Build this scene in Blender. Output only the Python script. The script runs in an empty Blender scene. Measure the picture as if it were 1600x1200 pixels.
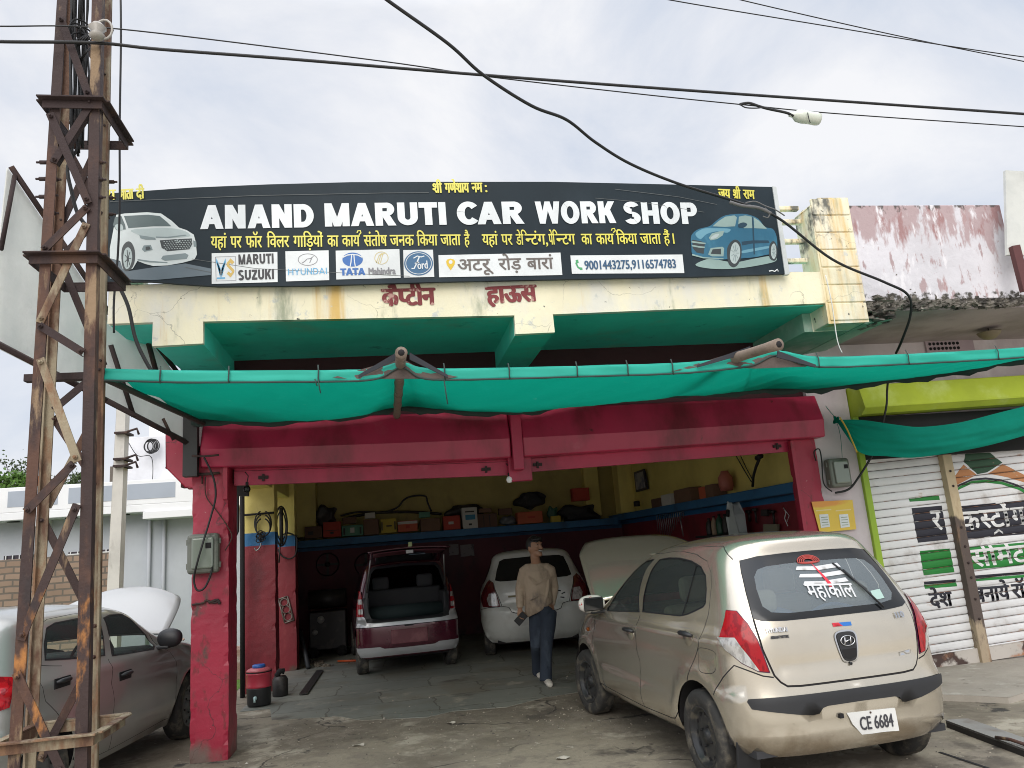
import bpy, bmesh, math, random, os
import numpy as np
from mathutils import Vector, Matrix, geometry
R = math.radians
random.seed(7)
C = bpy.context.scene.collection
SC = bpy.context.scene

# ------------------------------------------------------------------ camera
FPX = 1195.0
def _n(v): return v / np.linalg.norm(v)
UPV = _n(np.array([-440., -5600., FPX]))
DPV = np.array([-190., 270., FPX]); DPV = _n(DPV - UPV * DPV.dot(UPV))
RTV = np.cross(UPV, DPV)
if RTV[0] < 0: RTV = -RTV
CM = np.stack([RTV, DPV, UPV])           # rows: world X (along the facade), Y (into the shop), Z in camera axes
CAMZ = 1.58
cam = bpy.data.cameras.new('camera')
camo = bpy.data.objects.new('camera', cam); C.objects.link(camo)
cam.sensor_width = 36; cam.lens = 36 * FPX / 1600; cam.clip_end = 2000; cam.clip_start = .05
_bx, _by, _bz = CM @ np.array([1, 0, 0]), CM @ np.array([0, -1, 0]), CM @ np.array([0, 0, -1])
camo.matrix_world = Matrix(((_bx[0], _by[0], _bz[0], 0), (_bx[1], _by[1], _bz[1], 0), (_bx[2], _by[2], _bz[2], CAMZ), (0, 0, 0, 1)))
SC.camera = camo
def pt(px, py, X=None, Y=None, Z=None):
    "a measured image point turned into the point where it stands on a plane of the place"
    v = CM @ np.array([px - 800., py - 600., FPX])
    t = Y / v[1] if Y is not None else ((Z - CAMZ) / v[2] if Z is not None else X / v[0])
    return Vector((v[0] * t, v[1] * t, CAMZ + v[2] * t))

# ------------------------------------------------------------------ world, sun, exposure
SUN_EL, SUN_AZ = R(33), R(194)
w = bpy.data.worlds.new('World'); SC.world = w; w.use_nodes = True
nt = w.node_tree; nd = nt.nodes; lk = nt.links
bg = nd['Background']; bg.inputs['Strength'].default_value = 0.1
sky = nd.new('ShaderNodeTexSky'); sky.sky_type = 'NISHITA'; sky.sun_disc = False
sky.sun_elevation = SUN_EL; sky.sun_rotation = SUN_AZ; sky.dust_density = 3; sky.air_density = 1.2
tc = nd.new('ShaderNodeTexCoord')
mp = nd.new('ShaderNodeMapping'); mp.inputs['Scale'].default_value = (1, 1, 1.5); mp.inputs['Location'].default_value = (3.1, 1.7, .4)
lk.new(tc.outputs['Generated'], mp.inputs['Vector'])
nz = nd.new('ShaderNodeTexNoise'); nz.inputs['Scale'].default_value = 2.4; nz.inputs['Detail'].default_value = 9; nz.inputs['Roughness'].default_value = .60; nz.inputs['Distortion'].default_value = .35
lk.new(mp.outputs[0], nz.inputs['Vector'])
rp = nd.new('ShaderNodeValToRGB'); rp.color_ramp.elements[0].position = .36; rp.color_ramp.elements[1].position = .62
rp.color_ramp.elements[0].color = (5.2, 5.65, 6.5, 1); rp.color_ramp.elements[1].color = (7.4, 7.42, 7.6, 1)
e_ = rp.color_ramp.elements.new(.5); e_.color = (6.35, 6.55, 7.05, 1)
lk.new(nz.outputs['Fac'], rp.inputs['Fac'])
# cloud deck grows brighter towards the zenith (overcast sky)
sx = nd.new('ShaderNodeSeparateXYZ'); lk.new(tc.outputs['Generated'], sx.inputs[0])
mr = nd.new('ShaderNodeMapRange'); mr.inputs['From Min'].default_value = .62; mr.inputs['From Max'].default_value = 1
mr.inputs['To Min'].default_value = 1; mr.inputs['To Max'].default_value = 3.6; lk.new(sx.outputs['Z'], mr.inputs['Value'])
vm = nd.new('ShaderNodeVectorMath'); vm.operation = 'SCALE'; lk.new(rp.outputs['Color'], vm.inputs[0]); lk.new(mr.outputs[0], vm.inputs['Scale'])
mx = nd.new('ShaderNodeMix'); mx.data_type = 'RGBA'; mx.inputs['Factor'].default_value = .93
lk.new(sky.outputs[0], mx.inputs['A']); lk.new(vm.outputs[0], mx.inputs['B']); lk.new(mx.outputs['Result'], bg.inputs['Color'])
sl = bpy.data.lights.new('sun', 'SUN'); sl.energy = 1.5; sl.angle = R(45); sl.color = (1, .96, .9)
so = bpy.data.objects.new('sun', sl); C.objects.link(so)
_sd = Vector((math.sin(SUN_AZ) * math.cos(SUN_EL), math.cos(SUN_AZ) * math.cos(SUN_EL), math.sin(SUN_EL)))
so.rotation_euler = _sd.to_track_quat('Z', 'Y').to_euler(); so.location = (0, -10, 20)
SC.view_settings.view_transform = 'Standard'; SC.view_settings.look = 'None'
SC.view_settings.exposure = 0.4; SC.view_settings.gamma = 1
SC.render.engine = 'CYCLES'
SC.cycles.use_denoising = True; SC.cycles.filter_width = 1.0
SC.cycles.max_bounces = 10; SC.cycles.diffuse_bounces = 5; SC.cycles.transparent_max_bounces = 24

# ------------------------------------------------------------------ materials
def mat(name, c, r=.6, layers=(), bump=0., bsc=60., metal=0., coat=0., var=.06, vsc=1.5, spec=.5, alpha=1, trans=0., stripes=None, emit=0):
    """layers: (colour, scale, lo, hi, z-stretch [, zmin, zmax]) noise patches of another real colour; stripes: [(z, colour)] bands painted by height"""
    m = bpy.data.materials.new(name); m.use_nodes = True
    nt = m.node_tree; nd = nt.nodes; lk = nt.links; p = nd['Principled BSDF']
    tc = nd.new('ShaderNodeTexCoord'); co = tc.outputs['Object']
    def noise(sc, zs=1., det=6., off=0):
        mp = nd.new('ShaderNodeMapping'); mp.inputs['Scale'].default_value = (1, 1, zs); mp.inputs['Location'].default_value = (off, off * .7, off * 1.3)
        lk.new(co, mp.inputs['Vector'])
        n = nd.new('ShaderNodeTexNoise'); n.inputs['Scale'].default_value = sc; n.inputs['Detail'].default_value = det; n.inputs['Roughness'].default_value = .62
        lk.new(mp.outputs[0], n.inputs['Vector']); return n.outputs['Fac']
    def mixc(f, a, b):
        x = nd.new('ShaderNodeMix'); x.data_type = 'RGBA'
        if hasattr(f, 'links'): lk.new(f, x.inputs['Factor'])
        else: x.inputs['Factor'].default_value = f
        for s, v in (('A', a), ('B', b)):
            if hasattr(v, 'links'): lk.new(v, x.inputs[s])
            else: x.inputs[s].default_value = (*v, 1)
        return x.outputs['Result']
    def ramp(f, lo, hi):
        x = nd.new('ShaderNodeMapRange'); x.interpolation_type = 'SMOOTHSTEP'
        x.inputs['From Min'].default_value = lo; x.inputs['From Max'].default_value = hi; lk.new(f, x.inputs['Value']); return x.outputs[0]
    col = c
    if stripes:
        s = nd.new('ShaderNodeSeparateXYZ'); lk.new(co, s.inputs[0]); z = s.outputs['Z']
        for zz, cc in stripes: col = mixc(ramp(z, zz - .004, zz + .004), col, cc)
    if var:
        d = tuple(max(0, v) for v in (1 - 3 * var,) * 3); q = nd.new('ShaderNodeMix'); q.data_type = 'RGBA'; q.blend_type = 'MULTIPLY'
        f = ramp(noise(vsc, 1, 8, 3.3), .62, .3); q.inputs['Factor'].default_value = 1
        lk.new(f, q.inputs['Factor']); 
        if hasattr(col, 'links'): lk.new(col, q.inputs['A'])
        else: q.inputs['A'].default_value = (*col, 1)
        q.inputs['B'].default_value = (*d, 1); col = q.outputs['Result']
    for i, L in enumerate(layers):
        cc, sc, lo, hi, zs = L[:5]
        f = noise(sc, zs, 9, 11.7 * (i + 1))
        if len(L) > 5:                       # patches grow denser along a height range
            s = nd.new('ShaderNodeSeparateXYZ'); lk.new(co, s.inputs[0])
            g = ramp(s.outputs['Z'], L[5], L[6]); mm = nd.new('ShaderNodeMath'); mm.operation = 'MULTIPLY_ADD'
            lk.new(g, mm.inputs[0]); mm.inputs[1].default_value = .5; ms = nd.new('ShaderNodeMath'); ms.operation = 'SUBTRACT'; lk.new(f, ms.inputs[0]); ms.inputs[1].default_value = .5
            lk.new(ms.outputs[0], mm.inputs[2]); f = mm.outputs[0]
        f = ramp(f, lo, hi)
        col = mixc(f, col, cc)
    if hasattr(col, 'links'): lk.new(col, p.inputs['Base Color'])
    else: p.inputs['Base Color'].default_value = (*col, 1)
    p.inputs['Roughness'].default_value = r; p.inputs['Metallic'].default_value = metal
    p.inputs['Specular IOR Level'].default_value = spec
    p.inputs['Coat Weight'].default_value = coat; p.inputs['Coat Roughness'].default_value = .08
    p.inputs['Alpha'].default_value = alpha; p.inputs['Transmission Weight'].default_value = trans
    if bump:
        b = nd.new('ShaderNodeBump'); b.inputs['Strength'].default_value = bump; b.inputs['Distance'].default_value = .02
        lk.new(noise(bsc, 1, 8, 5.5), b.inputs['Height']); lk.new(b.outputs[0], p.inputs['Normal'])
    return m
def glass(name, tint, clear=.55, rough=.02, dust_haze=(.01, .012, .012)):
    m = bpy.data.materials.new(name); m.use_nodes = True; nt = m.node_tree; nd = nt.nodes; lk = nt.links
    out = nd['Material Output']; p = nd['Principled BSDF']; p.inputs['Base Color'].default_value = (*dust_haze, 1); p.inputs['Roughness'].default_value = rough
    p.inputs['Specular IOR Level'].default_value = .8
    t = nd.new('ShaderNodeBsdfTransparent'); t.inputs['Color'].default_value = (*tint, 1)
    x = nd.new('ShaderNodeMixShader'); fr = nd.new('ShaderNodeFresnel'); fr.inputs['IOR'].default_value = 1.6
    mr = nd.new('ShaderNodeMapRange'); mr.inputs['To Min'].default_value = 1 - clear; mr.inputs['To Max'].default_value = 1; lk.new(fr.outputs[0], mr.inputs['Value'])
    lk.new(mr.outputs[0], x.inputs[0]); lk.new(t.outputs[0], x.inputs[1]); lk.new(p.outputs[0], x.inputs[2]); lk.new(x.outputs[0], out.inputs['Surface'])
    return m
def cloth(name, c, tl=.5, layers=()):
    m = mat(name, c, .9, layers, bump=.5, bsc=9, var=.06, spec=.15); nt = m.node_tree; nd = nt.nodes; lk = nt.links
    t = nd.new('ShaderNodeBsdfTranslucent'); t.inputs['Color'].default_value = (*[min(1, v * 1.5) for v in c], 1)
    x = nd.new('ShaderNodeMixShader'); x.inputs[0].default_value = tl
    lk.new(nd['Principled BSDF'].outputs[0], x.inputs[1]); lk.new(t.outputs[0], x.inputs[2]); lk.new(x.outputs[0], nd['Material Output'].inputs['Surface'])
    return m

# ------------------------------------------------------------------ mesh helpers
class MB:
    def __init__(s): s.v = []; s.f = []; s.sm = []
    def add(s, vs, fs, smooth=False):
        o = len(s.v); s.v += [Vector(v) for v in vs]; s.f += [tuple(i + o for i in f) for f in fs]; s.sm += [smooth] * len(fs); return s
    def box(s, a, b, rot=None, cen=None):
        (x0, y0, z0), (x1, y1, z1) = a, b
        vs = [Vector(p) for p in ((x0, y0, z0), (x1, y0, z0), (x1, y1, z0), (x0, y1, z0), (x0, y0, z1), (x1, y0, z1), (x1, y1, z1), (x0, y1, z1))]
        if rot:
            m = rot if not isinstance(rot, (int, float)) else Matrix.Rotation(rot, 3, 'Z')
            cc = Vector(cen) if cen else sum(vs, Vector()) / 8
            vs = [m @ (v - cc) + cc for v in vs]
        return s.add(vs, [(0, 3, 2, 1), (4, 5, 6, 7), (0, 1, 5, 4), (1, 2, 6, 5), (2, 3, 7, 6), (3, 0, 4, 7)])
    def prism(s, pts, d):
        "closed polygon (3-D points) pushed along d"
        n = len(pts); P = [Vector(p) for p in pts]; d = Vector(d)
        tris = geometry.tessellate_polygon([P])
        nrm = Vector()
        for i in range(n): nrm += P[i].cross(P[(i + 1) % n])
        fs = []
        for t in tris:
            t = tuple(t); k = (P[t[1]] - P[t[0]]).cross(P[t[2]] - P[t[0]])
            if k.dot(d) > 0: t = t[::-1]
            fs.append(t); fs.append(tuple(i + n for i in t[::-1]))
        for i in range(n):
            j = (i + 1) % n
            q = (i, j, j + n, i + n) if nrm.dot(d) < 0 else (j, i, i + n, j + n)
            fs.append(q)
        return s.add(P + [p + d for p in P], fs)
    def tube(s, path, r, n=8, cap=True, ell=1.):
        P = [Vector(p) for p in path]; k = len(P); rs = r if isinstance(r, (list, tuple)) else [r] * k
        vs = []; up = None
        for i, p in enumerate(P):
            t = (P[min(i + 1, k - 1)] - P[max(i - 1, 0)]).normalized()
            if up is None:
                up = Vector((0, 0, 1)) if abs(t.z) < .9 else Vector((0, 1, 0))
            a = t.cross(up).normalized(); b = a.cross(t).normalized(); up = b
            for j in range(n):
                h = 2 * math.pi * j / n; vs.append(p + a * (rs[i] * math.cos(h)) + b * (rs[i] * ell * math.sin(h)))
        fs = [(i * n + j, i * n + (j + 1) % n, (i + 1) * n + (j + 1) % n, (i + 1) * n + j) for i in range(k - 1) for j in range(n)]
        if cap: fs += [tuple(range(n))[::-1], tuple((k - 1) * n + j for j in range(n))]
        return s.add(vs, fs, True)
    def lathe(s, prof, n=20, cen=(0, 0, 0), axis='Z', cap=True):
        "prof: (radius, height) pairs"
        vs = []; k = len(prof); c = Vector(cen)
        for r_, h in prof:
            for j in range(n):
                a = 2 * math.pi * j / n; x, y = r_ * math.cos(a), r_ * math.sin(a)
                vs.append(c + Vector({'Z': (x, y, h), 'Y': (x, h, -y), 'X': (h, x, y)}[axis]))
        fs = [(i * n + j, i * n + (j + 1) % n, (i + 1) * n + (j + 1) % n, (i + 1) * n + j) for i in range(k - 1) for j in range(n)]
        if cap: fs += [tuple(range(n))[::-1], tuple((k - 1) * n + j for j in range(n))]
        return s.add(vs, fs, True)
    def grid(s, f, nu, nv, smooth=True, thick=None):
        vs = [f(i / nu, j / nv) for i in range(nu + 1) for j in range(nv + 1)]; m = nv + 1
        return s.add(vs, [(i * m + j, (i + 1) * m + j, (i + 1) * m + j + 1, i * m + j + 1) for i in range(nu) for j in range(nv)], smooth)
    def build(s, name, m, par=None, bev=0, seg=2, loc=None, kind=None, solid=0, sub=0):
        me = bpy.data.meshes.new(name); org = Vector()
        p = par
        while p is not None: org += p.location; p = p.parent
        if par is None and loc is not None: org = Vector(loc)
        if LOCAL: org = Vector()
        me.from_pydata([v - org for v in s.v], [], s.f); me.update()
        me.polygons.foreach_set('use_smooth', s.sm)
        me.materials.append(m)
        o = bpy.data.objects.new(name, me); C.objects.link(o)
        if par is not None: o.parent = par
        elif loc is not None: o.location = loc
        if solid: k = o.modifiers.new('solid', 'SOLIDIFY'); k.thickness = solid; k.offset = 0
        if bev: k = o.modifiers.new('bevel', 'BEVEL'); k.width = bev; k.segments = seg; k.limit_method = 'ANGLE'; k.angle_limit = R(40)
        if sub: k = o.modifiers.new('sub', 'SUBSURF'); k.levels = sub; k.render_levels = sub
        if kind: o['kind'] = kind
        return o
LOCAL = False
def thing(name, label, cat, loc=(0, 0, 0), group=None, rz=0):
    o = bpy.data.objects.new(name, None); C.objects.link(o); o.location = loc; o.rotation_euler = (0, 0, rz)
    o['label'] = label; o['category'] = cat; o.empty_display_size = .2
    if group: o['group'] = group
    return o
def tag(o, label, cat, group=None):
    o['label'] = label; o['category'] = cat
    if group: o['group'] = group
    return o
def struct(o): o['kind'] = 'structure'; return o
def spline(P, n=8, closed=False):
    P = [Vector(p) for p in P]; k = len(P); out = []
    for i in range(k if closed else k - 1):
        a, b, c, d = (P[(i - 1) % k] if closed or i else P[0]), P[i], P[(i + 1) % k], (P[(i + 2) % k] if closed or i < k - 2 else P[-1])
        for j in range(n):
            t = j / n
            out.append(.5 * ((2 * b) + (c - a) * t + (2 * a - 5 * b + 4 * c - d) * t * t + (3 * b - a - 3 * c + d) * t ** 3))
    if not closed: out.append(P[-1])
    return out
def pxs(pts, Y, n=0, closed=False):
    "image points standing on the plane Y"
    P = [pt(p[0], p[1], Y=(p[2] if len(p) > 2 else Y)) for p in pts]
    return spline(P, n, closed) if n else P

from mathutils import noise as mnoise
def rough_box(a, b, step=.07, amp=.006, chip=.0, seed=0):
    "a hand-plastered box: faces cut into a grid and knocked a little out of true, corners worn back"
    bm = bmesh.new(); (x0, y0, z0), (x1, y1, z1) = a, b; L = (x1 - x0, y1 - y0, z1 - z0); mb = MB(); idx = {}
    n = [max(1, min(70, int(l / step))) for l in L]
    def P(i, j, k):
        q = (i, j, k)
        if q not in idx:
            f = [i / n[0], j / n[1], k / n[2]]; p = Vector((x0 + L[0] * f[0], y0 + L[1] * f[1], z0 + L[2] * f[2])); s = p * 3.1 + Vector((seed, 0, 0))
            d = Vector((mnoise.noise(s), mnoise.noise(s + Vector((9, 3, 1))), mnoise.noise(s + Vector((2, 7, 5))))) * amp + Vector((mnoise.noise(s * 6), mnoise.noise(s * 6 + Vector((9, 3, 1))), 0)) * amp * .4
            e = sum(1 for t, m_ in zip((i, j, k), n) if t in (0, m_))
            if e >= 2 and chip:
                h = mnoise.noise(p * 9 + Vector((seed, 5, 2)))
                if h > .12:
                    cc = Vector(((x0 + x1) / 2, (y0 + y1) / 2, p.z)); v = (cc - p); v.z = 0; d += v.normalized() * chip * (h - .12) * 3
            idx[q] = len(mb.v); mb.v.append(p + d)
        return idx[q]
    def face(f, na, nb):
        for u in range(na):
            for v in range(nb): mb.f.append((f(u, v), f(u + 1, v), f(u + 1, v + 1), f(u, v + 1))); mb.sm.append(False)
    face(lambda u, v: P(u, 0, v), n[0], n[2]); face(lambda u, v: P(n[0] - u, n[1], v), n[0], n[2]); face(lambda u, v: P(0, n[1] - u, v), n[1], n[2]); face(lambda u, v: P(n[0], u, v), n[1], n[2]); face(lambda u, v: P(u, v, n[2]), n[0], n[1]); face(lambda u, v: P(u, n[1] - v, 0), n[0], n[1])
    return mb
# ------------------------------------------------------------------ lettering
_tc = {}
def glyphs(s, latin=True, clip=0):
    "clip: keep only that share of the width (the half form of a letter)"
    k = (s, latin, clip)
    if k not in _tc:
        cu = bpy.data.curves.new('lettering', 'FONT'); cu.body = s; cu.fill_mode = 'FRONT'; cu.resolution_u = 3
        
        o = bpy.data.objects.new('lettering', cu); C.objects.link(o)
        dg = bpy.context.evaluated_depsgraph_get(); dg.update()
        me = bpy.data.meshes.new_from_object(o.evaluated_get(dg))
        if clip:
            bm = bmesh.new(); bm.from_mesh(me); xs = [v.co.x for v in bm.verts]
            bmesh.ops.bisect_plane(bm, geom=bm.verts[:] + bm.edges[:] + bm.faces[:], plane_co=(min(xs) + clip * (max(xs) - min(xs)), 0, 0), plane_no=(1, 0, 0), clear_outer=True)
            bm.to_mesh(me); bm.free()
        vs = [v.co.copy() for v in me.vertices]; fs = [tuple(p.vertices) for p in me.polygons]
        bpy.data.objects.remove(o); bpy.data.meshes.remove(me); bpy.data.curves.remove(cu)
        par = list(range(len(vs)))
        def root(i):
            while par[i] != i: par[i] = par[par[i]]; i = par[i]
            return i
        for f in fs:
            for i in f[1:]: par[root(i)] = root(f[0])
        ids = {}
        for i, v in enumerate(vs): v.z = .00003 * (ids.setdefault(root(i), len(ids)) % 9)
        _tc[k] = (vs, fs)
    return _tc[k]
def text(mb, s, p0, p1, h, latin=True, bold=0, nrm=(0, -1, 0), lift=.004, up=None, clip=0):
    """words laid from p0 to p1 (3-D baseline points), letter height h for a 0.72-em capital, struck several times for weight"""
    vs, fs = glyphs(s, latin, clip)
    p0, p1, nrm = Vector(p0), Vector(p1), Vector(nrm).normalized()
    x0 = min(v.x for v in vs); x1 = max(v.x for v in vs)
    ux = (p1 - p0).normalized(); uy = Vector(up) if up else nrm.cross(ux).normalized()
    sx = (p1 - p0).length / (x1 - x0); sy = h / .72
    offs = [(0, 0)]
    if bold: offs += [(bold * math.cos(a), bold * .55 * math.sin(a)) for a in [i * math.pi / 4 for i in range(8)]]
    for k, (dx, dy) in enumerate(offs):
        P = [p0 + ux * ((v.x - x0) * sx + dx) + uy * (v.y * sy + dy) + nrm * (lift + v.z + k * .0003) for v in vs]
        mb.add(P, fs)
    return mb
def flat(mb, pts, nrm=(0, -1, 0), lift=.004):
    P = [Vector(p) + Vector(nrm) * lift for p in pts]; n = Vector(nrm)
    fs = []
    for t in geometry.tessellate_polygon([P]):
        t = tuple(t)
        if (P[t[1]] - P[t[0]]).cross(P[t[2]] - P[t[0]]).dot(n) < 0: t = t[::-1]
        fs.append(t)
    return mb.add(P, fs)

def block_glyph(ch, w_):
    "heavy capitals drawn as strokes in a box one unit high; returns quads and the advance width"
    q = []; 
    def bar(a, b, t=None):
        t = t or w_; (x0, y0), (x1, y1) = a, b; q.append([(x0 - t / 2, y0), (x0 + t / 2, y0), (x1 + t / 2, y1), (x1 - t / 2, y1)])
    def rect(x0, y0, x1, y1): q.append([(x0, y0), (x1, y0), (x1, y1), (x0, y1)])
    h = w_ * .82
    def arc(cx, cy, rx, ry, a0, a1, n=16):
        P = [(math.radians(a0 + (a1 - a0) * i / n)) for i in range(n + 1)]
        for a, b in zip(P[:-1], P[1:]):
            q.append([(cx + rx * math.cos(a), cy + ry * math.sin(a)), (cx + rx * math.cos(b), cy + ry * math.sin(b)), (cx + (rx - w_) * math.cos(b), cy + (ry - h) * math.sin(b)), (cx + (rx - w_) * math.cos(a), cy + (ry - h) * math.sin(a))])
    W = .8
    if ch == 'A': W = .9; bar((w_ / 2, 0), (.45, 1)); bar((.9 - w_ / 2, 0), (.45, 1)); rect(.2, .2, .7, .2 + h * .9)
    elif ch == 'N': rect(0, 0, w_, 1); rect(W - w_, 0, W, 1); bar((W - w_ * .5, 0), (w_ * .5, 1), w_ * 1.05)
    elif ch == 'M': W = .95; rect(0, 0, w_ * .95, 1); rect(W - w_ * .95, 0, W, 1); bar((W / 2, 0), (w_ * .5, 1), w_ * .9); bar((W / 2, 0), (W - w_ * .5, 1), w_ * .9)
    elif ch == 'W': W = 1.2; bar((W * .26, 0), (w_ / 2, 1), w_ * .95); bar((W * .26, 0), (W / 2, 1), w_ * .85); bar((W * .74, 0), (W / 2, 1), w_ * .85); bar((W * .74, 0), (W - w_ / 2, 1), w_ * .95)
    elif ch == 'D': W = .8; rect(0, 0, w_, 1); rect(w_, 0, .36, h); rect(w_, 1 - h, .36, 1); arc(.36, .5, .44, .5, -90, 90)
    elif ch in 'RP':
        W = .8; rect(0, 0, w_, 1); rect(w_, 1 - h, .46, 1); y = .42 if ch == 'R' else .36; rect(w_, y, .46, y + h * .85); arc(.46, (1 + y) / 2, .30, (1 - y) / 2, -90, 90)
        if ch == 'R': bar((W - w_ * .5, 0), (.40, y + .05), w_ * 1.1)
        else: W = .76
    elif ch == 'U': rect(0, .36, w_, 1); rect(W - w_, .36, W, 1); arc(W / 2, .36, W / 2, .36, 180, 360)
    elif ch == 'T': W = .74; rect(0, 1 - h, W, 1); rect(W / 2 - w_ / 2, 0, W / 2 + w_ / 2, 1 - h)
    elif ch == 'I': W = w_; rect(0, 0, w_, 1)
    elif ch == 'C': W = .80; arc(.44, .5, .44, .52, 40, 320, 26)
    elif ch == 'O': W = .9; arc(.45, .5, .45, .52, 0, 360, 34)
    elif ch == 'K': rect(0, 0, w_, 1); bar((w_ * .9, .36), (W - w_ * .45, 1), w_ * 1.1); bar((W - w_ * .45, 0), (w_ * 1.5, .58), w_ * 1.1)
    elif ch == 'H': rect(0, 0, w_, 1); rect(W - w_, 0, W, 1); rect(w_, .5 - h / 2, W - w_, .5 + h / 2)
    elif ch == 'Y': bar((W / 2, .42), (w_ / 2, 1)); bar((W / 2, .42), (W - w_ / 2, 1)); rect(W / 2 - w_ / 2, 0, W / 2 + w_ / 2, .46)
    elif ch == 'Z': W = .72; rect(0, 0, W, h); rect(0, 1 - h, W, 1); bar((w_ * .6, h * .9), (W - w_ * .6, 1 - h * .9), w_ * 1.2)
    elif ch == 'E': W = .68; rect(0, 0, w_, 1); rect(w_, 0, W, h); rect(w_, 1 - h, W, 1); rect(w_, .5 - h / 2, W * .92, .5 + h / 2)
    elif ch == 'S':
        W = .76; y1, y2 = .73, .265; arc(.38, y1, .37, .285, 25, 180, 14); arc(.38, y1, .37, .285, 180, 268, 8); arc(.38, y2, .38, .285, 90, 0, 9); arc(.38, y2, .38, .285, 0, -155, 14)
    return q, W
def block_text(mb, s, p0, p1, h, w_=.25, gap=.09, nrm=(0, -1, 0), lift=.006):
    x = 0; Q = []; KERN = {'CA': -.13, 'AR': -.02, 'MA': -.03, 'AN': -.02, 'TI': -.03, 'UT': -.02, 'WO': -.05, 'OR': -.0, 'RK': -.01, 'TA': -.14, 'AT': -.14, 'DA': -.05, 'RU': -.0}
    for n_, ch in enumerate(s):
        x += KERN.get(s[n_ - 1:n_ + 1], 0) if n_ else 0; q, W = block_glyph(ch, w_)
        for i, f in enumerate(q): Q.append(([(x + a, b) for a, b in f], i))
        x += W + gap
    x -= gap; p0, p1, n = Vector(p0), Vector(p1), Vector(nrm); ux = (p1 - p0).normalized(); uy = n.cross(ux).normalized(); k = (p1 - p0).length / x
    for f, i in Q:
        P = [p0 + ux * (a * k) + uy * (b * h) + n * (lift + .00018 * (i % 12)) for a, b in f]
        fc = (0, 1, 2, 3)
        if (P[1] - P[0]).cross(P[2] - P[0]).dot(n) < 0: fc = fc[::-1]
        mb.add(P, [fc])
    return mb
# ================================================================== materials of the place
MAROON = mat('maroon_paint', (.36, .018, .048), .42, [((.46, .045, .09), 1.3, .5, .75, 1), ((.13, .02, .032), 2.2, .58, .78, .35), ((.50, .40, .37), 24, .675, .70, 1), ((.20, .02, .03), 9, .58, .66, .5), ((.10, .05, .045), 4, .62, .72, .6), ((.16, .11, .095), 3.2, .35, .62, .5, .45, .0)], bump=.12, bsc=18)
MAROOND = mat('maroon_shutter', (.42, .022, .070), .38, [((.16, .012, .026), 1.6, .45, .7, .4), ((.05, .015, .018), 7, .66, .74, .5), ((.40, .06, .10), 3, .6, .8, 1)], bump=.06, bsc=25)
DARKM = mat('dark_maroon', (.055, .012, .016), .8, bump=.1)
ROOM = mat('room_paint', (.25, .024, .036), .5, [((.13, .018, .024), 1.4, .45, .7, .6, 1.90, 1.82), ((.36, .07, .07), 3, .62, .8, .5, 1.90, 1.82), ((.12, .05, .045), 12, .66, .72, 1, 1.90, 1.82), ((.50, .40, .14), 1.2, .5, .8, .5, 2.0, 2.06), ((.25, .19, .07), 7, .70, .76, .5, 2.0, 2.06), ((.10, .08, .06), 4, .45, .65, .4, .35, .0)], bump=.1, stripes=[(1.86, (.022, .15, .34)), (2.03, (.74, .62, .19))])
ROOMD = mat('shaded_room_paint', (.12, .02, .03), .6, [((.05, .014, .018), 1.2, .4, .7, .6, 1.9, 1.75), ((.02, .014, .014), 3, .55, .75, .6, 1.9, 1.6), ((.22, .17, .06), 1.0, .5, .75, .6, 2.0, 2.1)], bump=.1, stripes=[(1.80, (.02, .10, .22)), (1.98, (.46, .375, .12))])  # darker copy of ROOM: shade of the garage's depth put into the colour
CEIL = mat('pale_plaster', (.70, .68, .62), .9, bump=.1)
CREAM = mat('cream_limewash', (.86, .80, .59), .85, [((.72, .70, .62), 2.2, .42, .66, .5), ((.66, .45, .16), 3.2, .55, .70, .07), ((.56, .57, .53), 7, .60, .70, 1), ((.12, .12, .10), 17, .67, .70, .9), ((.34, .36, .26), 3.4, .57, .72, .25), ((.30, .18, .07), 6, .66, .76, .08), ((.14, .14, .12), 5, .50, .62, .5, 3.80, 3.87)], bump=.25, bsc=14, var=.03)
TEAL = mat('teal_paint', (.10, .80, .67), .7, [((.22, .56, .44), 1.6, .5, .75, 1), ((.02, .36, .28), 4, .60, .78, 1), ((.3, .5, .42), 12, .68, .72, 1)], bump=.1)
TEALP = mat('faded_teal_paint', (.30, .50, .40), .8, [((.5, .56, .5), 2.5, .45, .7, 1), ((.05, .25, .19), 3, .6, .75, 1)], bump=.12)
PEEL = mat('peeling_limewash', (.66, .64, .68), .9, [((.40, .27, .27), 5.0, .58, .64, .34), ((.34, .20, .20), 3.4, .40, .47, .20, 3.25, 4.55), ((.42, .32, .33), 5.5, .42, .50, .3, 3.2, 4.5), ((.10, .085, .08), 6, .46, .54, .6, 4.25, 4.56), ((.40, .30, .31), 11, .58, .64, .3), ((.72, .70, .73), 9, .56, .66, .35), ((.36, .20, .20), 16, .68, .72, .6), ((.06, .055, .045), 8, .44, .56, 1, 3.72, 3.6)], bump=.35, bsc=16, var=.05)
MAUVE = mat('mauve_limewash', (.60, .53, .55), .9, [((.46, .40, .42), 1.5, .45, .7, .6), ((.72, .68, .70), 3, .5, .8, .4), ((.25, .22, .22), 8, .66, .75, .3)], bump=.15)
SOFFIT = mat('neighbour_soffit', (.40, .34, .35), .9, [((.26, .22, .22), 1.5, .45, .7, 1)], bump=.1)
SPALL = mat('broken_concrete', (.20, .18, .155), .95, [((.05, .045, .04), 7, .45, .6, 1), ((.4, .37, .33), 12, .58, .7, 1)], bump=.9, bsc=18)
LIME = mat('lime_paint', (.40, .50, .03), .6, [((.50, .60, .16), 1.4, .5, .7, 1), ((.20, .42, .15), 2.5, .60, .8, .6)], bump=.08)
LIMED = mat('lime_strip_paint', (.30, .45, .035), .6, bump=.08)
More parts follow.
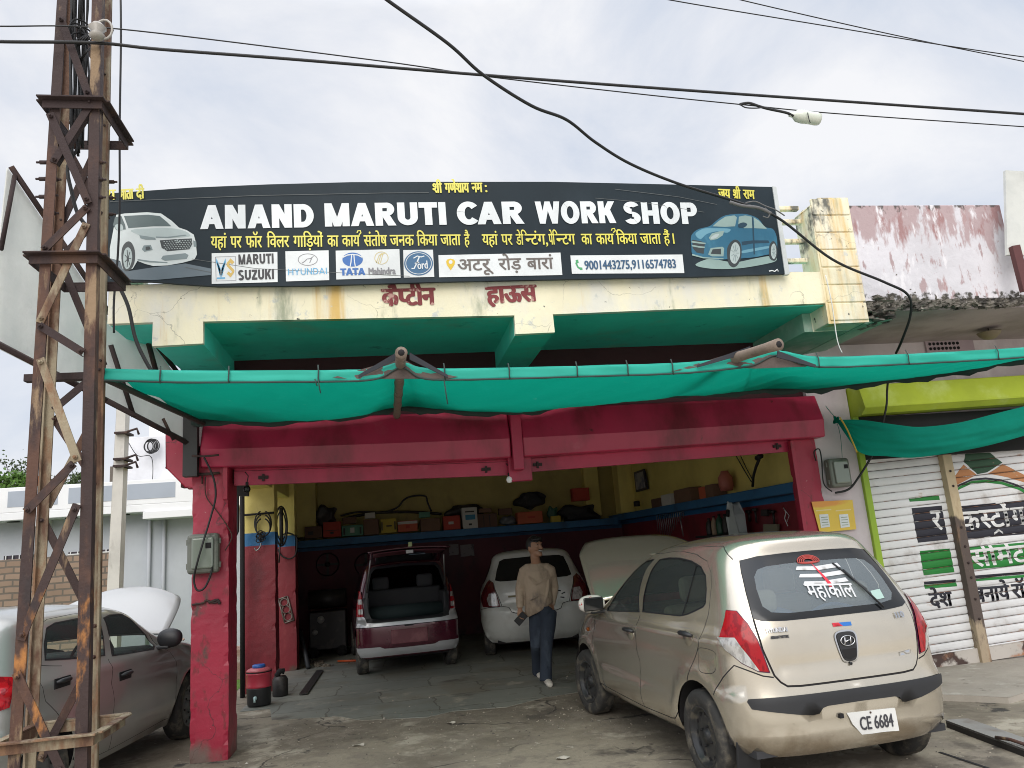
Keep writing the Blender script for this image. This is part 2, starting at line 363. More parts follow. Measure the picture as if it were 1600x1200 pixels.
BLUEP = mat('blue_shelf_paint', (.03, .14, .30), .6, [((.02, .06, .12), 2, .5, .75, 1)], bump=.1)
BLACK = mat('black_rubber', (.012, .012, .013), .6)
DARK = mat('dark_void', (.012, .011, .012), .9)
STEEL = mat('grey_steel', (.30, .30, .30), .4, metal=.8)
RUST = mat('rusty_iron', (.042, .023, .021), .75, [((.09, .042, .027), 3.2, .48, .62, .5), ((.25, .17, .10), 7, .57, .66, .25), ((.17, .115, .08), 4, .57, .68, .35, 2.2, .8), ((.40, .17, .04), 9, .69, .73, .4), ((.36, .15, .04), 5, .56, .66, .4, 1.7, 1.5), ((.03, .02, .02), 6, .6, .75, .4)], bump=.35, bsc=30)
RUSTP = mat('rusty_iron_with_old_paint', (.30, .25, .17), .8, [((.10, .05, .03), 3.4, .44, .56, .35), ((.20, .11, .06), 7, .5, .65, .4)], bump=.4, bsc=28)
RUSTD = mat('dark_rusty_iron', (.035, .02, .02), .8, [((.08, .04, .025), 4, .5, .7, .4)], bump=.3)
WHITE = mat('white_paint', (.78, .79, .80), .6, [((.62, .63, .65), 1.0, .5, .75, .5)], var=.02)
HGREY = mat('house_grey_paint', (.52, .55, .60), .8, [((.44, .47, .52), .8, .45, .7, .6)], var=.03)
HPANEL = mat('house_panel_grey', (.36, .40, .46), .8, var=.03)
CONC = mat('concrete', (.38, .36, .32), .9, [((.26, .25, .22), 2, .5, .7, .6)], bump=.2)

GRND = mat('ground_dusty_concrete', (.30, .262, .20), .92, [((.17, .145, .11), .6, .44, .58, 1), ((.40, .36, .29), 1.5, .54, .66, 1), ((.10, .085, .068), 1.1, .56, .68, 1), ((.22, .19, .15), 5, .5, .62, 1), ((.05, .045, .04), 2.6, .63, .70, 1), ((.46, .42, .35), 14, .64, .72, 1), ((.12, .10, .08), 30, .64, .70, 1)], bump=.7, bsc=9, var=.10, vsc=.8)

def cracks(m, sc=.55, w_=.006, col=(.035, .03, .025), amt=.85):
    "long thin cracks: edges of large warped cells, broken up by noise"
    nt = m.node_tree; nd = nt.nodes; lk = nt.links; p = nd['Principled BSDF']; tc = nd.new('ShaderNodeTexCoord')
    n = nd.new('ShaderNodeTexNoise'); n.inputs['Scale'].default_value = 2.5; n.inputs['Detail'].default_value = 6; lk.new(tc.outputs['Object'], n.inputs['Vector'])
    s = nd.new('ShaderNodeVectorMath'); s.operation = 'SCALE'; s.inputs['Scale'].default_value = .5; lk.new(n.outputs['Color'], s.inputs[0]); ad = nd.new('ShaderNodeVectorMath'); lk.new(tc.outputs['Object'], ad.inputs[0]); lk.new(s.outputs[0], ad.inputs[1])
    v = nd.new('ShaderNodeTexVoronoi'); v.feature = 'DISTANCE_TO_EDGE'; v.inputs['Scale'].default_value = sc; lk.new(ad.outputs[0], v.inputs['Vector'])
    r = nd.new('ShaderNodeMapRange'); r.inputs['From Min'].default_value = w_; r.inputs['From Max'].default_value = w_ * .35; lk.new(v.outputs['Distance'], r.inputs['Value'])
    n2 = nd.new('ShaderNodeTexNoise'); n2.inputs['Scale'].default_value = 1.1; lk.new(tc.outputs['Object'], n2.inputs['Vector']); r2 = nd.new('ShaderNodeMapRange'); r2.inputs['From Min'].default_value = .46; r2.inputs['From Max'].default_value = .54; r2.inputs['To Max'].default_value = amt; lk.new(n2.outputs['Fac'], r2.inputs['Value'])
    mu = nd.new('ShaderNodeMath'); mu.operation = 'MULTIPLY'; lk.new(r.outputs[0], mu.inputs[0]); lk.new(r2.outputs[0], mu.inputs[1])
    x = nd.new('ShaderNodeMix'); x.data_type = 'RGBA'; lk.new(mu.outputs[0], x.inputs['Factor']); old = p.inputs['Base Color'].links[0].from_socket; lk.new(old, x.inputs['A']); x.inputs['B'].default_value = (*col, 1); lk.new(x.outputs['Result'], p.inputs['Base Color'])
cracks(GRND, .5, .009); cracks(CREAM, 1.3, .005, (.25, .23, .18), .55); cracks(MAROON, 1.0, .005, (.06, .02, .025), .7)
def brickmat(name, c1, c2, mortar, bw, bh, ms, rough=.9, extra=(), axes='XZ', bump=.4, warp=.05):
    m = mat(name, c1, rough, extra); nt = m.node_tree; nd = nt.nodes; lk = nt.links; p = nd['Principled BSDF']
    tc = nd.new('ShaderNodeTexCoord'); s = nd.new('ShaderNodeSeparateXYZ'); cb = nd.new('ShaderNodeCombineXYZ')
    lk.new(tc.outputs['Object'], s.inputs[0]); lk.new(s.outputs[axes[0]], cb.inputs[0]); lk.new(s.outputs[axes[1]], cb.inputs[1])
    b = nd.new('ShaderNodeTexBrick'); b.inputs['Scale'].default_value = 1; b.inputs['Brick Width'].default_value = bw; b.inputs['Row Height'].default_value = bh
    b.inputs['Mortar Size'].default_value = ms; b.inputs['Color1'].default_value = (*c1, 1); b.inputs['Color2'].default_value = (*c2, 1); b.inputs['Mortar'].default_value = (*mortar, 1)
    wv = nd.new('ShaderNodeTexNoise'); wv.inputs['Scale'].default_value = 2.2; wv.inputs['Detail'].default_value = 4
    lk.new(tc.outputs['Object'], wv.inputs['Vector']); va = nd.new('ShaderNodeVectorMath'); va.operation = 'SCALE'; va.inputs['Scale'].default_value = warp
    lk.new(wv.outputs['Color'], va.inputs[0]); ad = nd.new('ShaderNodeVectorMath'); lk.new(cb.outputs[0], ad.inputs[0]); lk.new(va.outputs[0], ad.inputs[1]); lk.new(ad.outputs[0], b.inputs['Vector'])
    x = nd.new('ShaderNodeMix'); x.data_type = 'RGBA'; x.blend_type = 'MULTIPLY'; x.inputs['Factor'].default_value = .8
    old = p.inputs['Base Color'].links[0].from_socket
    g = nd.new('ShaderNodeMix'); g.data_type = 'RGBA'; g.blend_type = 'DIVIDE'; g.inputs['Factor'].default_value = 1; lk.new(old, g.inputs['A']); g.inputs['B'].default_value = (*c1, 1)
    lk.new(b.outputs['Color'], x.inputs['A']); lk.new(g.outputs['Result'], x.inputs['B']); lk.new(x.outputs['Result'], p.inputs['Base Color'])
    bm = nd.new('ShaderNodeBump'); bm.invert = True; bm.inputs['Strength'].default_value = bump; bm.inputs['Distance'].default_value = .02; lk.new(b.outputs['Fac'], bm.inputs['Height'])
    if p.inputs['Normal'].links: lk.new(p.inputs['Normal'].links[0].from_socket, bm.inputs['Normal'])
    lk.new(bm.outputs[0], p.inputs['Normal'])
    return m
BRICK = brickmat('brickwork', (.24, .165, .12), (.31, .22, .165), (.14, .115, .095), .24, .10, .014)
SLAB = brickmat('stone_floor', (.20, .212, .19), (.245, .25, .215), (.13, .125, .105), 1.15, .72, .010, .7, [((.16, .15, .12), 1.0, .46, .62, 1), ((.36, .33, .27), 2.6, .56, .72, 1), ((.07, .06, .05), 1.6, .58, .72, 1), ((.13, .12, .10), 7, .6, .7, 1)], 'XY', .4, .30)

# ================================================================== the setting
g = MB().grid(lambda u, v: Vector((-220 + 440 * u, -120 + 440 * v, 0)), 2, 2, False); struct(g.build('ground', GRND))
rd = MB().prism([(-60, -60, .004), (60, -60, .004), (60, 3.4, .004), (-60, 3.4, .004)], (0, 0, -.003)); struct(rd.build('bounce_sheet', mat('bounce_sheet_concrete', (.50, .46, .39), .9, [((.40, .37, .31), .8, .5, .7, 1)], bump=.3, bsc=8)))  # unseen pale sheet, added to bounce daylight onto the soffit and into the garage
# paved floor of the workshop: a slightly ragged front edge
fe = [(-1.42, 9.6), (-1.3, 8.9), (-.6, 8.7), (-.35, 8.35), (.3, 8.15), (.55, 8.3), (1.1, 8.2), (1.5, 8.45), (2.1, 8.6), (2.6, 8.8), (3.4, 8.7), (4.25, 8.9)]
flo = MB().prism([(x, y, .005) for x, y in fe] + [(4.72, 9, .005), (4.72, 15.4, .005), (-1.75, 15.4, .005), (-1.75, 9.6, .005)], (0, 0, -.007)); struct(flo.build('floor', SLAB))
gr = MB().prism([(-9, 10.5, .004), (-2.1, 10.5, .004), (-2.0, 15.9, .004), (-9, 15.9, .004)], (0, 0, -.003)).build('grass_verge', mat('grass_green', (.10, .22, .025), .9, [((.05, .12, .015), 6, .4, .7, 1)], bump=.6, bsc=60)); struct(gr)
PLN = mat('pavement_concrete', (.40, .36, .31), .92, [((.26, .23, .19), 1.6, .45, .65, 1), ((.5, .47, .42), 4, .56, .7, 1), ((.14, .12, .10), 5, .62, .72, 1)], bump=.6, bsc=9); cracks(PLN, .7, .008)
pe = [(4.47, 7.6), (4.47, 6.55), (4.75, 6.3), (5.0, 6.05), (5.3, 6.15), (5.6, 5.95), (5.95, 6.05), (6.3, 5.9), (6.8, 6.0), (7.3, 5.9), (9, 5.9), (9, 7.6)]
pav = MB().prism([(x, y, .05) for x, y in pe], (0, 0, -.06)); struct(pav.build('pavement', PLN, bev=.02))

# ------------------------------------------------------------------ the workshop building
B = thing('workshop_building', 'cream and maroon two-bay garage building with teal balcony soffit and a raised shutter', 'building', (1.2, 7.5, 0))
for a, b in (((-1.745, 7.34, 0), (-1.43, 7.72, 2.62)), ((4.19, 7.42, 0), (4.46, 7.52, 2.75))):
    rough_box(a, b, .04, .004, .011, a[0]).build('pillar', MAROON, B)
for a, b in (((-1.97, 10.85, 0), (-1.52, 11.15, 3.3)), ((-1.97, 12.66, 0), (-1.47, 13.0, 3.3))):
    rough_box(a, b, .05, .005, .012, a[1]).build('inner_pillar', ROOM, B)
MB().box((-1.93, 7.74, 2.62), (-1.55, 12.655, 3.29)).build('side_beam', ROOM, B, .01)
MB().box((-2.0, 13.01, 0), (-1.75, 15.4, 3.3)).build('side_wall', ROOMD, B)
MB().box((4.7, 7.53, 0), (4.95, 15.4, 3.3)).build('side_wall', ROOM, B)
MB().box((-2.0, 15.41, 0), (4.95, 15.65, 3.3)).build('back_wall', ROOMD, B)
MB().box((-2.0, 7.7, 3.3), (4.95, 15.66, 3.5)).build('ceiling', CEIL, B)
for p_, q_ in (((4.40, 14.35, 2.06), (4.698, 14.7, 3.298)), ((-1.748, 15.0, 2.06), (-1.35, 15.40, 3.298)), ((3.95, 15.2, 2.06), (4.25, 15.40, 3.298)), ((4.58, 8.0, 2.06), (4.698, 8.5, 3.298))): MB().box(p_, q_).build('pilaster', ROOM, B, .01)
MB().box((-1.74, 14.75, 1.86), (4.44, 15.40, 1.99)).build('wall_shelf', BLUEP, B, .008)
MB().box((4.44, 7.6, 1.93), (4.69, 15.40, 2.05)).build('wall_shelf', BLUEP, B, .008)
# slab, fascia and brackets of the balcony
MB().box((-2.12, 6.25, 3.545), (4.14, 7.6, 3.80)).build('balcony_slab', TEAL, B)
fa = MB()
fa.prism([(-2.12, 6.2, 3.545), (-1.785, 6.2, 3.545), (-1.785, 6.2, 3.35), (-1.405, 6.2, 3.36), (-1.405, 6.2, 3.54), (1.135, 6.2, 3.52), (1.135, 6.2, 3.355), (1.475, 6.2, 3.36), (1.475, 6.2, 3.52), (4.055, 6.2, 3.555), (4.055, 6.2, 3.86), (-2.12, 6.2, 3.86)], (0, .05, 0))
fa.build('balcony_fascia', CREAM, B, .006)
for x0, x1 in ((-1.78, -1.41), (1.14, 1.47), (3.97, 4.44)):
    MB().box((x0, 6.251 if x0 < 3 else 6.475, 3.362), (x1, 7.6, 3.544)).build('balcony_bracket', TEAL if x0 < 3 else TEALP, B)
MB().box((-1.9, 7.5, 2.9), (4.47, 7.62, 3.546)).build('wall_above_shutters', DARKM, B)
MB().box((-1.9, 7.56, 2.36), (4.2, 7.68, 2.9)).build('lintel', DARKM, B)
pp = MB()
pp.prism([(4.06, 6.2, 3.365), (4.455, 6.2, 3.37), (4.465, 6.2, 4.60), (4.16, 6.2, 4.60), (4.06, 6.2, 4.52)], (0, .27, 0))
for k in range(7):
    z = 3.385 + k * .174; pp.box((4.075, 6.187, z), (4.46, 6.215, z + .164))
pp.build('parapet_pier', CREAM, B, .008)
MB().box((-2.1, 6.5, 3.80), (4.055, 6.62, 3.98)).build('parapet', CREAM, B, .01)
MB().box((-2.1, 6.4, 3.981), (-1.95, 6.62, 4.62)).build('parapet', CREAM, B, .01)
for z in (4.02, 4.22, 4.42, 4.56): MB().box((-1.9, 6.36, z), (4.055, 6.42, z + .045)).build('balcony_rail', CREAM, B, .01)
MB().box((-2.4, 10.2, 3.5), (4.7, 10.4, 4.6)).build('upper_wall', mat('upper_wall_paint', (.25, .14, .13), .9), B)
# painted name on the fascia
NML = mat('painted_maroon_letters', (.24, .055, .06), .9, [((.50, .30, .26), 11, .56, .62, 1)])
nm = MB()
text(nm, 'कै', pt(598, 478, Y=6.2), pt(623, 477.4, Y=6.2), .165, False, .011)
text(nm, 'प', pt(622, 477.4, Y=6.2), pt(636, 477, Y=6.2), .165, False, .011, clip=.55)
text(nm, 'टीन', pt(635, 477, Y=6.2), pt(680, 475.5, Y=6.2), .165, False, .011)
nm.build('painted_word', NML, B)
text(MB(), 'हाऊस', pt(762, 474, Y=6.2), pt(839, 470, Y=6.2), .165, False, .011).build('painted_word', NML, B)
# loose rough concrete and bars on the right corner of the slab
sp = MB()
rnd = random.Random(3)
def rock(mb, c, s, seed):
    r2 = random.Random(seed)
    def f(u, v):
        a, b = u * 2 * math.pi, (v - .5) * math.pi
        d = Vector((math.cos(a) * math.cos(b), math.sin(a) * math.cos(b), math.sin(b)))
        k = .75 + .35 * math.sin(5 * d.x + seed) * math.cos(4 * d.z - seed) + .18 * math.sin(11 * d.y + 3 * seed)
        q = max(abs(d.x), abs(d.y), abs(d.z)); d = d / (q ** .7)
        return Vector(c) + Vector((d.x * s[0], d.y * s[1], d.z * s[2])) * k
    mb.grid(f, 14, 9, False)
rock(sp, (4.60, 6.34, 3.57), (.19, .2, .06), 2); rock(sp, (4.58, 6.32, 3.49), (.16, .18, .05), 5); rock(sp, (4.62, 6.34, 3.42), (.19, .2, .05), 9); rock(sp, (4.72, 6.3, 3.50), (.08, .12, .10), 13)
for k, (x, z, dx, dz) in enumerate(((4.7, 3.62, .26, .05), (4.66, 3.55, .34, .09), (4.75, 3.5, .2, .12), (4.6, 3.7, .24, .12))):
    sp.tube([(x - .2, 6.45, z - .03), (x, 6.3, z), (x + dx, 6.2, z + dz)], .007, 5)
sp.build('spalled_corner', SPALL, B)
MB().prism([(4.45, 6.26, 3.36), (4.75, 6.26, 3.40), (4.75, 7.4, 3.40), (4.45, 7.4, 3.36)], (0, 0, .05)).build('cracked_soffit', TEALP, B)
# rolled shutters: boxes, slot plates and the bottom bars
for i, (x0, x1, s) in enumerate(((-1.66, 1.19, 0), (1.31, 4.50, 1))):
    def prof(x):
        k = .0 if not s else 0
        t = (x + 1.66) / 6.16; zf = 2.66 - .04 * math.sin(t * 3.1) - .03 * t; zt = 2.92 - .02 * t; zb = 2.50 - .075 * math.sin(min(1, t * 2) * 1.57) + (.05 * (t - .5) if t > .5 else 0)
        return [(7.34, zt), (7.24, zf), (7.27, zb), (7.55, zb), (7.55, zt)]
    vs = []; fs = []; N = 10
    for k in range(N + 1):
        x = x0 + (x1 - x0) * k / N
        vs += [(x, y, z) for y, z in prof(x)]
    for k in range(N):
        for j in range(5): fs.append((k * 5 + j, k * 5 + (j + 1) % 5, (k + 1) * 5 + (j + 1) % 5, (k + 1) * 5 + j))
    fs += [(0, 1, 2, 3, 4)[::-1], tuple(N * 5 + j for j in range(5))]
    sb = MB().add(vs, fs).build('shutter_box', MAROOND, B, .012)
    z0 = 2.335 if not s else 2.29; sl_ = -.024 if not s else .016; bot = MB()
    xa, xb = (-1.40, 1.22) if not s else (1.30, 4.18)
    for dz0, dz1, y in ((.0, .13, 7.44), (.135, .165, 7.455), (.175, .20, 7.46), (.205, .26, 7.47)):
        bot.prism([(xa, y, z0 + dz0), (xb, y, z0 + dz0 + sl_ * (xb - xa)), (xb, y, z0 + dz1 + sl_ * (xb - xa)), (xa, y, z0 + dz1)], (0, .04, 0))
    o = bot.build('rolled_shutter', MAROOND, B, .006)
    lk_ = MB()
    for fx in ((.10, .9) if not s else (.06, .95)):
        x = xa + (xb - xa) * fx; z = z0 + .06 + sl_ * (xb - xa) * fx
        lk_.box((x - .045, 7.425, z - .01), (x + .045, 7.441, z + .02)).box((x - .01, 7.42, z - .03), (x + .01, 7.441, z + .035))
    lk_.build('shutter_latch', RUSTD, o)
MB().box((1.2, 7.22, 2.30), (1.305, 7.40, 2.93)).build('shutter_guide', MAROOND, B, .01)
MB().box((1.17, 7.36, 2.20), (1.40, 7.43, 2.44)).build('shutter_guide', MAROOND, B, .01)
MB().box((-1.475, 7.30, 2.20), (-1.432, 7.335, 2.50)).build('shutter_guide', MAROON, B, .005)
MB().box((4.15, 7.36, 0.0), (4.19, 7.415, 2.44)).build('shutter_guide', MAROON, B, .005)
MB().prism([(-2.03, 7.55, 2.55), (-2.03, 7.55, 2.86), (-1.75, 7.55, 2.86), (-1.75, 7.55, 2.35), (-1.86, 7.55, 2.36)], (0, .16, 0)).build('side_bracket', MAROON, B, .01)

# ------------------------------------------------------------------ neighbouring shop on the right
N_ = thing('neighbour_shop', 'mauve shop with peeling white and maroon parapet, lime beam and painted white shutters', 'building', (6, 7.5, 0))
o = MB().add([(0, 0, 0)], []).v
def slabx(x0, x1, y0, y1, z0, z1, nm_, m, bev=0, par=None): return MB().box((x0, y0, z0), (x1, y1, z1)).build(nm_, m, par or N_, bev)
slabx(4.465, 6.12, 6.2, 6.4, 3.56, 4.53, 'parapet', PEEL, .01)
slabx(6.125, 8.5, 6.28, 6.45, 3.50, 3.98, 'parapet', PEEL, .01)
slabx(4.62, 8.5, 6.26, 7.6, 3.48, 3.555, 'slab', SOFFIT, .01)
er = MB()
for k in range(60):
    x = 4.48 + k * .036 + rnd.uniform(-.02, .02); rock(er, (x, 6.235, 3.53 + rnd.uniform(-.02, .03)), (rnd.uniform(.05, .10), .05, rnd.uniform(.03, .055)), k + 20)
er.build('crumbled_edge', SPALL, N_)
slabx(4.461, 4.93, 7.44, 7.525, 0, 3.479, 'wall_strip', MAUVE)
slabx(4.955, 9, 7.5, 7.9, 2.6, 3.479, 'upper_wall', MAUVE)
vp = MB(); c0, c1 = pt(1446, 549, Y=7.5), pt(1524, 526, Y=7.5)
for j in range(3):
    for k in range(8): vp.lathe([(.018, 0), (.018, .01)], 8, (c0.x + .05 + k * .05, 7.49, c0.z + .02 + j * .055), 'Y')
vf = MB().box((c0.x, 7.475, c0.z - .06), (c1.x - .06, 7.497, c0.z + .15)).build('ventilator', mat('ventilator_plaster', (.42, .33, .36), .9), N_, .005)
vp2 = MB(); vp2.v = [v + Vector((0, -.022, 0)) for v in vp.v]; vp2.f = vp.f; vp2.sm = vp.sm; vp2.build('vent_hole', DARK, vf)
lb = MB().prism([(4.94, 7.18, 2.72), (4.94, 7.24, 2.97), (4.94, 7.49, 2.97), (4.94, 7.49, 2.66), (4.94, 7.26, 2.66)], (4.2, 0, 0.06)).build('lime_beam', LIME, N_, .01)
slabx(4.95, 9, 7.42, 7.495, 2.20, 2.655, 'shutter_recess', DARK)
slabx(4.931, 5.0, 7.40, 7.6, 0, 2.66, 'lime_strip', LIMED, .006)

# painted roller shutters: slats follow one profile, the painted blocks and words lie on it
SY, SP_, SH = 7.55, .083, .036
def sprof(zz):
    k = (zz / SP_) % 1; return SY - .013 * (0 if min(k, 1 - k) < .02 else (math.sin(math.pi * k)) ** .45)
def shutter(x0, x1, z0, z1, m):
    mb = MB(); k0 = int(z0 / SP_ * 5); k1 = int(z1 / SP_ * 5); rows = []
    zs = []
    for k in range(int(z0 / SP_), int(z1 / SP_) + 1):
        for f in (0, .12, .35, .65, .88): zs.append((k + f) * SP_)
    vs = []
    for z in zs: vs += [(x0, sprof(z), z + SH * (x0 - 5)), (x1, sprof(z), z + SH * (x1 - 5))]
    mb.add(vs, [(2 * i, 2 * i + 1, 2 * i + 3, 2 * i + 2) for i in range(len(zs) - 1)])
    o = mb.build('roller_shutter', m, N_); gp = MB()
    for k in range(int(z0 / SP_), int(z1 / SP_) + 1):
        z = k * SP_; h = .0026; gp.add([(x0, SY - .0145, z - h + SH * (x0 - 5)), (x1, SY - .0145, z - h + SH * (x1 - 5)), (x1, SY - .0145, z + h + SH * (x1 - 5)), (x0, SY - .0145, z + h + SH * (x0 - 5))], [(0, 1, 2, 3)])
    gp.build('slat_joints', GRV, o); return o
GRV = mat('rusty_slat_joint', (.055, .04, .035), .9, [((.20, .09, .05), 6, .5, .6, 1), ((.45, .43, .42), 3, .56, .62, 1)])
SHUT = mat('white_painted_steel', (.74, .74, .75), .55, [((.40, .36, .33), 2.2, .56, .74, .8), ((.17, .07, .05), 14, .70, .73, 1), ((.42, .24, .12), 3.5, .62, .80, 2.5), ((.30, .16, .09), 2.0, .40, .6, 1, .45, .05)], bump=.1, var=.05)
sh1 = shutter(5.0, 5.96, .1, 2.3, SHUT); sh2 = shutter(6.06, 8.6, .1, 2.3, SHUT)
def onslats(mb, name, m, par, off=.0016):
    me = bpy.data.meshes.new('t'); me.from_pydata(mb.v, [], mb.f); bm = bmesh.new(); bm.from_mesh(me); bpy.data.meshes.remove(me)
    for v in bm.verts: v.co.y = 0
    for k in range(4, 29):
        for f in (0, .12, .35, .65, .88):
            z = (k + f) * SP_
            bmesh.ops.bisect_plane(bm, geom=bm.verts[:] + bm.edges[:] + bm.faces[:], plane_co=(5, 0, z), plane_no=(-SH, 0, 1))
    for v in bm.verts: v.co.y = sprof(round((v.co.z - SH * (v.co.x - 5)), 5) ) - off
    out = MB(); bm.verts.index_update()
    out.add([v.co.copy() for v in bm.verts], [tuple(v.index for v in f.verts) for f in bm.faces]); bm.free()
    return out.build(name, m, par)
SBK = mat('black_sign_paint', (.018, .018, .03), .6, [((.5, .45, .42), 14, .68, .72, 1)]); SGR = mat('green_sign_paint', (.012, .20, .03), .6, [((.5, .5, .45), 14, .70, .74, 1), ((.03, .12, .03), 3, .55, .75, 1)])
SWH = mat('white_sign_paint', (.76, .76, .76), .6, [((.3, .2, .17), 14, .7, .74, 1)]); SOR = mat('orange_sign_paint', (.50, .22, .09), .7, [((.4, .3, .2), 10, .66, .7, 1)]); SDG = mat('dark_green_sign_paint', (.03, .085, .045), .7, [((.3, .2, .15), 12, .68, .72, 1)])
def P_(l, Y=7.54): return [pt(a, b, Y=Y) for a, b in l]
def blk(name, l, m, par): return onslats(flat(MB(), P_(l), lift=0), name, m, par)
blk('painted_block', [(1424, 794), (1471, 790), (1481, 843), (1434, 848)], SBK, sh1)
blk('painted_block', [(1420, 778), (1467, 774.5), (1468, 781), (1421, 784)], SGR, sh1)
blk('painted_block', [(1437, 861), (1484, 857), (1491, 894), (1443, 899)], SGR, sh1)
blk('painted_block', [(1443, 909), (1493, 905), (1494, 909.5), (1444, 913.5)], SBK, sh1); blk('painted_block', [(1444, 914), (1494, 910), (1495, 916), (1445, 920)], SGR, sh1)
blk('painted_block', [(1488, 792), (1640, 778), (1648, 831), (1498, 843)], SBK, sh2)
blk('painted_block', [(1503, 856), (1640, 844), (1646, 879), (1508, 891)], SGR, sh2)
blk('painted_block', [(1512, 900), (1640, 890), (1641, 894), (1513, 904.5)], SBK, sh2); blk('painted_block', [(1513, 905), (1640, 894.5), (1641, 899), (1514, 909)], SGR, sh2)
blk('painted_emblem', [(1508, 709), (1546, 707), (1566, 723), (1542, 738), (1527, 741), (1506, 722)], SDG, sh2)
blk('painted_emblem', [(1505, 726), (1526, 742), (1510, 750), (1489, 761), (1485, 753)], SOR, sh2); blk('painted_emblem', [(1567, 725), (1600, 742), (1604, 755), (1575, 746), (1544, 740)], SOR, sh2)
arc = [(1487, 765), (1500, 756), (1518, 748), (1540, 746), (1565, 749), (1590, 757), (1612, 768)]
blk('painted_emblem', arc + [(a, b + 3.2) for a, b in arc[::-1]], SBK, sh2); blk('painted_emblem', [(a, b + 3.5) for a, b in arc] + [(a, b + 8) for a, b in arc[::-1]], SGR, sh2)
def words(name, items, h, m, par, off=.0032, Y=7.54, bold=.008):
    mb = MB()
    for s, a, b, *c in items: text(mb, s, pt(*a, Y=Y), pt(*b, Y=Y), h, False, bold, lift=0, clip=(c[0] if c else 0))
    return onslats(mb, name, m, par, off)
words('lettering', [('र', (1459, 828), (1473, 827))], .23, SWH, sh1)
cr = words('lettering', [('क', (1503, 828), (1533, 826)), ('स', (1534, 825), (1549, 824), .6), ('टों', (1549, 824), (1581, 821)), ('ग', (1584, 821), (1604, 819))], .215, SWH, sh2)
words('lettering', [('सीमेंट', (1520, 886), (1606, 877))], .20, SWH, sh2)
words('lettering', [('देश', (1455, 949), (1489, 946))], .16, SBK, sh1); words('lettering', [('बनाये', (1524, 941), (1579, 936)), ('रॉ', (1584, 935), (1604, 933))], .165, SBK, sh2)
cm = MB(); 
for p, q in (((1553, 834), (1560, 828)), ((1560, 828), (1567, 833))):
    a, b = pt(*p, Y=7.54), pt(*q, Y=7.54); cm.prism([a + Vector((0, 0, .012)), b + Vector((0, 0, .012)), b - Vector((0, 0, .012)), a - Vector((0, 0, .012))], (0, .001, 0))
onslats(cm, 'lettering', SWH, sh2, .0032)
for sh, x0, x1 in ((sh1, 5.0, 5.96), (sh2, 6.06, 8.6)):
    bb = MB().prism([(x0, 7.50, .02 + SH * (x0 - 5)), (x1, 7.50, .02 + SH * (x1 - 5)), (x1, 7.50, .15 + SH * (x1 - 5)), (x0, 7.50, .15 + SH * (x0 - 5))], (0, .06, 0))
    bb.build('bottom_bar', mat('rusted_white_steel', (.5, .46, .42), .7, [((.06, .035, .03), 4, .5, .6, 1), ((.35, .16, .08), 3, .5, .65, 1)]), sh, .006)
WOODP = mat('weathered_cream_post', (.50, .40, .26), .8, [((.10, .075, .065), 4, .36, .46, .4, 1.75, 1.45), ((.38, .30, .21), 5, .46, .56, .4, .75, .35), ((.30, .18, .1), 5, .55, .7, .3), ((.03, .025, .02), 5, .62, .68, .6, .5, .05)], bump=.2)
dv = MB().box((5.955, 7.46, .0), (6.065, 7.60, 2.3)).build('shutter_post', WOODP, N_, .006)
bo = MB()
for z in (.48, .68, .9, 1.05, 1.22, 1.42, 1.86, 2.02): bo.lathe([(.011, 0), (.014, -.006), (.0, -.008)], 8, (6.01, 7.459, z), 'Y', False)
bo.build('bolt', RUSTD, dv)
# ================================================================== background on the left
HY = 16.0
H = thing('grey_house', 'white and grey flat-roofed house with recessed parapet panels behind the silver car', 'house', (-6, HY, 0))
def hz(px, py): return pt(px, py, Y=HY)
MB().box((-14, HY, 0), (-2.2, HY + 6, 2.78)).build('wall', HGREY, H)
MB().box((-14, HY - .55, 2.76), (-2.2, HY + 6, 2.90)).build('roof_slab', WHITE, H, .01)
MB().box((-14, HY - .55, 2.90), (-2.2, HY - .40, 3.36)).build('parapet', WHITE, H, .01)
for a, b in ((11, 91), (106, 182), (198, 274)):
    p, q = pt(a, 800, Y=HY - .55), pt(b, 765, Y=HY - .55); MB().box((p.x, HY - .556, 3.0), (q.x, HY - .53, 3.29)).build('parapet_panel', HPANEL, H)
for a, b in ((48, 62), (224, 238)):
    p, q = pt(a, 810, Y=HY - .55), pt(b, 800, Y=HY - .55); MB().box((p.x, HY - .6, 2.62), (q.x + (.0 if a < 100 else 1.2), HY, 2.757)).build('beam', WHITE, H, .008)
for a in (20, 110, 192): p = pt(a, 806, Y=HY - .3); MB().lathe([(.11, 0), (.11, -.01)], 12, (p.x, HY - .25, 2.757)).build('recessed_light', DARK, H)
DWN = mat('dark_window', (.03, .02, .035), .4)
for a, b, t, m_ in ((5, 60, 865, 900), (107, 174, 858, 876), (160, 176, 878, 932)):
    p, q = hz(a, m_), hz(b, t); gl = MB(); wo = MB().box((p.x, HY - .02, p.z), (q.x, HY + .02, q.z)).build('window', DWN, H)
    n = max(3, int((q.x - p.x) / .11))
    for k in range(n): gl.box((p.x + (k + .3) * (q.x - p.x) / n, HY - .05, p.z), (p.x + (k + .45) * (q.x - p.x) / n, HY - .03, q.z))
    for zz in np.arange(p.z + .1, q.z, .14): gl.box((p.x, HY - .053, zz), (q.x, HY - .048, zz + .02))
    gl.build('grille', WHITE, wo)
MB().box((hz(144, 850).x, HY - .03, hz(144, 838).z), (hz(148, 820).x, HY, hz(146, 820).z)).build('vent_slit', DARK, H)
for a in (234, 257): p = hz(a, 870); MB().tube([(p.x, HY - .06, 0), (p.x, HY - .06, 2.7)], .035, 8).build('drain_pipe', HGREY, H)
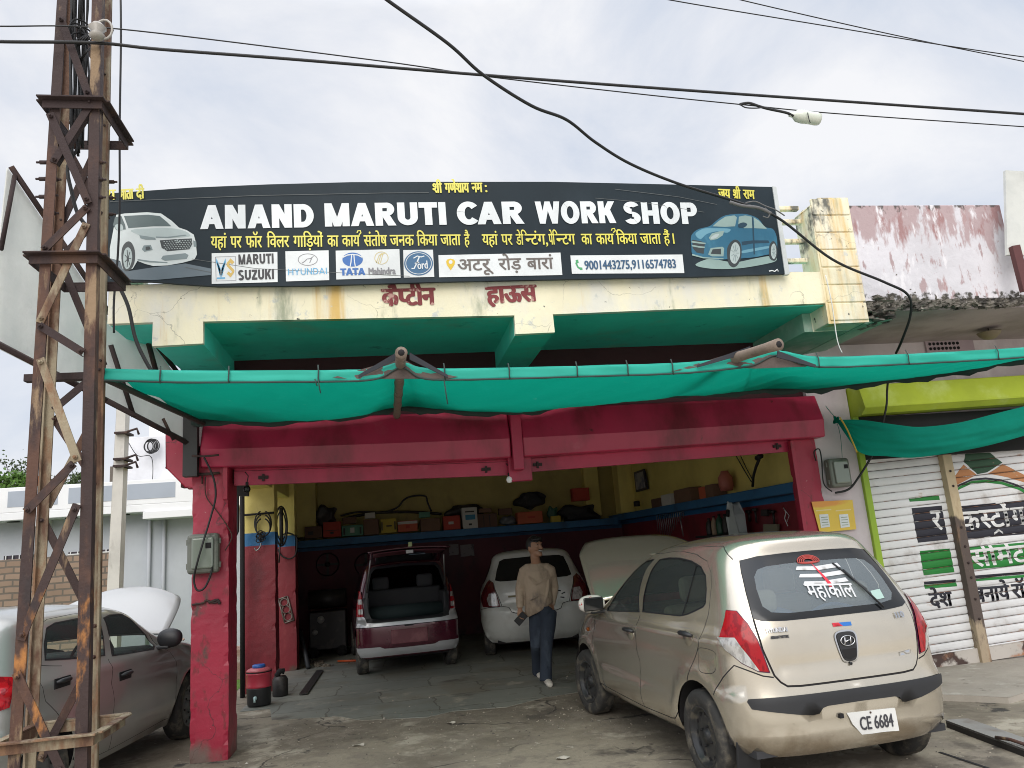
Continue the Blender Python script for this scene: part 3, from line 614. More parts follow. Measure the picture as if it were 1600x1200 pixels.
u = pt(197, 760, Y=18); MB().box((u.x, 18, 3.0), (-2.6, 21, 4.62)).build('upper_storey', mat('upper_storey_white', (.66, .66, .68), .8, [((.5, .5, .5), 1, .5, .75, .4)]), H, .01)
MB().box((u.x + .02, 19.5, 3.0), (u.x + 1.0, 21.5, pt(200, 655, Y=19.5).z)).build('roof_room', WHITE, H)
MB().box((pt(166, 757, Y=18).x, 18.2, 3.0), (u.x - .02, 20, 4.02)).build('stair_head', mat('stair_head_dark', (.13, .11, .09), .9), H)
# water tank and coil on the roof, plants above the parapet
tag(MB().box((pt(55, 755, Y=19).x, 19, 3.4), (pt(64, 740, Y=19).x, 19.3, 4.0)).build('cloth_sheet', mat('orange_cloth', (.65, .16, .02), .8), None, 0, loc=(-8, 19, 3.4)), 'small orange cloth showing above the grey house roof', 'cloth')
LEAF = mat('palm_leaf', (.07, .15, .015), .6, var=.1); LEAF2 = mat('dull_leaf', (.05, .08, .02), .7, var=.1)
def bush(name, c, rx, rz, n, m, label, lw=.03, seed=1):
    r = random.Random(seed); t = thing(name, label, 'plant', c); mb = MB(); c = Vector(c); cl = [Vector((r.uniform(-.8, .8) * rx, r.uniform(-.5, .5) * rx, r.uniform(.1, .9) * rz)) for _ in range(14)]
    for k in range(n):
        q = r.choice(cl); p = c + q + Vector((r.gauss(0, .16) * rx, r.gauss(0, .16) * rx, r.gauss(0, .13) * rz)); d = Vector((r.uniform(-1, 1), r.uniform(-1, 1), r.uniform(-.3, 1))).normalized(); s = d.cross(Vector((r.uniform(-1, 1), r.uniform(-1, 1), r.uniform(-1, 1)))).normalized(); L = lw * r.uniform(1.5, 3)
        mb.add([p, p + d * L * .5 + s * lw * .5, p + d * L, p + d * L * .5 - s * lw * .5], [(0, 1, 2, 3)])
    mb.build('foliage', m, t); st = MB()
    for q in cl: st.tube([c - Vector((0, 0, .4)), c + q * .5, c + q], [.015, .01, .004], 5)
    st.build('stem', RUSTD, t); return t
q = pt(4, 765, Y=17.5); bush('bushy_plant', (q.x, 17.5, q.z - .05), .40, .42, 700, LEAF, 'bright green bushy plant rising over the left end of the grey house parapet', .05, 2)
q = pt(24, 765, Y=18); bush('leafy_shrub', (q.x, 18, q.z - .05), .30, .75, 420, LEAF2, 'dull green twiggy shrub above the parapet beside the bright bush', .035, 5)
q = pt(108, 765, Y=19); bush('leafy_shrub', (q.x, 19, q.z - .05), .45, .42, 500, LEAF2, 'low dark shrub on the house roof between the tower legs', .04, 9)
# brick compound wall
bw = MB().box((-14, 13.2, 0), (pt(172, 900, Y=13.2).x, 13.42, pt(60, 871, Y=13.2).z)); tag(bw.build('brick_wall', BRICK, None, .01, loc=(-8, 13.2, 0)), 'bare brown brick compound wall behind the rusty tower', 'wall')
# rubble by the wall
for k in range(7):
    p = pt(272 + (k % 3) * 9, 1003, Y=12.5); m_ = MB(); rock(m_, (p.x + .1 * k - .3, 12.4 + .1 * (k % 4), .45 + .12 * (k % 2)), (.12, .1, .07), k + 60)
    if k == 0: rub = m_
    else: rub.add(m_.v, m_.f)
rub.box((-3.2, 12.3, 0), (-2.1, 12.9, .42)); tag(rub.build('rubble_heap', mat('brick_rubble', (.32, .22, .17), .95, [((.5, .46, .42), 5, .5, .7, 1)], bump=.6), None, loc=(-2.6, 12.5, 0)), 'low heap of broken brick beyond the open bonnet of the silver car', 'rubble')
# concrete utility pole
PP = thing('utility_pole', 'tapered grey concrete utility pole between the tower and the house', 'utility pole', (pt(178, 935, Y=12.2).x, 12.2, 0))
a, b = pt(179, 935, Y=12.2), pt(191, 650, Y=12.2); d = (b - a) / (b.z - a.z); p0 = a - d * a.z; p1 = b + d * .35
MB().prism([p0 + Vector((-.085, -.1, 0)), p0 + Vector((.085, -.1, 0)), p1 + Vector((.062, -.07, 0)), p1 + Vector((-.062, -.07, 0))], (0, .2, 0)).build('pole', mat('pole_concrete', (.58, .56, .52), .9, [((.38, .36, .33), 5, .55, .7, .3)], bump=.2), PP, .01)
for y_ in (676, 717, 728):
    cl = MB(); c = pt(190 - (y_ - 650) * .04, y_, Y=12.05); cl.box(c + Vector((-.09, -.02, -.015)), c + Vector((.09, .3, .015)))
    cl.tube([c + Vector((.1, -.05, 0)), c + Vector((.24, -.06, .04)), c + Vector((.27, -.06, -.05))], .018, 6)
    cl.build('insulator_clamp', RUSTD, PP)
wc = MB()
c = pt(237, 698, Y=17.9)
for k in range(7):
    rr = .10 + .014 * (k % 4); wc.tube([(c.x + .02 * k - .05 + rr * math.cos(t) * .95, 17.85 - .01 * k, c.z + rr * 1.15 * math.sin(t)) for t in np.linspace(0, 6.28, 22)], .012, 5, False)
wc.tube(pxs([(200, 690), (215, 712), (237, 715), (238, 760)], 17.86, 5), .008, 4)
tag(wc.build('cable_coil', BLACK, None, loc=c), 'coil of black cable hung on the white upper storey of the house', 'cable coil')

# ================================================================== white hoarding seen at a slant
HO = thing('hoarding', 'weathered white hoarding sheet on a rusty frame seen at a slant behind the tower', 'hoarding', (-2.3, 6, 3))
def hp(px, py):
    # vertical plane from (-2.75, 5.35) to (-1.80, 7.2)
    v = CM @ np.array([px - 800., py - 600., FPX]); ax, ay, bx, by = -2.80, 5.45, -1.80, 7.22; nx, ny = by - ay, -(bx - ax)
    t = (nx * ax + ny * ay) / (nx * v[0] + ny * v[1]); return Vector((v[0] * t, v[1] * t, CAMZ + v[2] * t))
HN = Vector((1.77, -1.0, 0)).normalized()
sh = [hp(*p) for p in ((12, 262), (80, 362), (170, 497), (240, 540), (272, 582), (318, 655), (312, 704), (160, 626), (0, 545), (-60, 510), (-60, 300), (-8, 420), (0, 300))[:9]] + [hp(-3, 400)]
MB().prism([p for p in sh], -HN * .012).build('sheet', cloth('old_white_flex', (.76, .78, .74), .45, [((.52, .57, .54), 1.6, .48, .68, .5), ((.62, .52, .42), 2.4, .62, .8, .5), ((.30, .31, .29), 5, .66, .74, .3)]), HO)
fb = MB()
def bar(mb, P, t=.03, off=-.035):
    for a, b in zip(P[:-1], P[1:]):
        mb.tube([a - HN * off, b - HN * off], t, 4)
bar(fb, [hp(*p) for p in ((12, 262), (80, 362), (170, 497), (240, 540), (272, 582), (318, 655))], .028)
bar(fb, [hp(*p) for p in ((-10, 538), (160, 626), (314, 706))], .026)
bar(fb, [hp(18, 275), hp(-4, 392)], .018); bar(fb, [hp(168, 540), hp(204, 652)], .02); bar(fb, [hp(250, 655), hp(266, 688)], .018); bar(fb, [hp(225, 530), hp(240, 585)], .022)
fb.build('frame', RUSTD, HO)
tag(MB().box((-1.80, 7.2, 2.42), (-1.68, 7.32, 3.0), R(4)).build('mounting_post', mat('dark_steel', (.03, .03, .032), .6), None, 0, loc=(-1.75, 7.2, 2.4)), 'short dark steel post carrying the hoarding beside the maroon lintel', 'post')

# ================================================================== lattice tower
TY0, TY1 = 4.75, 5.2
T = thing('lattice_tower', 'tall rusty steel lattice tower with bolted angle braces in front of the silver car', 'tower', (-1.85, 5.0, 0))
def line(p, q, Y, ext0=0., ext1=0.):
    a, b = pt(*p, Y=Y), pt(*q, Y=Y); d = (b - a)
    return a - d * ext0, b + d * ext1
def leg(p, q, Y, m, w_=.115, sx=1, sy=1, t=.012):
    a, b = pt(*p, Y=Y), pt(*q, Y=Y); d = (b - a) / (b.z - a.z); a = a - d * (a.z + .02); b = b + d * (6.1 - b.z)
    mb = MB()
    mb.prism([a + Vector((-w_ / 2, 0, 0)), a + Vector((w_ / 2, 0, 0)), b + Vector((w_ / 2, 0, 0)), b + Vector((-w_ / 2, 0, 0))], (0, t, 0))
    x0 = -w_ / 2 if sx > 0 else w_ / 2 - t
    mb.prism([a + Vector((x0, t + .001, 0)), a + Vector((x0 + t, t + .001, 0)), b + Vector((x0 + t, t + .001, 0)), b + Vector((x0, t + .001, 0))], (0, w_ * .75 * sy, 0))
    mb.box(a + Vector((-w_, -.03, -.01)), a + Vector((w_, w_, .03)))
    return mb.build('leg', m, T, .003)
L1 = leg((24, 1150), (96, 10), TY0, RUST, .060, 1); L2 = leg((127, 1150), (151, 10), TY0, RUST, .062, -1)
L3 = leg((52, 1100), (110, 10), TY1, RUSTP, .058, 1, -.9); L4 = leg((147, 1100), (168, 10), TY1, RUSTP, .056, -1, -.9)
BK = 0
def brace(p, q, Y, m, w_=.046, dy=-.014):
    a, b = pt(*p, Y=Y), pt(*q, Y=Y); d = (b - a).normalized(); n = Vector((-d.z, 0, d.x)) * (w_ / 2)
    global BK; BK += 1; a.y += dy * (1 + .55 * (BK % 4)); b.y += dy * (1 + .55 * (BK % 4))
    mb = MB().prism([a - n, a + n, b + n, b - n], (0, .009, 0)); mb.prism([a - n + Vector((0, .01, 0)), a - n * .8 + Vector((0, .01, 0)), b - n * .8 + Vector((0, .01, 0)), b - n + Vector((0, .01, 0))], (0, .035, 0))
    for e in (.04, .96):
        c = a.lerp(b, e)
        mb.lathe([(.014, 0), (.014, -.014), (.008, -.016), (.008, -.03)], 6, (c.x, c.y, c.z), 'Y')
    return mb.build('brace', m, T, .002)
for p, q, Y, m_ in (((122, 788), (34, 1000), TY0, RUST), ((28, 1050), (100, 1206), TY0, RUST), ((118, 725), (44, 800), TY0, RUST), ((84, 255), (145, 160), TY0, RUSTD), ((138, 325), (70, 392), TY0, RUSTD), ((64, 510), (132, 552), TY0, RUSTD), ((66, 562), (124, 722), TY0, RUSTP), ((136, 350), (63, 505), TY0, RUSTP), ((96, 30), (140, 152), TY0, RUSTD), ((80, 180), (140, 320), TY0, RUSTD)):
    brace(p, q, Y, m_, dy=-.012)
for p, q, Y, m_ in (((150, 640), (70, 792), TY1, RUSTP), ((62, 806), (152, 985), TY1, RUST), ((92, 405), (160, 570), TY1, RUSTD), ((166, 190), (92, 350), TY1, RUSTD), ((170, 40), (110, 190), TY1, RUSTD), ((150, 1020), (60, 1190), TY1, RUST), ((158, 575), (80, 640), TY1, RUSTD), ((80, 650), (152, 760), TY1, RUST), ((98, 220), (164, 340), TY1, RUSTD), ((160, 330), (96, 400), TY1, RUSTD), ((108, 30), (166, 120), TY1, RUSTD)):
    brace(p, q, Y, m_, dy=.012)
def ring(pyL, pyR, m, xl=-.035, xr=.035):
    "angle collar: upright plate and outward flange on all four sides"
    fl = pt(*pyL, Y=TY0 - .03); fr = pt(*pyR, Y=TY0 - .03); z = (fl.z + fr.z) / 2; x0, x1 = fl.x + xl, fr.x + xr; y0, y1 = TY0 - .03, TY1 + .04
    mb = MB(); t = .01; h = .055; f = .040
    mb.box((x0, y0, z - h), (x1, y0 + t, z)).box((x0 - .02, y0 - f, z + .001), (x1 + .02, y0 + t, z + .012))
    mb.box((x0, y1 - t, z - h), (x1, y1, z)).box((x0 - .02, y1 - t, z + .001), (x1 + .02, y1 + f, z + .012))
    mb.box((x0, y0 + t + .002, z - h), (x0 + t, y1 - t - .002, z)).box((x0 - f, y0 + t + .002, z + .001), (x0 + t, y1 - t - .002, z + .012))
    mb.box((x1 - t, y0 + t + .002, z - h), (x1, y1 - t - .002, z)).box((x1 - t, y0 + t + .002, z + .001), (x1 + f, y1 - t - .002, z + .012))
    return mb.build('collar', m, T, .002)
ring((75, 155), (150, 158), RUSTD); ring((55, 397), (143, 399), RUSTD); ring((5, 1163), (135, 1150), RUSTP)
bt = MB()
for px, py, Y, s in ((61, 250, TY0, -1), (60, 276, TY0, -1), (85, 277, TY0, 1), (156, 250, TY0, 1), (156, 277, TY0, 1), (174, 281, TY1, 1), (81, 330, TY0, 1), (172, 332, TY1, 1), (60, 304, TY0, -1), (80, 302, TY0, 1), (155, 305, TY0, 1), (172, 306, TY1, 1)):
    c = pt(px, py, Y=Y); bt.tube([c + Vector((-.045 * s, .03, 0)), c + Vector((.008 * s, .03, 0))], .013, 6); bt.tube([c + Vector((.008 * s, .03, 0)), c + Vector((.028 * s, .03, 0))], .007, 6)
bt.build('bolt', RUSTD, T)
MB().box(pt(36, 596, Y=TY1 + .13), pt(170, 583, Y=TY1 + .19)).build('cross_bar', RUSTD, T, .004)
tb = thing('cable_bundle', 'tangle of black cables running up inside the top of the rusty tower', 'cables', pt(125, 150, Y=5.0))
mb = MB(); r3 = random.Random(11)
for k in range(15):
    x = 112 + r3.uniform(0, 28); P = [pt(x + r3.uniform(-3, 3), y, Y=4.98 + r3.uniform(-.05, .05)) for y in (-60, 0, 60, 110, 165, 210 + r3.uniform(-30, 40))]; mb.tube(spline(P, 4), r3.uniform(.005, .011), 5)
for k in range(6):
    c = pt(124 + r3.uniform(-6, 12), r3.uniform(38, 78), Y=4.9); rr = r3.uniform(.05, .1)
    mb.tube([c + Vector((rr * .7 * math.cos(t), .03 * math.sin(2 * t), rr * math.sin(t))) for t in np.linspace(0, 6.28, 18)], .006, 5, False)
mb.tube(pxs([(130, 170), (124, 225), (106, 260), (112, 300), (122, 335), (140, 358)], 5.0, 5), .012, 6)
mb.build('strand', BLACK, tb)
tag(MB().tube(pxs([(188, -30), (189, 60), (187, 200), (187, 320), (184, 400), (178, 470), (178, 520)], 5.6, 6), .008, 6).build('hanging_wire', BLACK, None, loc=pt(188, 100, Y=5.6)), 'thin black wire hanging straight down beside the tower', 'wire')
tag(MB().tube(pxs([(182, 440), (200, 478), (212, 530), (232, 572), (255, 605)], 6.0, 6), .014, 6).build('hanging_wire', BLACK, None, loc=pt(200, 478, Y=6)), 'thick dark cable looping from under the banner to the awning corner', 'wire')
ins = MB(); c = pt(152, 50, Y=4.66); ins.lathe([(.03, 0), (.05, .02), (.03, .05), (.055, .08), (.03, .11)], 10, c - Vector((0, 0, .05))); ins.tube([c + Vector((.04 + .05 * math.cos(t), 0, .02 + .07 * math.sin(t))) for t in np.linspace(-1.5, 2.6, 10)], .008, 5)
tag(ins.build('insulator', mat('grey_porcelain', (.35, .33, .30), .4), None, loc=c), 'grey cable insulator tied to the front right tower leg', 'insulator')

# ================================================================== overhead cables
def cable(name, pts, r, label, n=8): return tag(MB().tube(spline([pt(p[0], p[1], Y=p[2]) for p in pts], n), r, 6).build(name, BLACK, None, loc=pt(pts[1][0], pts[1][1], Y=pts[1][2])), label, 'cable')
cable('overhead_cable', [(-120, 60, 4.4), (0, 65, 4.6), (150, 67, 4.72), (250, 77, 4.74), (450, 92, 4.76), (765, 118, 4.8), (1100, 143, 4.84), (1600, 178, 4.9), (1750, 188, 4.9)], .0105, 'thickest black cable crossing the whole sky from the tower')
cable('overhead_cable', [(-120, 38, 4.5), (0, 41, 4.6), (110, 41, 4.7), (240, 51, 4.74), (600, 96, 4.8), (765, 120, 4.84), (1000, 147, 4.9), (1155, 163, 4.9), (1300, 177, 4.9), (1600, 198, 4.9), (1750, 208, 4.9)], .0045, 'thin wire just under the thick cable with a plastic bottle tied to it')
cable('overhead_cable', [(540, -50, 4.2), (605, 0, 4.3), (700, 68, 4.5), (755, 117, 4.7), (830, 165, 4.9), (885, 187, 5.1), (930, 222, 5.3), (985, 256, 5.5), (1060, 287, 5.7), (1150, 315, 5.85), (1215, 340, 5.95), (1300, 405, 6.05), (1380, 440, 6.08), (1418, 460, 6.1), (1423, 490, 6.2), (1410, 530, 6.4), (1400, 552, 6.6)], .012, 'black cable dropping from the top of the sky past the right end of the banner')
cable('overhead_cable', [(900, -30, 5.4), (1047, 0, 5.5), (1300, 42, 5.6), (1470, 70, 5.6), (1600, 89, 5.6), (1720, 105, 5.6)], .005, 'lower of the two thin wires crossing in the top right sky')
cable('overhead_cable', [(1060, -25, 5.5), (1158, 0, 5.6), (1340, 42, 5.65), (1470, 70, 5.68), (1600, 96, 5.7), (1720, 120, 5.7)], .005, 'upper of the two thin wires crossing in the top right sky')
cable('hanging_cable', [(1390, 582, 6.7), (1387, 600, 6.95), (1386, 612, 7.05), (1384, 640, 7.1), (1368, 700, 7.2), (1340, 748, 7.3), (1325, 765, 7.34), (1305, 770, 7.38)], .011, 'black cable curving from under the green awning down to the right meter box')
tag(MB().tube(spline([pt(*p, Y=5.9) for p in ((1290, 430), (1300, 475), (1308, 530), (1316, 552))], 5), .005, 5).build('string', mat('white_string', (.7, .7, .68), .8), None, loc=pt(1290, 430, Y=5.9)), 'thin white string hanging in front of the right teal soffit', 'string')
# splice on the cable, and the bottle
sp2 = MB(); c = pt(1258, 183, Y=4.86); ax = (pt(1282, 187, Y=4.86) - pt(1238, 180, Y=4.86)).normalized()
tag(MB().tube([c - ax * .13, c - ax * .115, c - ax * .10, c - ax * .07, c - ax * .02, c + ax * .03, c + ax * .09, c + ax * .115, c + ax * .12], [.016, .018, .02, .045, .052, .048, .05, .045, .02], 12).build('plastic_bottle', mat('cloudy_plastic', (.62, .66, .58), .35, [((.45, .5, .35), 9, .5, .7, 1), ((.5, .2, .06), 12, .70, .74, 1)], coat=.4), None, loc=c), 'cloudy plastic bottle tied to the thin overhead wire', 'bottle')
mb = MB(); mb.tube(pxs([(1156, 163), (1170, 161), (1186, 166), (1200, 170), (1228, 176), (1240, 181)], 4.85, 5), .010, 6); mb.tube(pxs([(1156, 163), (1165, 168), (1180, 169), (1192, 168)], 4.84, 5), .005, 5)
mb.tube(pxs([(1262, 176), (1264, 186), (1266, 192)], 4.80, 4), .004, 4)
tag(mb.build('cable_tie', BLACK, None, loc=pt(1190, 166, Y=4.85)), 'wrapped wire knot holding the bottle to the overhead wire', 'cable tie')
mb = MB(); mb.tube(pxs([(1140, 316), (1160, 322), (1185, 325), (1205, 334)], 5.8, 5), .016, 6); mb.tube(pxs([(1165, 317), (1180, 315), (1196, 322), (1212, 328), (1226, 337)], 5.8, 5), .006, 5); mb.tube(pxs([(1195, 325), (1202, 332), (1200, 340), (1192, 338)], 5.8, 5), .006, 5)
tag(mb.build('cable_splice', mat('grey_tape', (.12, .12, .12), .6), None, loc=pt(1180, 322, Y=5.8)), 'taped cable splice in front of the right end of the banner', 'cable splice')
# ================================================================== shop banner
SGY = 6.12
S = thing('shop_banner', 'long black shop banner with white and yellow lettering and a printed car at each end', 'banner', (.8, SGY, 3.7))
NAVY = mat('banner_flex', (.009, .019, .027), .55, [((.016, .028, .038), 1.3, .45, .7, .6), ((.04, .055, .065), 3.5, .66, .8, .25)], var=.05, spec=.25)
out = [(140, 304), (200, 300), (300, 293), (420, 288), (550, 284.5), (700, 284), (860, 284), (1000, 287), (1206, 292), (1226, 428), (1100, 432), (900, 436), (700, 440), (480, 446.5), (340, 447.5), (285, 444), (235, 440), (150, 440)]
MB().prism([pt(a, b, Y=SGY) for a, b in out], (0, .03, 0)).build('sheet', NAVY, S)
MB().prism([pt(a, b, Y=SGY - .01) for a, b in ((1207, 291), (1213, 292), (1234, 428), (1227, 429))], (0, .05, 0)).build('frame_edge', mat('pale_frame', (.55, .58, .58), .5), S)
WLET = mat('white_print', (.72, .76, .78), .4, [((.58, .62, .64), 2, .5, .75, .5)]); YLET = mat('yellow_print', (.72, .66, .10), .4); BLET = mat('black_print', (.03, .03, .035), .5)
WBOX = mat('white_label_print', (.70, .73, .74), .45, [((.6, .63, .65), 2.5, .5, .75, 1)])
def sx(px, py): return pt(px, py, Y=SGY)
def T_(name, items, hpx, m, latin=True, bold=.0, lift=.006, par=None):
    mb = MB()
    for it in items:
        s, a, b = it[:3]; c = it[3] if len(it) > 3 else 0
        h = (sx(500, 400).z - sx(500, 400 + hpx).z)
        text(mb, s, sx(*a), sx(*b), h, latin, bold, lift=lift, clip=c)
    return mb.build(name, m, par or S)
HT = sx(500, 400).z - sx(500, 437.5).z
for s_, a, b in (('ANAND', (313, 358.5), (491, 355.5)), ('MARUTI', (508, 354.5), (698, 351.5)), ('CAR', (715, 351.5), (819, 350)), ('WORK', (838, 350), (962, 349)), ('SHOP', (976, 350), (1091, 350.5))): block_text(MB(), s_, sx(*a), sx(*b), HT, .292, .075).build('shop_name', WLET, S)
def by(x): return 387.8 + (x - 330) * (383.7 - 387.8) / 370 if x < 734 else 383.4 + (x - 734) * (381.2 - 383.4) / 320
W2 = [('यहां', 330, 354), ('पर', 360.5, 377.5), ('फॉर', 384.5, 409.5), ('िवलर', 417.5, 452), ('गािड़यों', 459, 505), ('का', 512, 529), ('काय', 535, 562.5), ('संतोष', 569, 605), ('जनक', 610, 647), ('िकया', 652, 684), ('जाता', 689, 720), ('है', 726, 734), ('यहां', 754, 778), ('पर', 784, 801),
      ('डेि', 807, 824), ('न', 821, 831, .6), ('टंग,', 830, 856), ('पेि', 858, 872), ('न', 869, 880, .6), ('टग', 879, 899), ('का', 909, 925.5), ('काय', 932, 959.5), ('िकया', 964, 996), ('जाता', 1001, 1033), ('हैं', 1038, 1047), ('।', 1052, 1053.5)]
for s, a, b, *c in W2: T_('slogan', [(s, (a, by(a)), (b, by(b)), *c)], 20, YLET, False, .0024)
rf = MB()
def stroke(mb, pts, wpx, lift=.0065):
    P = [sx(*p) for p in pts]; w_ = (sx(500, 400).z - sx(500, 400 + wpx).z) / 2
    L = []; Rr = []
    for i, p in enumerate(P):
        d = (P[min(i + 1, len(P) - 1)] - P[max(0, i - 1)]).normalized(); n = Vector((-d.z, 0, d.x)) * w_; L.append(p + n); Rr.append(p - n)
    vs = [];
    for a, b in zip(L, Rr): vs += [a + Vector((0, -lift, 0)), b + Vector((0, -lift, 0))]
    mb.add(vs, [(2 * i, 2 * i + 1, 2 * i + 3, 2 * i + 2) for i in range(len(P) - 1)])
    return mb
for x in (561, 958): stroke(rf, [(x - 3, by(x) - 21), (x - 2, by(x) - 24), (x + 2, by(x) - 24.5), (x + 3, by(x) - 21), (x, by(x) - 18)], 1.8)
rf.build('slogan', YLET, S)
H2 = sx(500, 400).z - sx(500, 418).z
for it in (('शी', (677, 302), (691, 301.7)), ('गणेशाय', (696, 301.5), (733, 301)), ('नम', (738, 301), (754, 300.7)), (':', (759, 300.5), (761, 300.4)), ('जय', (1123, 309.5), (1141, 310.3)), ('शी', (1146, 310.3), (1157, 310.8)), ('राम', (1162, 310.8), (1179, 311.5)), ('जय', (150, 314), (181, 312.5)), ('माता', (188, 312.5), (209, 311)), ('दी', (214, 311), (226, 310.3))):
    text(MB(), it[0], sx(*it[1]), sx(*it[2]), H2, False, .0042, lift=.006).build('invocation', YLET, S)
for x, y in ((684, 300), (1150.5, 309)): stroke(MB(), [(x - 3.5, y + 1), (x + 1, y - 3)], 1.6).build('invocation', YLET, S)
CRS = mat('crease_line', (.10, .11, .11), .6)
for l_, w_ in (([(172, 315.5), (400, 306), (600, 302), (670, 301.5)], .8), ([(930, 310), (1000, 316), (1100, 332)], .7), ([(960, 296), (1060, 308), (1120, 320)], .7), ([(300, 405), (400, 420), (640, 432)], .7), ([(290, 418), (330, 426)], .7)): stroke(MB(), l_, w_).build('crease', CRS, S)
def boxed(l): return flat(MB(), [sx(*p) for p in l], lift=.005).build('label_box', WBOX, S)
# maker labels
b1 = boxed([(331, 396), (433.5, 394), (434, 441), (331, 444)])
lb2 = MB()
CY = mat('sky_blue_print', (.12, .38, .62), .45); OC = mat('ochre_print', (.62, .42, .10), .45); TB = mat('teal_blue_print', (.08, .30, .45), .45); TATA = mat('strong_blue_print', (.02, .13, .42), .45); GO = mat('pale_gold_print', (.62, .52, .24), .45); GRY = mat('grey_print', (.22, .22, .24), .45)
mb = MB()
for s_, a, b in (('MARUTI', (373, 414), (428, 412)), ('SUZUKI', (372.5, 438.5), (428.5, 436.5))): block_text(mb, s_, sx(*a), sx(*b), sx(500, 400).z - sx(500, 415.5).z, .27, .10, lift=.0075)
mb.build('lettering', BLET, b1)
f1 = MB(); stroke(f1, [(337, 402), (368, 401), (369, 438.5), (338, 439.5), (337, 402)], .8, .0068); f1.build('logo', GRY, b1)
wg = MB()
for s in (-1, 1):
    for k in range(4): wg = flat(wg, [sx(345.5 + s * (7 - k * 1.6), 404 + k * 6), sx(345.5 + s * (8 - k * 1.6), 410 + k * 6), sx(345.5 + s * .6, 425 + k * 3.2), sx(345.5 + s * .4, 420 + k * 3)], lift=.0066)
flat(wg, [sx(339, 434), sx(352, 433.5), sx(352, 436), sx(339, 436.5)], lift=.0067); wg.build('logo', CY, b1)
sz = MB(); flat(sz, [sx(*p) for p in ((360.5, 404), (366.5, 410), (363, 413.5), (360, 411), (358, 413.5), (366.5, 422.5), (366, 426), (360.5, 434), (354.5, 428), (357.5, 424.5), (361, 427.5), (363, 425), (354.5, 416), (354.8, 411))], lift=.0068); sz.build('logo', OC, b1)
b2 = boxed([(446, 393), (513.5, 391.5), (514.5, 438), (447, 440)])
def ell(cx, cy, rx, ry, n=28, a0=0, a1=2 * math.pi, tilt=0): return [(cx + rx * math.cos(t) * math.cos(tilt) - ry * math.sin(t) * math.sin(tilt), cy + ry * math.sin(t) * math.cos(tilt) + rx * math.cos(t) * math.sin(tilt)) for t in np.linspace(a0, a1, n)]
h1 = MB(); stroke(h1, ell(481, 406, 15, 9), .9, .0066); stroke(h1, [(472, 411.5), (476, 409), (480, 405), (485, 404.5), (490, 401)], 1.1, .0066); stroke(h1, [(484, 411), (487, 404)], 1.1, .0066); h1.build('logo', GRY, b2)
block_text(MB(), 'HYUNDAI', sx(450.5, 430.5), sx(511, 428.5), sx(500, 400).z - sx(500, 409.8).z, .15, .16, lift=.0075).build('lettering', CY, b2)
b3 = boxed([(524.5, 392), (624, 389.5), (626, 434.5), (525.5, 437)])
t1 = MB(); flat(t1, [sx(*p) for p in ell(551, 406, 16, 11, 30)[:-1]], lift=.0064); t1.build('logo', TATA, b3)
t2 = MB(); stroke(t2, [(536, 402.5), (543, 399), (551, 398), (559, 399), (566, 402.5)], 1.8, .0074); stroke(t2, [(549.5, 399), (548.5, 410), (547, 418)], 1.5, .0074); stroke(t2, [(553, 399), (554, 410), (555.5, 418)], 1.5, .0074); t2.build('logo', WBOX, b3)
block_text(MB(), 'TATA', sx(532, 431), sx(571, 430), sx(500, 400).z - sx(500, 411).z, .28, .06, lift=.0075).build('lettering', TATA, b3)
t3 = MB(); stroke(t3, ell(596, 403.5, 10.5, 9.5), 1.0, .0066)
for k in range(3): stroke(t3, [(588 + k * 3.2, 411), (592 + k * 3, 400 - k), (597 + k * 2, 396)], 1.1, .0066)
t3.build('logo', GO, b3)
T_('lettering', [('Mahindra', (576.5, 429.5), (618, 428.5))], 11, GRY, True, .003, .0075, b3)
b4 = boxed([(630, 391), (676.5, 390.5), (678.5, 433), (631, 434)])
FB = mat('blue_oval_print', (.015, .11, .24), .4); fo = MB(); flat(fo, [sx(*p) for p in ell(654, 412, 22.5, 19, 36)[:-1]], lift=.0064); fo.build('logo', FB, b4)
fo2 = MB(); stroke(fo2, ell(654, 412, 20, 16.6, 36), .9, .0072); fo2.build('logo', WBOX, b4)
f3 = MB(); stroke(f3, [(646, 404), (652, 400.5), (658, 402), (663, 400.5)], 1.6, .0076); stroke(f3, [(655, 402), (651, 412), (647, 420), (643, 420)], 1.9, .0076); stroke(f3, [(648, 412), (655, 410)], 1.5, .0076)
text(f3, 'ord', sx(653, 421), sx(668.5, 420), sx(0, 400).z - sx(0, 414).z, True, .002, lift=.0076); f3.build('lettering', WLET, b4)
b5 = boxed([(685, 399), (875.5, 395), (878.5, 430), (686, 433.5)])
T_('lettering', [('अटरू', (716, 423.5), (770.5, 422)), ('रोड़', (780, 422), (815, 421)), ('बारां', (824, 421), (865, 420))], 20.5, mat('brown_grey_print', (.13, .11, .10), .5), False, .003, .0068, b5)
pn_ = MB(); flat(pn_, [sx(*p) for p in [(704, 423), (698, 414), (697, 409), (698.5, 406), (704, 404.5), (709.5, 406), (711, 409), (710, 414)]], lift=.0066); o = pn_.build('pin_symbol', mat('yellow_pin_print', (.70, .48, .03), .5), b5)
pw = MB(); flat(pw, [sx(*p) for p in ell(704, 410, 3, 3, 14)[:-1]], lift=.0078); pw.build('pin_hole', WBOX, o)
b6 = boxed([(891, 399.5), (1066, 398), (1069, 427), (893.5, 428)])
T_('lettering', [('9001443275,9116574783', (914, 421.5), (1056, 419))], 15, mat('phone_number_print', (.03, .09, .18), .5), True, .003, .0075, b6)
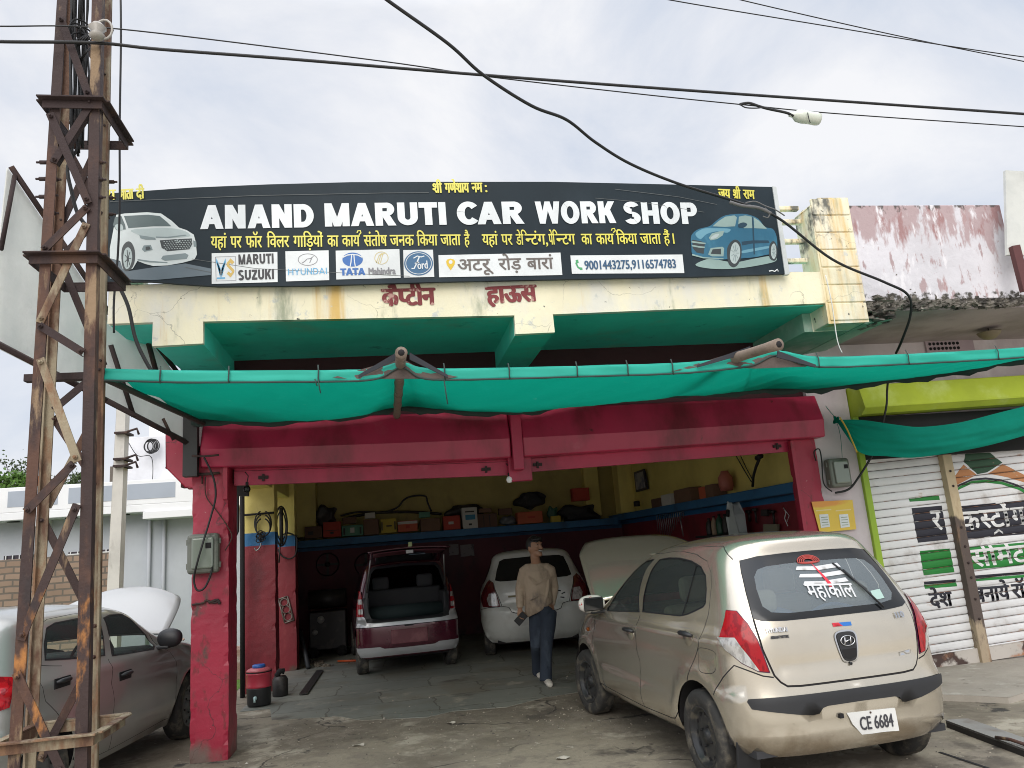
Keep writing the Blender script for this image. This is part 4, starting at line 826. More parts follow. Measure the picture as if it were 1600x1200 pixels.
ph = MB(); stroke(ph, [(901, 408), (900, 412), (903, 418), (908, 421.5)], 2.6, .0066); flat(ph, [sx(*p) for p in ((899, 407), (903, 406), (904, 411), (901, 412))], lift=.0068); flat(ph, [sx(*p) for p in ((905, 418), (909.5, 418.5), (910, 422), (906, 422))], lift=.0068); ph.build('phone_symbol', mat('green_print', (.06, .33, .13), .5), b6)
sm = MB(); stroke(sm, [(1201, 424), (1206, 423), (1210, 424.5), (1214, 421), (1215.5, 424.5)], 1.8, .0066); sm.build('small_mark', WBOX, S)
# printed cars: flat coloured shapes on the banner
def art(name, cols, par, shapes):
    for nm_, m_, l, smooth, lf in shapes:
        P = [sx(*p) for p in l]
        if smooth: P = spline(P, 4, True)
        flat(MB(), P, lift=lf).build(nm_, m_, par)
PW = mat('print_white', (.62, .68, .68), .45); PW2 = mat('print_pale_grey', (.42, .50, .50), .45); PG = mat('print_mid_grey', (.20, .26, .27), .45); PD = mat('print_dark', (.03, .04, .045), .45); PGL = mat('print_glass', (.07, .11, .115), .4)
PBG = mat('print_floor', (.10, .14, .17), .45)
e1 = flat(MB(), [sx(*p) for p in [(172, 388), (182, 336), (195, 334), (230, 332), (252, 334), (268, 345), (280, 356), (292, 360), (303, 367), (306, 378), (308, 398), (304, 406), (285, 411), (262, 415), (240, 416), (228, 413), (215, 408), (208, 420), (198, 424), (192, 420), (188, 408), (172, 404)]], lift=.0052).build('printed_car', PW, S)
art('a', None, e1, [
 ('print_floor', PBG, [(172, 404), (190, 410), (200, 424), (240, 418), (290, 412), (330, 420), (330, 430), (240, 438), (172, 436)], False, .0046),
 ('print_glass', PGL, [(194, 338), (232, 336), (250, 338), (262, 348), (268, 354), (240, 354), (201, 357), (197, 346)], False, .0064),
 ('print_glass', PGL, [(180, 340), (190, 338), (196, 352), (197, 359), (182, 360), (177, 352)], False, .0064),
 ('print_shade', PW2, [(205, 360), (240, 357), (268, 357), (290, 362), (296, 370), (262, 372), (230, 372), (218, 368)], True, .0060),
 ('print_grille', PD, [(250, 376), (276, 374), (300, 373), (301, 382), (296, 390), (262, 393), (253, 388)], False, .0066),
 ('print_grille', PG, [(255, 400), (290, 396), (295, 399), (292, 405), (258, 408), (252, 405)], False, .0066),
 ('print_lamp', PG, [(218, 368), (232, 370), (243, 372), (244, 375), (228, 375), (220, 373)], False, .0067),
 ('print_lamp', PG, [(225, 384), (236, 383), (239, 391), (226, 394), (222, 390)], False, .0067),
 ('print_lamp', PD, [(228, 386), (234, 385.5), (236, 390), (228, 392)], False, .0074),
 ('print_lamp', PG, [(302, 376), (307, 378), (307.5, 386), (303, 386)], False, .0067),
 ('print_arch', PD, [(190, 400), (192, 386), (199, 378), (206, 380), (211, 392), (211, 408), (206, 420), (198, 424), (192, 418)], True, .0064),
 ('print_wheel', PW2, [(193, 405), (195, 392), (200, 387), (205, 391), (207, 403), (204, 416), (199, 421), (195, 417)], True, .0072),
 ('print_wheel', PD, [(198.5, 404), (199.5, 401), (201.5, 402), (202, 406), (200.5, 409), (199, 408)], True, .0082),
 ('print_mirror', PW2, [(181, 352), (190, 351), (193, 357), (190, 361), (182, 359)], True, .0074),
 ('print_shade', PG, [(215, 405), (235, 408), (262, 410), (262, 411.5), (235, 410.5), (216, 407.5)], False, .0066),
 ('print_shade', PG, [(244, 370), (262, 370.5), (290, 367), (292, 368.5), (264, 372.5), (244, 372)], False, .0068)])
sp_ = MB()
for k in range(7):
    t = k * 2 * math.pi / 7; stroke(sp_, [(200.3 + 1.2 * math.cos(t), 404.5 + 3 * math.sin(t)), (200.3 + 5.3 * math.cos(t), 404.5 + 13.5 * math.sin(t))], 1.0, .0078)
gl_ = MB()
for k in range(5):
    for j in range(11): stroke(gl_, [(256 + j * 4.1 + (k % 2) * 2, 377.5 + k * 3 - j * .2), (258 + j * 4.1 + (k % 2) * 2, 378.2 + k * 3 - j * .2)], .9, .0074)
stroke(gl_, [(274, 377), (279, 374), (276, 380), (282, 377.5)], 1.3, .0078); gl_.build('print_mesh', PW2, e1); sp_.build('print_spoke', PD, e1)
BLU = mat('print_blue', (.02, .13, .22), .4, [((.05, .21, .31), 5, .5, .75, .5)]); BL2 = mat('print_light_blue', (.14, .33, .43), .4); BL3 = mat('print_dark_blue', (.008, .045, .08), .4); PSH = mat('print_pale_green', (.26, .37, .35), .45)
e2 = flat(MB(), spline([sx(*p) for p in [(1079, 372), (1083, 364), (1092, 358), (1108, 354), (1118, 346), (1130, 338), (1146, 335), (1166, 335), (1184, 342), (1195, 355), (1207, 358), (1213, 370), (1214, 386), (1212, 398), (1200, 398), (1180, 402), (1160, 404), (1140, 405), (1120, 406), (1098, 403), (1082, 398), (1080, 386)]], 3, True), lift=.0056).build('printed_car', BLU, S)
art('b', None, e2, [
 ('print_floor', PSH, [(1086, 414), (1110, 404), (1130, 408), (1150, 410), (1180, 404), (1208, 400), (1212, 408), (1190, 414), (1150, 420), (1110, 420)], True, .0048),
 ('print_glass', PSH, [(1113, 354), (1122, 346), (1133, 339), (1147, 337), (1151, 340), (1148, 354), (1132, 355)], False, .0066),
 ('print_glass', PSH, [(1154, 339), (1164, 337), (1174, 339), (1175, 357), (1162, 357), (1153, 352)], False, .0066),
 ('print_glass', PSH, [(1177, 340), (1185, 345), (1195, 355), (1198, 358), (1178, 357)], False, .0066),
 ('print_shade', BL2, [(1086, 366), (1098, 358), (1115, 357), (1140, 358), (1136, 364), (1120, 362), (1104, 366), (1094, 374)], True, .0062),
 ('print_grille', PD, [(1081, 375), (1094, 377), (1101, 380), (1099, 397), (1088, 395), (1082, 388)], False, .0066),
 ('print_bar', PSH, [(1080, 377), (1092, 378.5), (1102, 380), (1102, 382), (1092, 381), (1080, 379.5)], False, .0074),
 ('print_bar', PSH, [(1080, 383), (1092, 385), (1101, 386), (1101, 388), (1092, 387.5), (1081, 385.5)], False, .0074),
 ('print_lamp', PSH, [(1107, 372), (1112, 365), (1124, 362), (1131, 361), (1129, 368), (1120, 374), (1110, 376)], False, .0068),
 ('print_lamp', PW2, [(1110, 372), (1116, 367), (1123, 366), (1120, 371), (1113, 374)], True, .0076),
 ('print_lamp', PSH, [(1106, 398), (1110, 388), (1128, 386), (1131, 388), (1130, 401), (1112, 401)], False, .0066),
 ('print_lamp', PD, [(1110, 397), (1113, 390), (1126, 389), (1126, 398)], False, .0074),
 ('print_arch', PD, [(1136, 404), (1136, 388), (1142, 378), (1150, 375), (1157, 382), (1158, 400), (1153, 413), (1146, 418), (1139, 414)], True, .0066),
 ('print_wheel', PW2, [(1140, 398), (1143, 384), (1149, 379), (1155, 386), (1155.5, 400), (1150, 411), (1145, 412), (1141, 407)], True, .0075),
 ('print_arch', PD, [(1201, 396), (1202, 383), (1208, 377), (1213, 384), (1214, 398), (1211, 407), (1206, 407), (1202, 403)], True, .0066),
 ('print_wheel', PW2, [(1204, 396), (1205, 385), (1209, 381), (1212, 388), (1212, 399), (1209, 405), (1206, 403)], True, .0075),
 ('print_shade', BL3, [(1158, 378), (1175, 376), (1200, 376), (1202, 380), (1175, 381), (1159, 384)], False, .0062),
 ('print_shade', BL2, [(1160, 392), (1180, 388), (1200, 385), (1201, 388), (1182, 392), (1160, 396)], True, .0062),
 ('print_mirror', BL3, [(1153, 351), (1161, 348), (1167, 351), (1162, 356), (1154, 356)], True, .0076),
 ('print_shade', BL3, [(1174.6, 340), (1176.4, 340), (1178.5, 380), (1179, 398), (1177, 398), (1175.8, 375)], False, .0072),
 ('print_bar', PSH, [(1081, 397), (1098, 402), (1130, 404), (1130, 405.5), (1098, 404), (1081, 399.5)], False, .0068)])
s2 = MB()
for cx, cy, rx, ry in ((1148, 396, 7, 15), (1208.5, 393, 3.6, 10)):
    for k in range(9):
        t = k * 2 * math.pi / 9; stroke(s2, [(cx + .2 * rx * math.cos(t), cy + .2 * ry * math.sin(t)), (cx + .9 * rx * math.cos(t), cy + .9 * ry * math.sin(t))], .8, .0085)
s2.build('print_spoke', PG, e2)

# ================================================================== green shade cloth over the front
A = thing('green_awning', 'long green shade cloth stretched on bamboo poles across the whole shop front', 'awning', (1.2, 6.2, 2.9))
GREEN = cloth('green_shade_cloth', (.002, .20, .135), .55, [((.002, .15, .10), 1.2, .5, .72, 1), ((.01, .26, .19), 2.5, .56, .75, 1), ((.12, .22, .17), 7, .66, .74, 1)])
HEM = mat('green_hem', (.008, .33, .25), .7, var=.04)
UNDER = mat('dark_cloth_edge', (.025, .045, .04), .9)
FE = [(165, 583, 5.2), (400, 581.5, 5.2), (560, 580, 5.2), (627, 573, 5.2), (690, 578.5, 5.2), (900, 574, 5.2), (1060, 569, 5.2), (1150, 561, 5.2), (1212, 553.5, 5.2), (1285, 560, 5.2), (1400, 556, 5.2), (1520, 550, 5.2), (1660, 542, 5.2)]
fr_ = spline([pt(a, b, Y=y) for a, b, y in FE], 6)
BE = [(300, 658, 7.2), (420, 659, 7.2), (560, 648, 7.2), (618, 638, 7.2), (700, 642, 7.2), (820, 643, 7.2), (900, 626, 7.2), (980, 614, 7.2), (1080, 616, 7.2), (1190, 611, 7.2), (1265, 609, 7.1), (1340, 600, 6.9), (1450, 587, 6.5), (1540, 572, 6.0), (1660, 549, 5.6)]
bk_ = spline([pt(a, b, Y=y) for a, b, y in BE], 6); NF = len(fr_) - 1
def arcsample(P, u):
    i = min(int(u * (len(P) - 1)), len(P) - 2); return P[i].lerp(P[i + 1], u * (len(P) - 1) - i)
poles = (.25, .665)
def awn(u, v):
    a, b = arcsample(fr_, u), arcsample(bk_, u); p = a.lerp(b, v)
    bay = min(abs(u - q) for q in poles + (0., 1.)); s = (.16 if u < .25 else (.15 if u < .62 else .055)) * math.sin(math.pi * min(1, bay * 5.5) / 2) * math.sin(math.pi * v)
    s += .02 * math.sin(u * 37 + 5 * v) * v * (1 - v) * 2 + .012 * math.sin(90 * u + 9 * v) * v * (1 - v) * 4 * math.exp(-bay * 12)
    s -= .02 * math.exp(-(bay * 30) ** 2)
    wr = .010 * mnoise.noise(Vector((p.x * 5 + p.y * 3, p.y * 1.2, 0))) + .006 * mnoise.noise(Vector((p.x * 14 - p.y * 6, p.y * 2, 3))) + .014 * math.exp(-bay * 14) * math.sin(70 * (u - .25) * (1 + v))
    return p - Vector((0, 0, max(s, -.03) + wr * min(1, 6 * v * (1 - v) * 2)))
MB().grid(awn, 260, 40).build('canopy', GREEN, A)
hm = MB(); vs = []
for i in range(97):
    p = awn(i / 96, 0) + Vector((0, -.012, .0)); k = .0775 + .006 * math.sin(i * 1.7); bay = min(abs(i / 96 - q) for q in poles); k *= 1 - .55 * math.exp(-(bay * 28) ** 2)
    for j in range(5): q = p + Vector((0, -.004, .008 - (k + .008) * j / 4)); vs.append(q + Vector((0, .014 * mnoise.noise(Vector((p.x * 4, j * .5, 1))) + .008 * mnoise.noise(Vector((p.x * 15, j * .9, 5))), 0)))
hm.add(vs, [(5 * i + j, 5 * i + j + 1, 5 * i + j + 6, 5 * i + j + 5) for i in range(96) for j in range(4)], True).build('hem', HEM, A, solid=.003)
rp_ = MB().tube([awn(i / 96, 0) + Vector((0, -.022, -.075 * (1 - .55 * math.exp(-(min(abs(i / 96 - q) for q in poles) * 28) ** 2)))) for i in range(97)], .007, 5)
for px, py in ((250, 583), (357, 583), (497, 581), (694, 578), (795, 578), (901, 575), (980, 573), (1050, 571), (1278, 561), (1418, 556), (1558, 549)):
    c = pt(px, py, Y=5.17); rp_.tube([c + Vector((0, .01, .05)), c + Vector((.003, -.006, 0)), c + Vector((0, -.004, -.045)), c + Vector((.004, 0, -.07))], .005, 4)
for px, py, L in ((497, 592, .10), (694, 594, .17), (492, 592, .05)):
    c = pt(px, py, Y=5.165); rp_.tube([c, c + Vector((.006, -.004, -L * .5)), c + Vector((.014, 0, -L))], .004, 4)
rp_.build('rope', mat('dark_cord', (.03, .05, .045), .8), A)
# dark lining hanging at the back edge
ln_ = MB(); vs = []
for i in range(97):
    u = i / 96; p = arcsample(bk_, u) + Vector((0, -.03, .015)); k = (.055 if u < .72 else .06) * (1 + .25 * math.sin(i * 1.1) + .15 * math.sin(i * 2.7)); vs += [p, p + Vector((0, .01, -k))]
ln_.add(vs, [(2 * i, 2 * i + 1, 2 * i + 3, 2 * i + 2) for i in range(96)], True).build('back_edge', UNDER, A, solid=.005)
MB().tube([pt(165, 592, Y=5.22), pt(230, 622, Y=5.9), pt(318, 662, Y=7.15)], .022, 6).build('side_pole', mat('dark_bamboo', (.05, .045, .04), .8), A)
BAM = mat('grey_bamboo', (.22, .17, .135), .8, [((.12, .09, .07), 8, .5, .65, .6), ((.34, .28, .23), 5, .58, .7, 1)], bump=.25, bsc=25)
def bamboo(a, b, r, hollow=True):
    mb = MB(); P = [a.lerp(b, t) for t in np.linspace(0, 1, 22)]
    mb.tube(P, [r * (1.0 if i % 4 else 1.14) * (1 - .12 * i / 22) for i in range(22)], 12); o = mb.build('bamboo_pole', BAM, A)
    d = (a - b).normalized(); MB().tube([a + d * .001, a + d * .003], r * .62, 10).build('hollow_end', DARK, o)
bamboo(pt(627, 551, Y=4.86), pt(620, 650, Y=7.25), .036)
bamboo(pt(1217, 538, Y=4.7), pt(945, 622, Y=7.3), .038)
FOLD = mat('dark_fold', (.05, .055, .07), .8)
# brown sacking where the poles lift the cloth
for pts_ in ([(520, 590), (627, 560), (660, 578), (715, 589), (700, 592), (540, 592)], [(1045, 582), (1130, 556), (1175, 546), (1215, 558), (1260, 573), (1180, 576), (1100, 572)]):
    flat(MB(), [pt(a, b, Y=5.19) for a, b in pts_], lift=.004).build('sacking', mat('brown_sacking', (.11, .085, .075), .9, bump=.3), A, solid=.006)
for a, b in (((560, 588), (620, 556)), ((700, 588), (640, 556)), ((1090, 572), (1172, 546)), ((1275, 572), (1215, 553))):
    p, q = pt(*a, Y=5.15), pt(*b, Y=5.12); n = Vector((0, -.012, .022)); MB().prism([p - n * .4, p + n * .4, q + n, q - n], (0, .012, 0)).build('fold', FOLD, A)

# second cloth below the lime beam
D2 = thing('green_drape', 'green cloth tied at its corner and draped across the top of the white shutters', 'drape', (5.2, 7.2, 2.5))
c0 = pt(1307, 656, Y=7.2)
topE = spline([c0] + pxs([(1345, 656), (1400, 664), (1440, 667), (1500, 660), (1560, 645), (1660, 620)], 7.12), 6); botE = spline([c0 + Vector((.01, 0, -.02))] + pxs([(1342, 706), (1385, 713), (1430, 715), (1500, 705), (1560, 692), (1660, 664)], 7.12), 6)
def drape(u, v):
    p = arcsample(topE, u).lerp(arcsample(botE, u), v); return p + Vector((0, -.05 * math.sin(math.pi * v) * min(1, u * 4) - .012 * math.sin(v * 26 + u * 3) * math.exp(-u * 2.2) - .006 * math.sin(v * 13 - u * 14), 0))
MB().grid(drape, 48, 30).build('cloth', cloth('green_drape_cloth', (.006, .26, .19), .25), D2)
MB().tube(pxs([(1312, 652), (1322, 668), (1332, 690), (1339, 707)], 7.08, 4), .008, 6).build('yellow_edging', mat('yellow_cord', (.6, .42, .06), .7), D2)
kn = MB(); rock(kn, c0, (.035, .03, .04), 4); kn.tube(pxs([(1308, 655), (1296, 642), (1290, 634)], 7.2, 3), .004, 4); kn.tube(pxs([(1306, 655), (1313, 680), (1316, 715)], 7.3, 3), .003, 4); kn.build('knot', GREEN, D2)

# white banner and its post at the right edge
WB = thing('white_banner', 'plain white flex banner on a dark red post above the neighbouring parapet', 'banner', (6.0, 6.0, 4.2))
MB().prism([pt(*p, Y=6.0) for p in ((1571, 266), (1680, 272), (1690, 402), (1574, 398))], (0, .03, 0)).build('sheet', mat('white_flex', (.60, .61, .58), .5, [((.48, .50, .48), 1.6, .5, .72, 1)], bump=.2, bsc=6), WB)
MB().prism([pt(*p, Y=5.95) for p in ((1582, 384), (1594, 382), (1612, 452), (1600, 455))], (0, .05, 0)).build('post', mat('dark_red_post', (.10, .03, .03), .6), WB)
LT = thing('dish_lamp', 'small dish-shaped brass ceiling lamp hanging under the neighbour balcony', 'lamp', pt(1546, 520, Y=7.0))
c = pt(1546, 524, Y=7.0); MB().lathe([(.115, .03), (.10, .0), (.06, -.035), (.02, -.045), (.0, -.045)], 18, c, cap=False).lathe([(.118, .034), (.0, .036)], 18, c, cap=False).build('shade', mat('dull_brass', (.20, .16, .10), .5), LT); MB().tube([c + Vector((0, 0, .03)), c + Vector((0, 0, .18))], .006, 6).build('rod', DARK, LT)
# electric meters
MET = mat('meter_grey_plastic', (.15, .16, .135), .4, [((.09, .095, .08), 6, .5, .7, 1)]); MCL = mat('meter_window', (.20, .23, .19), .12, coat=.6)
def meter(c, w_, h, label):
    t = thing('electric_meter', label, 'meter', c, 'electric meters on the shop front'); c = Vector(c)
    MB().box(c + Vector((-w_ / 2, -.12, -h / 2)), c + Vector((w_ / 2, 0, h / 2))).build('case', MET, t, .03, 3)
    MB().box(c + Vector((-w_ * .33, -.145, -h * .38)), c + Vector((w_ * .36, -.115, h * .40))).build('window', MCL, t, .02, 3)
    MB().box(c + Vector((w_ * .12, -.149, h * .12)), c + Vector((w_ * .3, -.1455, h * .26))).build('display', DARK, t)
    m_ = MB()
    for sx_, sz in ((-1, .3), (1, .3), (-1, -.3), (1, -.3)): m_.box(c + Vector((sx_ * (w_ / 2 - .005) - .018, -.08, sz * h - .025)), c + Vector((sx_ * (w_ / 2 - .005) + .018, -.05, sz * h + .025)))
    m_.build('clip', MET, t, .004); return t
m1 = pt(321, 865, Y=7.335); meter((m1.x, 7.335, m1.z), .265, .345, 'grey electric meter box on the front left maroon pillar')
m2 = pt(1304, 740, Y=7.435); meter((m2.x, 7.435, m2.z), .235, .30, 'grey electric meter box on the mauve wall strip above the yellow poster')
def wire(pts, r, label, Y=7.2, m=BLACK, name='wire'): return tag(MB().tube(pxs(pts, Y, 6), r, 6).build(name, m, None, loc=pt(pts[0][0], pts[0][1], Y=(pts[0][2] if len(pts[0]) > 2 else Y))), label, 'wire')
wire([(319, 715, 7.2), (333, 745), (337, 775), (330, 805), (318, 845, 7.15), (308, 880, 7.15), (303, 905), (308, 922), (320, 918), (330, 895), (331, 880)], .009, 'black wire looping over the left meter box on the pillar', 7.2)
wire([(321, 745), (322, 775), (340, 800), (357, 825), (362, 840), (352, 860)], .005, 'thin brown wire curling down the front left pillar', 7.3, RUSTD)
wire([(1275, 720, 7.4), (1272, 706), (1280, 702), (1284, 720), (1287, 755), (1300, 768)], .007, 'black wire loop beside the right meter box', 7.35)
# yellow double poster
PO = thing('yellow_poster', 'yellow and orange double poster with two white cards pasted beside the right pillar', 'poster', pt(1300, 805, Y=7.40))
MB().prism([pt(*p, Y=7.40) for p in ((1268, 784), (1332, 781), (1338, 827), (1281, 832))], (0, .006, 0)).build('sheet', mat('yellow_orange_print', (.72, .50, .07), .5, [((.70, .30, .06), .9, .40, .55, 1, .02, .12)]), PO)
PLM = mat('faint_print', (.25, .30, .22), .6)
for a in (1280, 1311):
    po2 = MB().prism([pt(*p, Y=7.395) for p in ((a, 804), (a + 14, 803), (a + 17, 823), (a + 3, 825))], (0, .004, 0)).build('white_card', WBOX, PO); pl_ = MB()
    for k in range(4): P = [pt(a + 3 + k * .5, 808 + k * 4, Y=7.3935), pt(a + 13 + k * .5, 807.3 + k * 4, Y=7.3935)]; pl_.prism([P[0], P[1], P[1] + Vector((0, 0, -.007)), P[0] + Vector((0, 0, -.007))], (0, .001, 0))
    pl_.build('print_lines', PLM, po2)
hd = MB()
for a in (1275, 1306): P = [pt(a, 799, Y=7.397), pt(a + 24, 797, Y=7.397)]; hd.prism([P[0], P[1], P[1] + Vector((0, 0, .012)), P[0] + Vector((0, 0, .012))], (0, .001, 0))
hd.build('heading', mat('pale_print', (.75, .62, .3), .6), PO)
# bulb hanging from the shutter guide and one by the left pillar
def bulb(px, py, Y, label, m_):
    c = pt(px, py, Y=Y); t = thing('bulb', label, 'bulb', c); MB().lathe([(.0, -.035), (.022, -.028), (.032, -.005), (.026, .018), (.014, .03), (.0, .032)], 14, c, cap=False).build('globe', m_, t); MB().lathe([(.014, .026), (.014, .06), (.008, .065)], 10, c).tube([c + Vector((0, 0, .06)), c + Vector((.01, .01, .12)), c + Vector((-.02, .02, .16))], .005, 5).build('holder', DARK, t)
bulb(796, 749, 7.38, 'white round bulb hanging below the middle shutter guide', WHITE); bulb(386, 764, 7.36, 'clear bulb hanging from the left end of the shutter bar', glass('bulb_glass', (.8, .8, .8), .7))
pl2 = pt(305, 945, Y=7.33)
tag(MB().tube(pxs([(300, 945), (318, 942), (322, 938), (334, 942), (343, 939)], 7.325, 3), .010, 6).tube(pxs([(326, 942), (340, 937), (343, 944)], 7.322, 3), .012, 6).build('pillar_latch', RUSTD, None, loc=pl2), 'rusty gate latch on the front left pillar below the meter', 'latch')
tag(MB().tube(pxs([(298, 741), (320, 741), (343, 739)], 7.31, 2), .014, 6).tube(pxs([(316, 742), (316, 756)], 7.31, 2), .008, 5).build('iron_bracket', RUSTD, None, loc=pt(320, 741, Y=7.31)), 'lower dark iron bracket bar at the top of the front left pillar', 'bracket')
tag(MB().tube(pxs([(300, 712), (318, 713), (342, 711)], 7.2, 2), .010, 6).build('iron_bracket', RUSTD, None, loc=pt(318, 713, Y=7.2)), 'upper thin iron rod beside the hoarding post', 'rod')
# steel channel and rods on the ground, right
a, b = pt(1478, 1128, Z=.04), pt(1640, 1188, Z=.04)
GT = thing('steel_channel', 'long steel channel lying on the ground by the neighbour pavement', 'steel channel', a); d = (b - a).normalized(); n = Vector((-d.y, d.x, 0))
MB().prism([a + n * .17, b + n * .17, b - n * .0, a - n * .0], (0, 0, .014)).build('top_plate', mat('galvanised_plate', (.33, .32, .31), .5, [((.22, .18, .15), 3, .5, .7, 1)], metal=.3), GT)
MB().prism([a + Vector((0, 0, .013)), b + Vector((0, 0, .013)), b + Vector((0, 0, -.04)), a + Vector((0, 0, -.04))], n * .012).prism([a + n * .15, b + n * .15, b + n * .15 + Vector((0, 0, -.038)), a + n * .15 + Vector((0, 0, -.038))], n * .012).build('web', mat('dark_web', (.025, .022, .02), .8), GT)
a, b = pt(1556, 1152, Z=.07), pt(1610, 1166, Z=.07); tag(MB().tube([a, a.lerp(b, .5) + Vector((0, .02, .01)), b], .012, 5).tube([a + Vector((.3, 0, 0)), b + Vector((.05, -.06, 0))], .010, 5).build('iron_rod', RUST, None, loc=a), 'rusty iron rods lying on the steel channel', 'rod')
a, b = pt(1468, 1175, Z=.0035), pt(1640, 1232, Z=.0035); d = (b - a).normalized(); n = Vector((-d.y, d.x, 0)) * .012
struct(MB().prism([a - n, a + n, b + n, b - n], (0, 0, .001)).build('pavement_joint', DARK))
# ================================================================== cars
def pchip(xs, ys):
    xs, ys = np.array(xs, float), np.array(ys, float); h = np.diff(xs); dl = np.diff(ys) / h; m = np.zeros(len(xs))
    for i in range(1, len(xs) - 1):
        if dl[i - 1] * dl[i] > 0:
            w1, w2 = 2 * h[i] + h[i - 1], h[i] + 2 * h[i - 1]; m[i] = (w1 + w2) / (w1 / dl[i - 1] + w2 / dl[i])
    m[0], m[-1] = dl[0], dl[-1]
    def f(x):
        x = min(max(x, xs[0]), xs[-1]); i = min(int(np.searchsorted(xs, x, 'right')) - 1, len(h) - 1); t = (x - xs[i]) / h[i]
        return float((2 * t**3 - 3 * t**2 + 1) * ys[i] + (t**3 - 2 * t**2 + t) * h[i] * m[i] + (-2 * t**3 + 3 * t**2) * ys[i + 1] + (t**3 - t**2) * h[i] * m[i + 1])
    return f
def inpoly(x, y, P):
    c = False; j = len(P) - 1
    for i in range(len(P)):
        if (P[i][1] > y) != (P[j][1] > y) and x < (P[j][0] - P[i][0]) * (y - P[i][1]) / (P[j][1] - P[i][1]) + P[i][0]: c = not c
        j = i
    return c
class Body:
    """half a car body as a stack of plan outlines. rows: z, rear x, front x, half width, rear rounding depth, front rounding depth"""
    def __init__(s, rows, nr=3.4, nf=3.0, bow=.035, disp=None):
        A = np.array(rows, float); s.z0, s.z1 = A[0, 0], A[-1, 0]
        dv = np.hypot(np.diff(A[:, 0]), np.hypot(np.diff(A[:, 3]), .7 * np.abs(np.diff(A[:, 1])) + .25 * np.abs(np.diff(A[:, 2])))); V = np.concatenate([[0], np.cumsum(dv)])
        s.V = V[-1]; s.fz, s.xr, s.xf, s.w, s.dr, s.df = [pchip(V, A[:, k]) for k in range(6)]
        s.vt = np.linspace(0, s.V, 500); s.zt = np.array([s.fz(v) for v in s.vt]); s.nr, s.nf, s.bow, s.disp = nr, nf, bow, disp
        s.Ls = A[0, 2] - A[0, 1] - A[0, 4] - A[0, 5]; s.Le = 1.0
        s.tab = {}
        for key, n, dep in (('r', nr, .32), ('f', nf, .6)):
            ph = np.linspace(0, math.pi / 2, 400); X = dep * np.sin(ph) ** (2 / n); Y = .75 * np.cos(ph) ** (2 / n); L = np.concatenate([[0], np.cumsum(np.hypot(np.diff(X), np.diff(Y)))]); s.tab[key] = (L / L[-1], ph)
    def vz(s, z): return float(np.interp(z, s.zt, s.vt))
    def raw(s, u, v):
        "u: -1 front centre .. 0 .. 1 side .. 2 rear centre"
        xr, xf, w_, dr, df = s.xr(v), s.xf(v), s.w(v), s.dr(v), s.df(v)
        xa, xb = xf - df, xr + dr
        if 0 <= u <= 1:
            x = xa + (xb - xa) * u; y = w_ * (1 - s.bow * (1.9 * u - 1.0) ** 2)
        else:
            t = min(1, abs(u - (1 if u > 1 else 0))); L, ph = s.tab['r' if u > 1 else 'f']; p = float(np.interp(t, L, ph)); n = s.nr if u > 1 else s.nf
            yy = w_ * (1 - s.bow * ((.9) ** 2 if u > 1 else 1.0))
            y = yy * max(0, math.cos(p)) ** (2 / n); q = math.sin(p) ** (2 / n)
            x = xb - dr * q if u > 1 else xa + df * q
        return x, y, s.fz(v)
    def P(s, u, v):
        x, y, z = s.raw(u, v)
        if s.disp:
            k = s.disp(u, x, y, z)
            if k:
                e = 2e-3; a = Vector(s.raw(min(u + e, 2), v)) - Vector(s.raw(max(u - e, -1), v)); b = Vector(s.raw(u, min(v + e, s.V))) - Vector(s.raw(u, max(v - e, 0))); n = a.cross(b)
                if n.length > 1e-9:
                    n.normalize()
                    x, y, z = Vector((x, y, z)) + n * k
        return Vector((x, max(y, 0), z))
    def N(s, u, v):
        e = 4e-3; a = s.P(min(u + e, 2), v) - s.P(max(u - e, -1), v); b = s.P(u, min(v + e, s.V)) - s.P(u, max(v - e, 0)); n = a.cross(b)
        if n.length < 1e-9: return Vector((0, 0, 1))
        n.normalize(); 
        return n
    def uv(s, U, V):
        return (U / s.Le if U < 0 else (U / s.Ls if U <= s.Ls else 1 + (U - s.Ls) / s.Le)), V
    def UU(s, u): return u * s.Le if u < 0 else (u * s.Ls if u <= 1 else s.Ls + (u - 1) * s.Le)
    def side(s, x, z):
        v = s.vz(z); lo, hi = -1., 2.
        for _ in range(40):
            m = (lo + hi) / 2
            if s.raw(m, v)[0] > x: lo = m
            else: hi = m
        return s.UU(lo), v
    def rear(s, y, z):
        v = s.vz(z); lo, hi = 1., 2.
        for _ in range(40):
            m = (lo + hi) / 2
            if s.raw(m, v)[1] > y: lo = m
            else: hi = m
        return s.UU(lo if y > 0 else 2), v
    def front(s, y, z):
        v = s.vz(z); lo, hi = -1., 0.
        for _ in range(40):
            m = (lo + hi) / 2
            if s.raw(m, v)[1] < y: lo = m
            else: hi = m
        return s.UU(hi if y > 0 else -1), v
    def cut(s, regs, res=.055):
        "regs: (name, polygon in UV) later ones win; returns name -> (verts, faces, normals)"
        pts = []; edges = []
        def addloop(P):
            o = len(pts); D = []
            for i in range(len(P)):
                a, b = P[i], P[(i + 1) % len(P)]; L = math.hypot(b[0] - a[0], b[1] - a[1]); k = max(1, int(L / res))
                for j in range(k): D.append((a[0] + (b[0] - a[0]) * j / k, a[1] + (b[1] - a[1]) * j / k))
            pts.extend(D); edges.extend([(o + i, o + (i + 1) % len(D)) for i in range(len(D))])
        U0, U1 = -s.Le, s.Ls + s.Le
        addloop([(U0, 0), (0, 0), (s.Ls, 0), (U1, 0), (U1, s.V), (s.Ls, s.V), (0, s.V), (U0, s.V)])
        for n, P in regs: addloop([(min(max(a, U0), U1), min(max(b, 0), s.V)) for a, b in P])
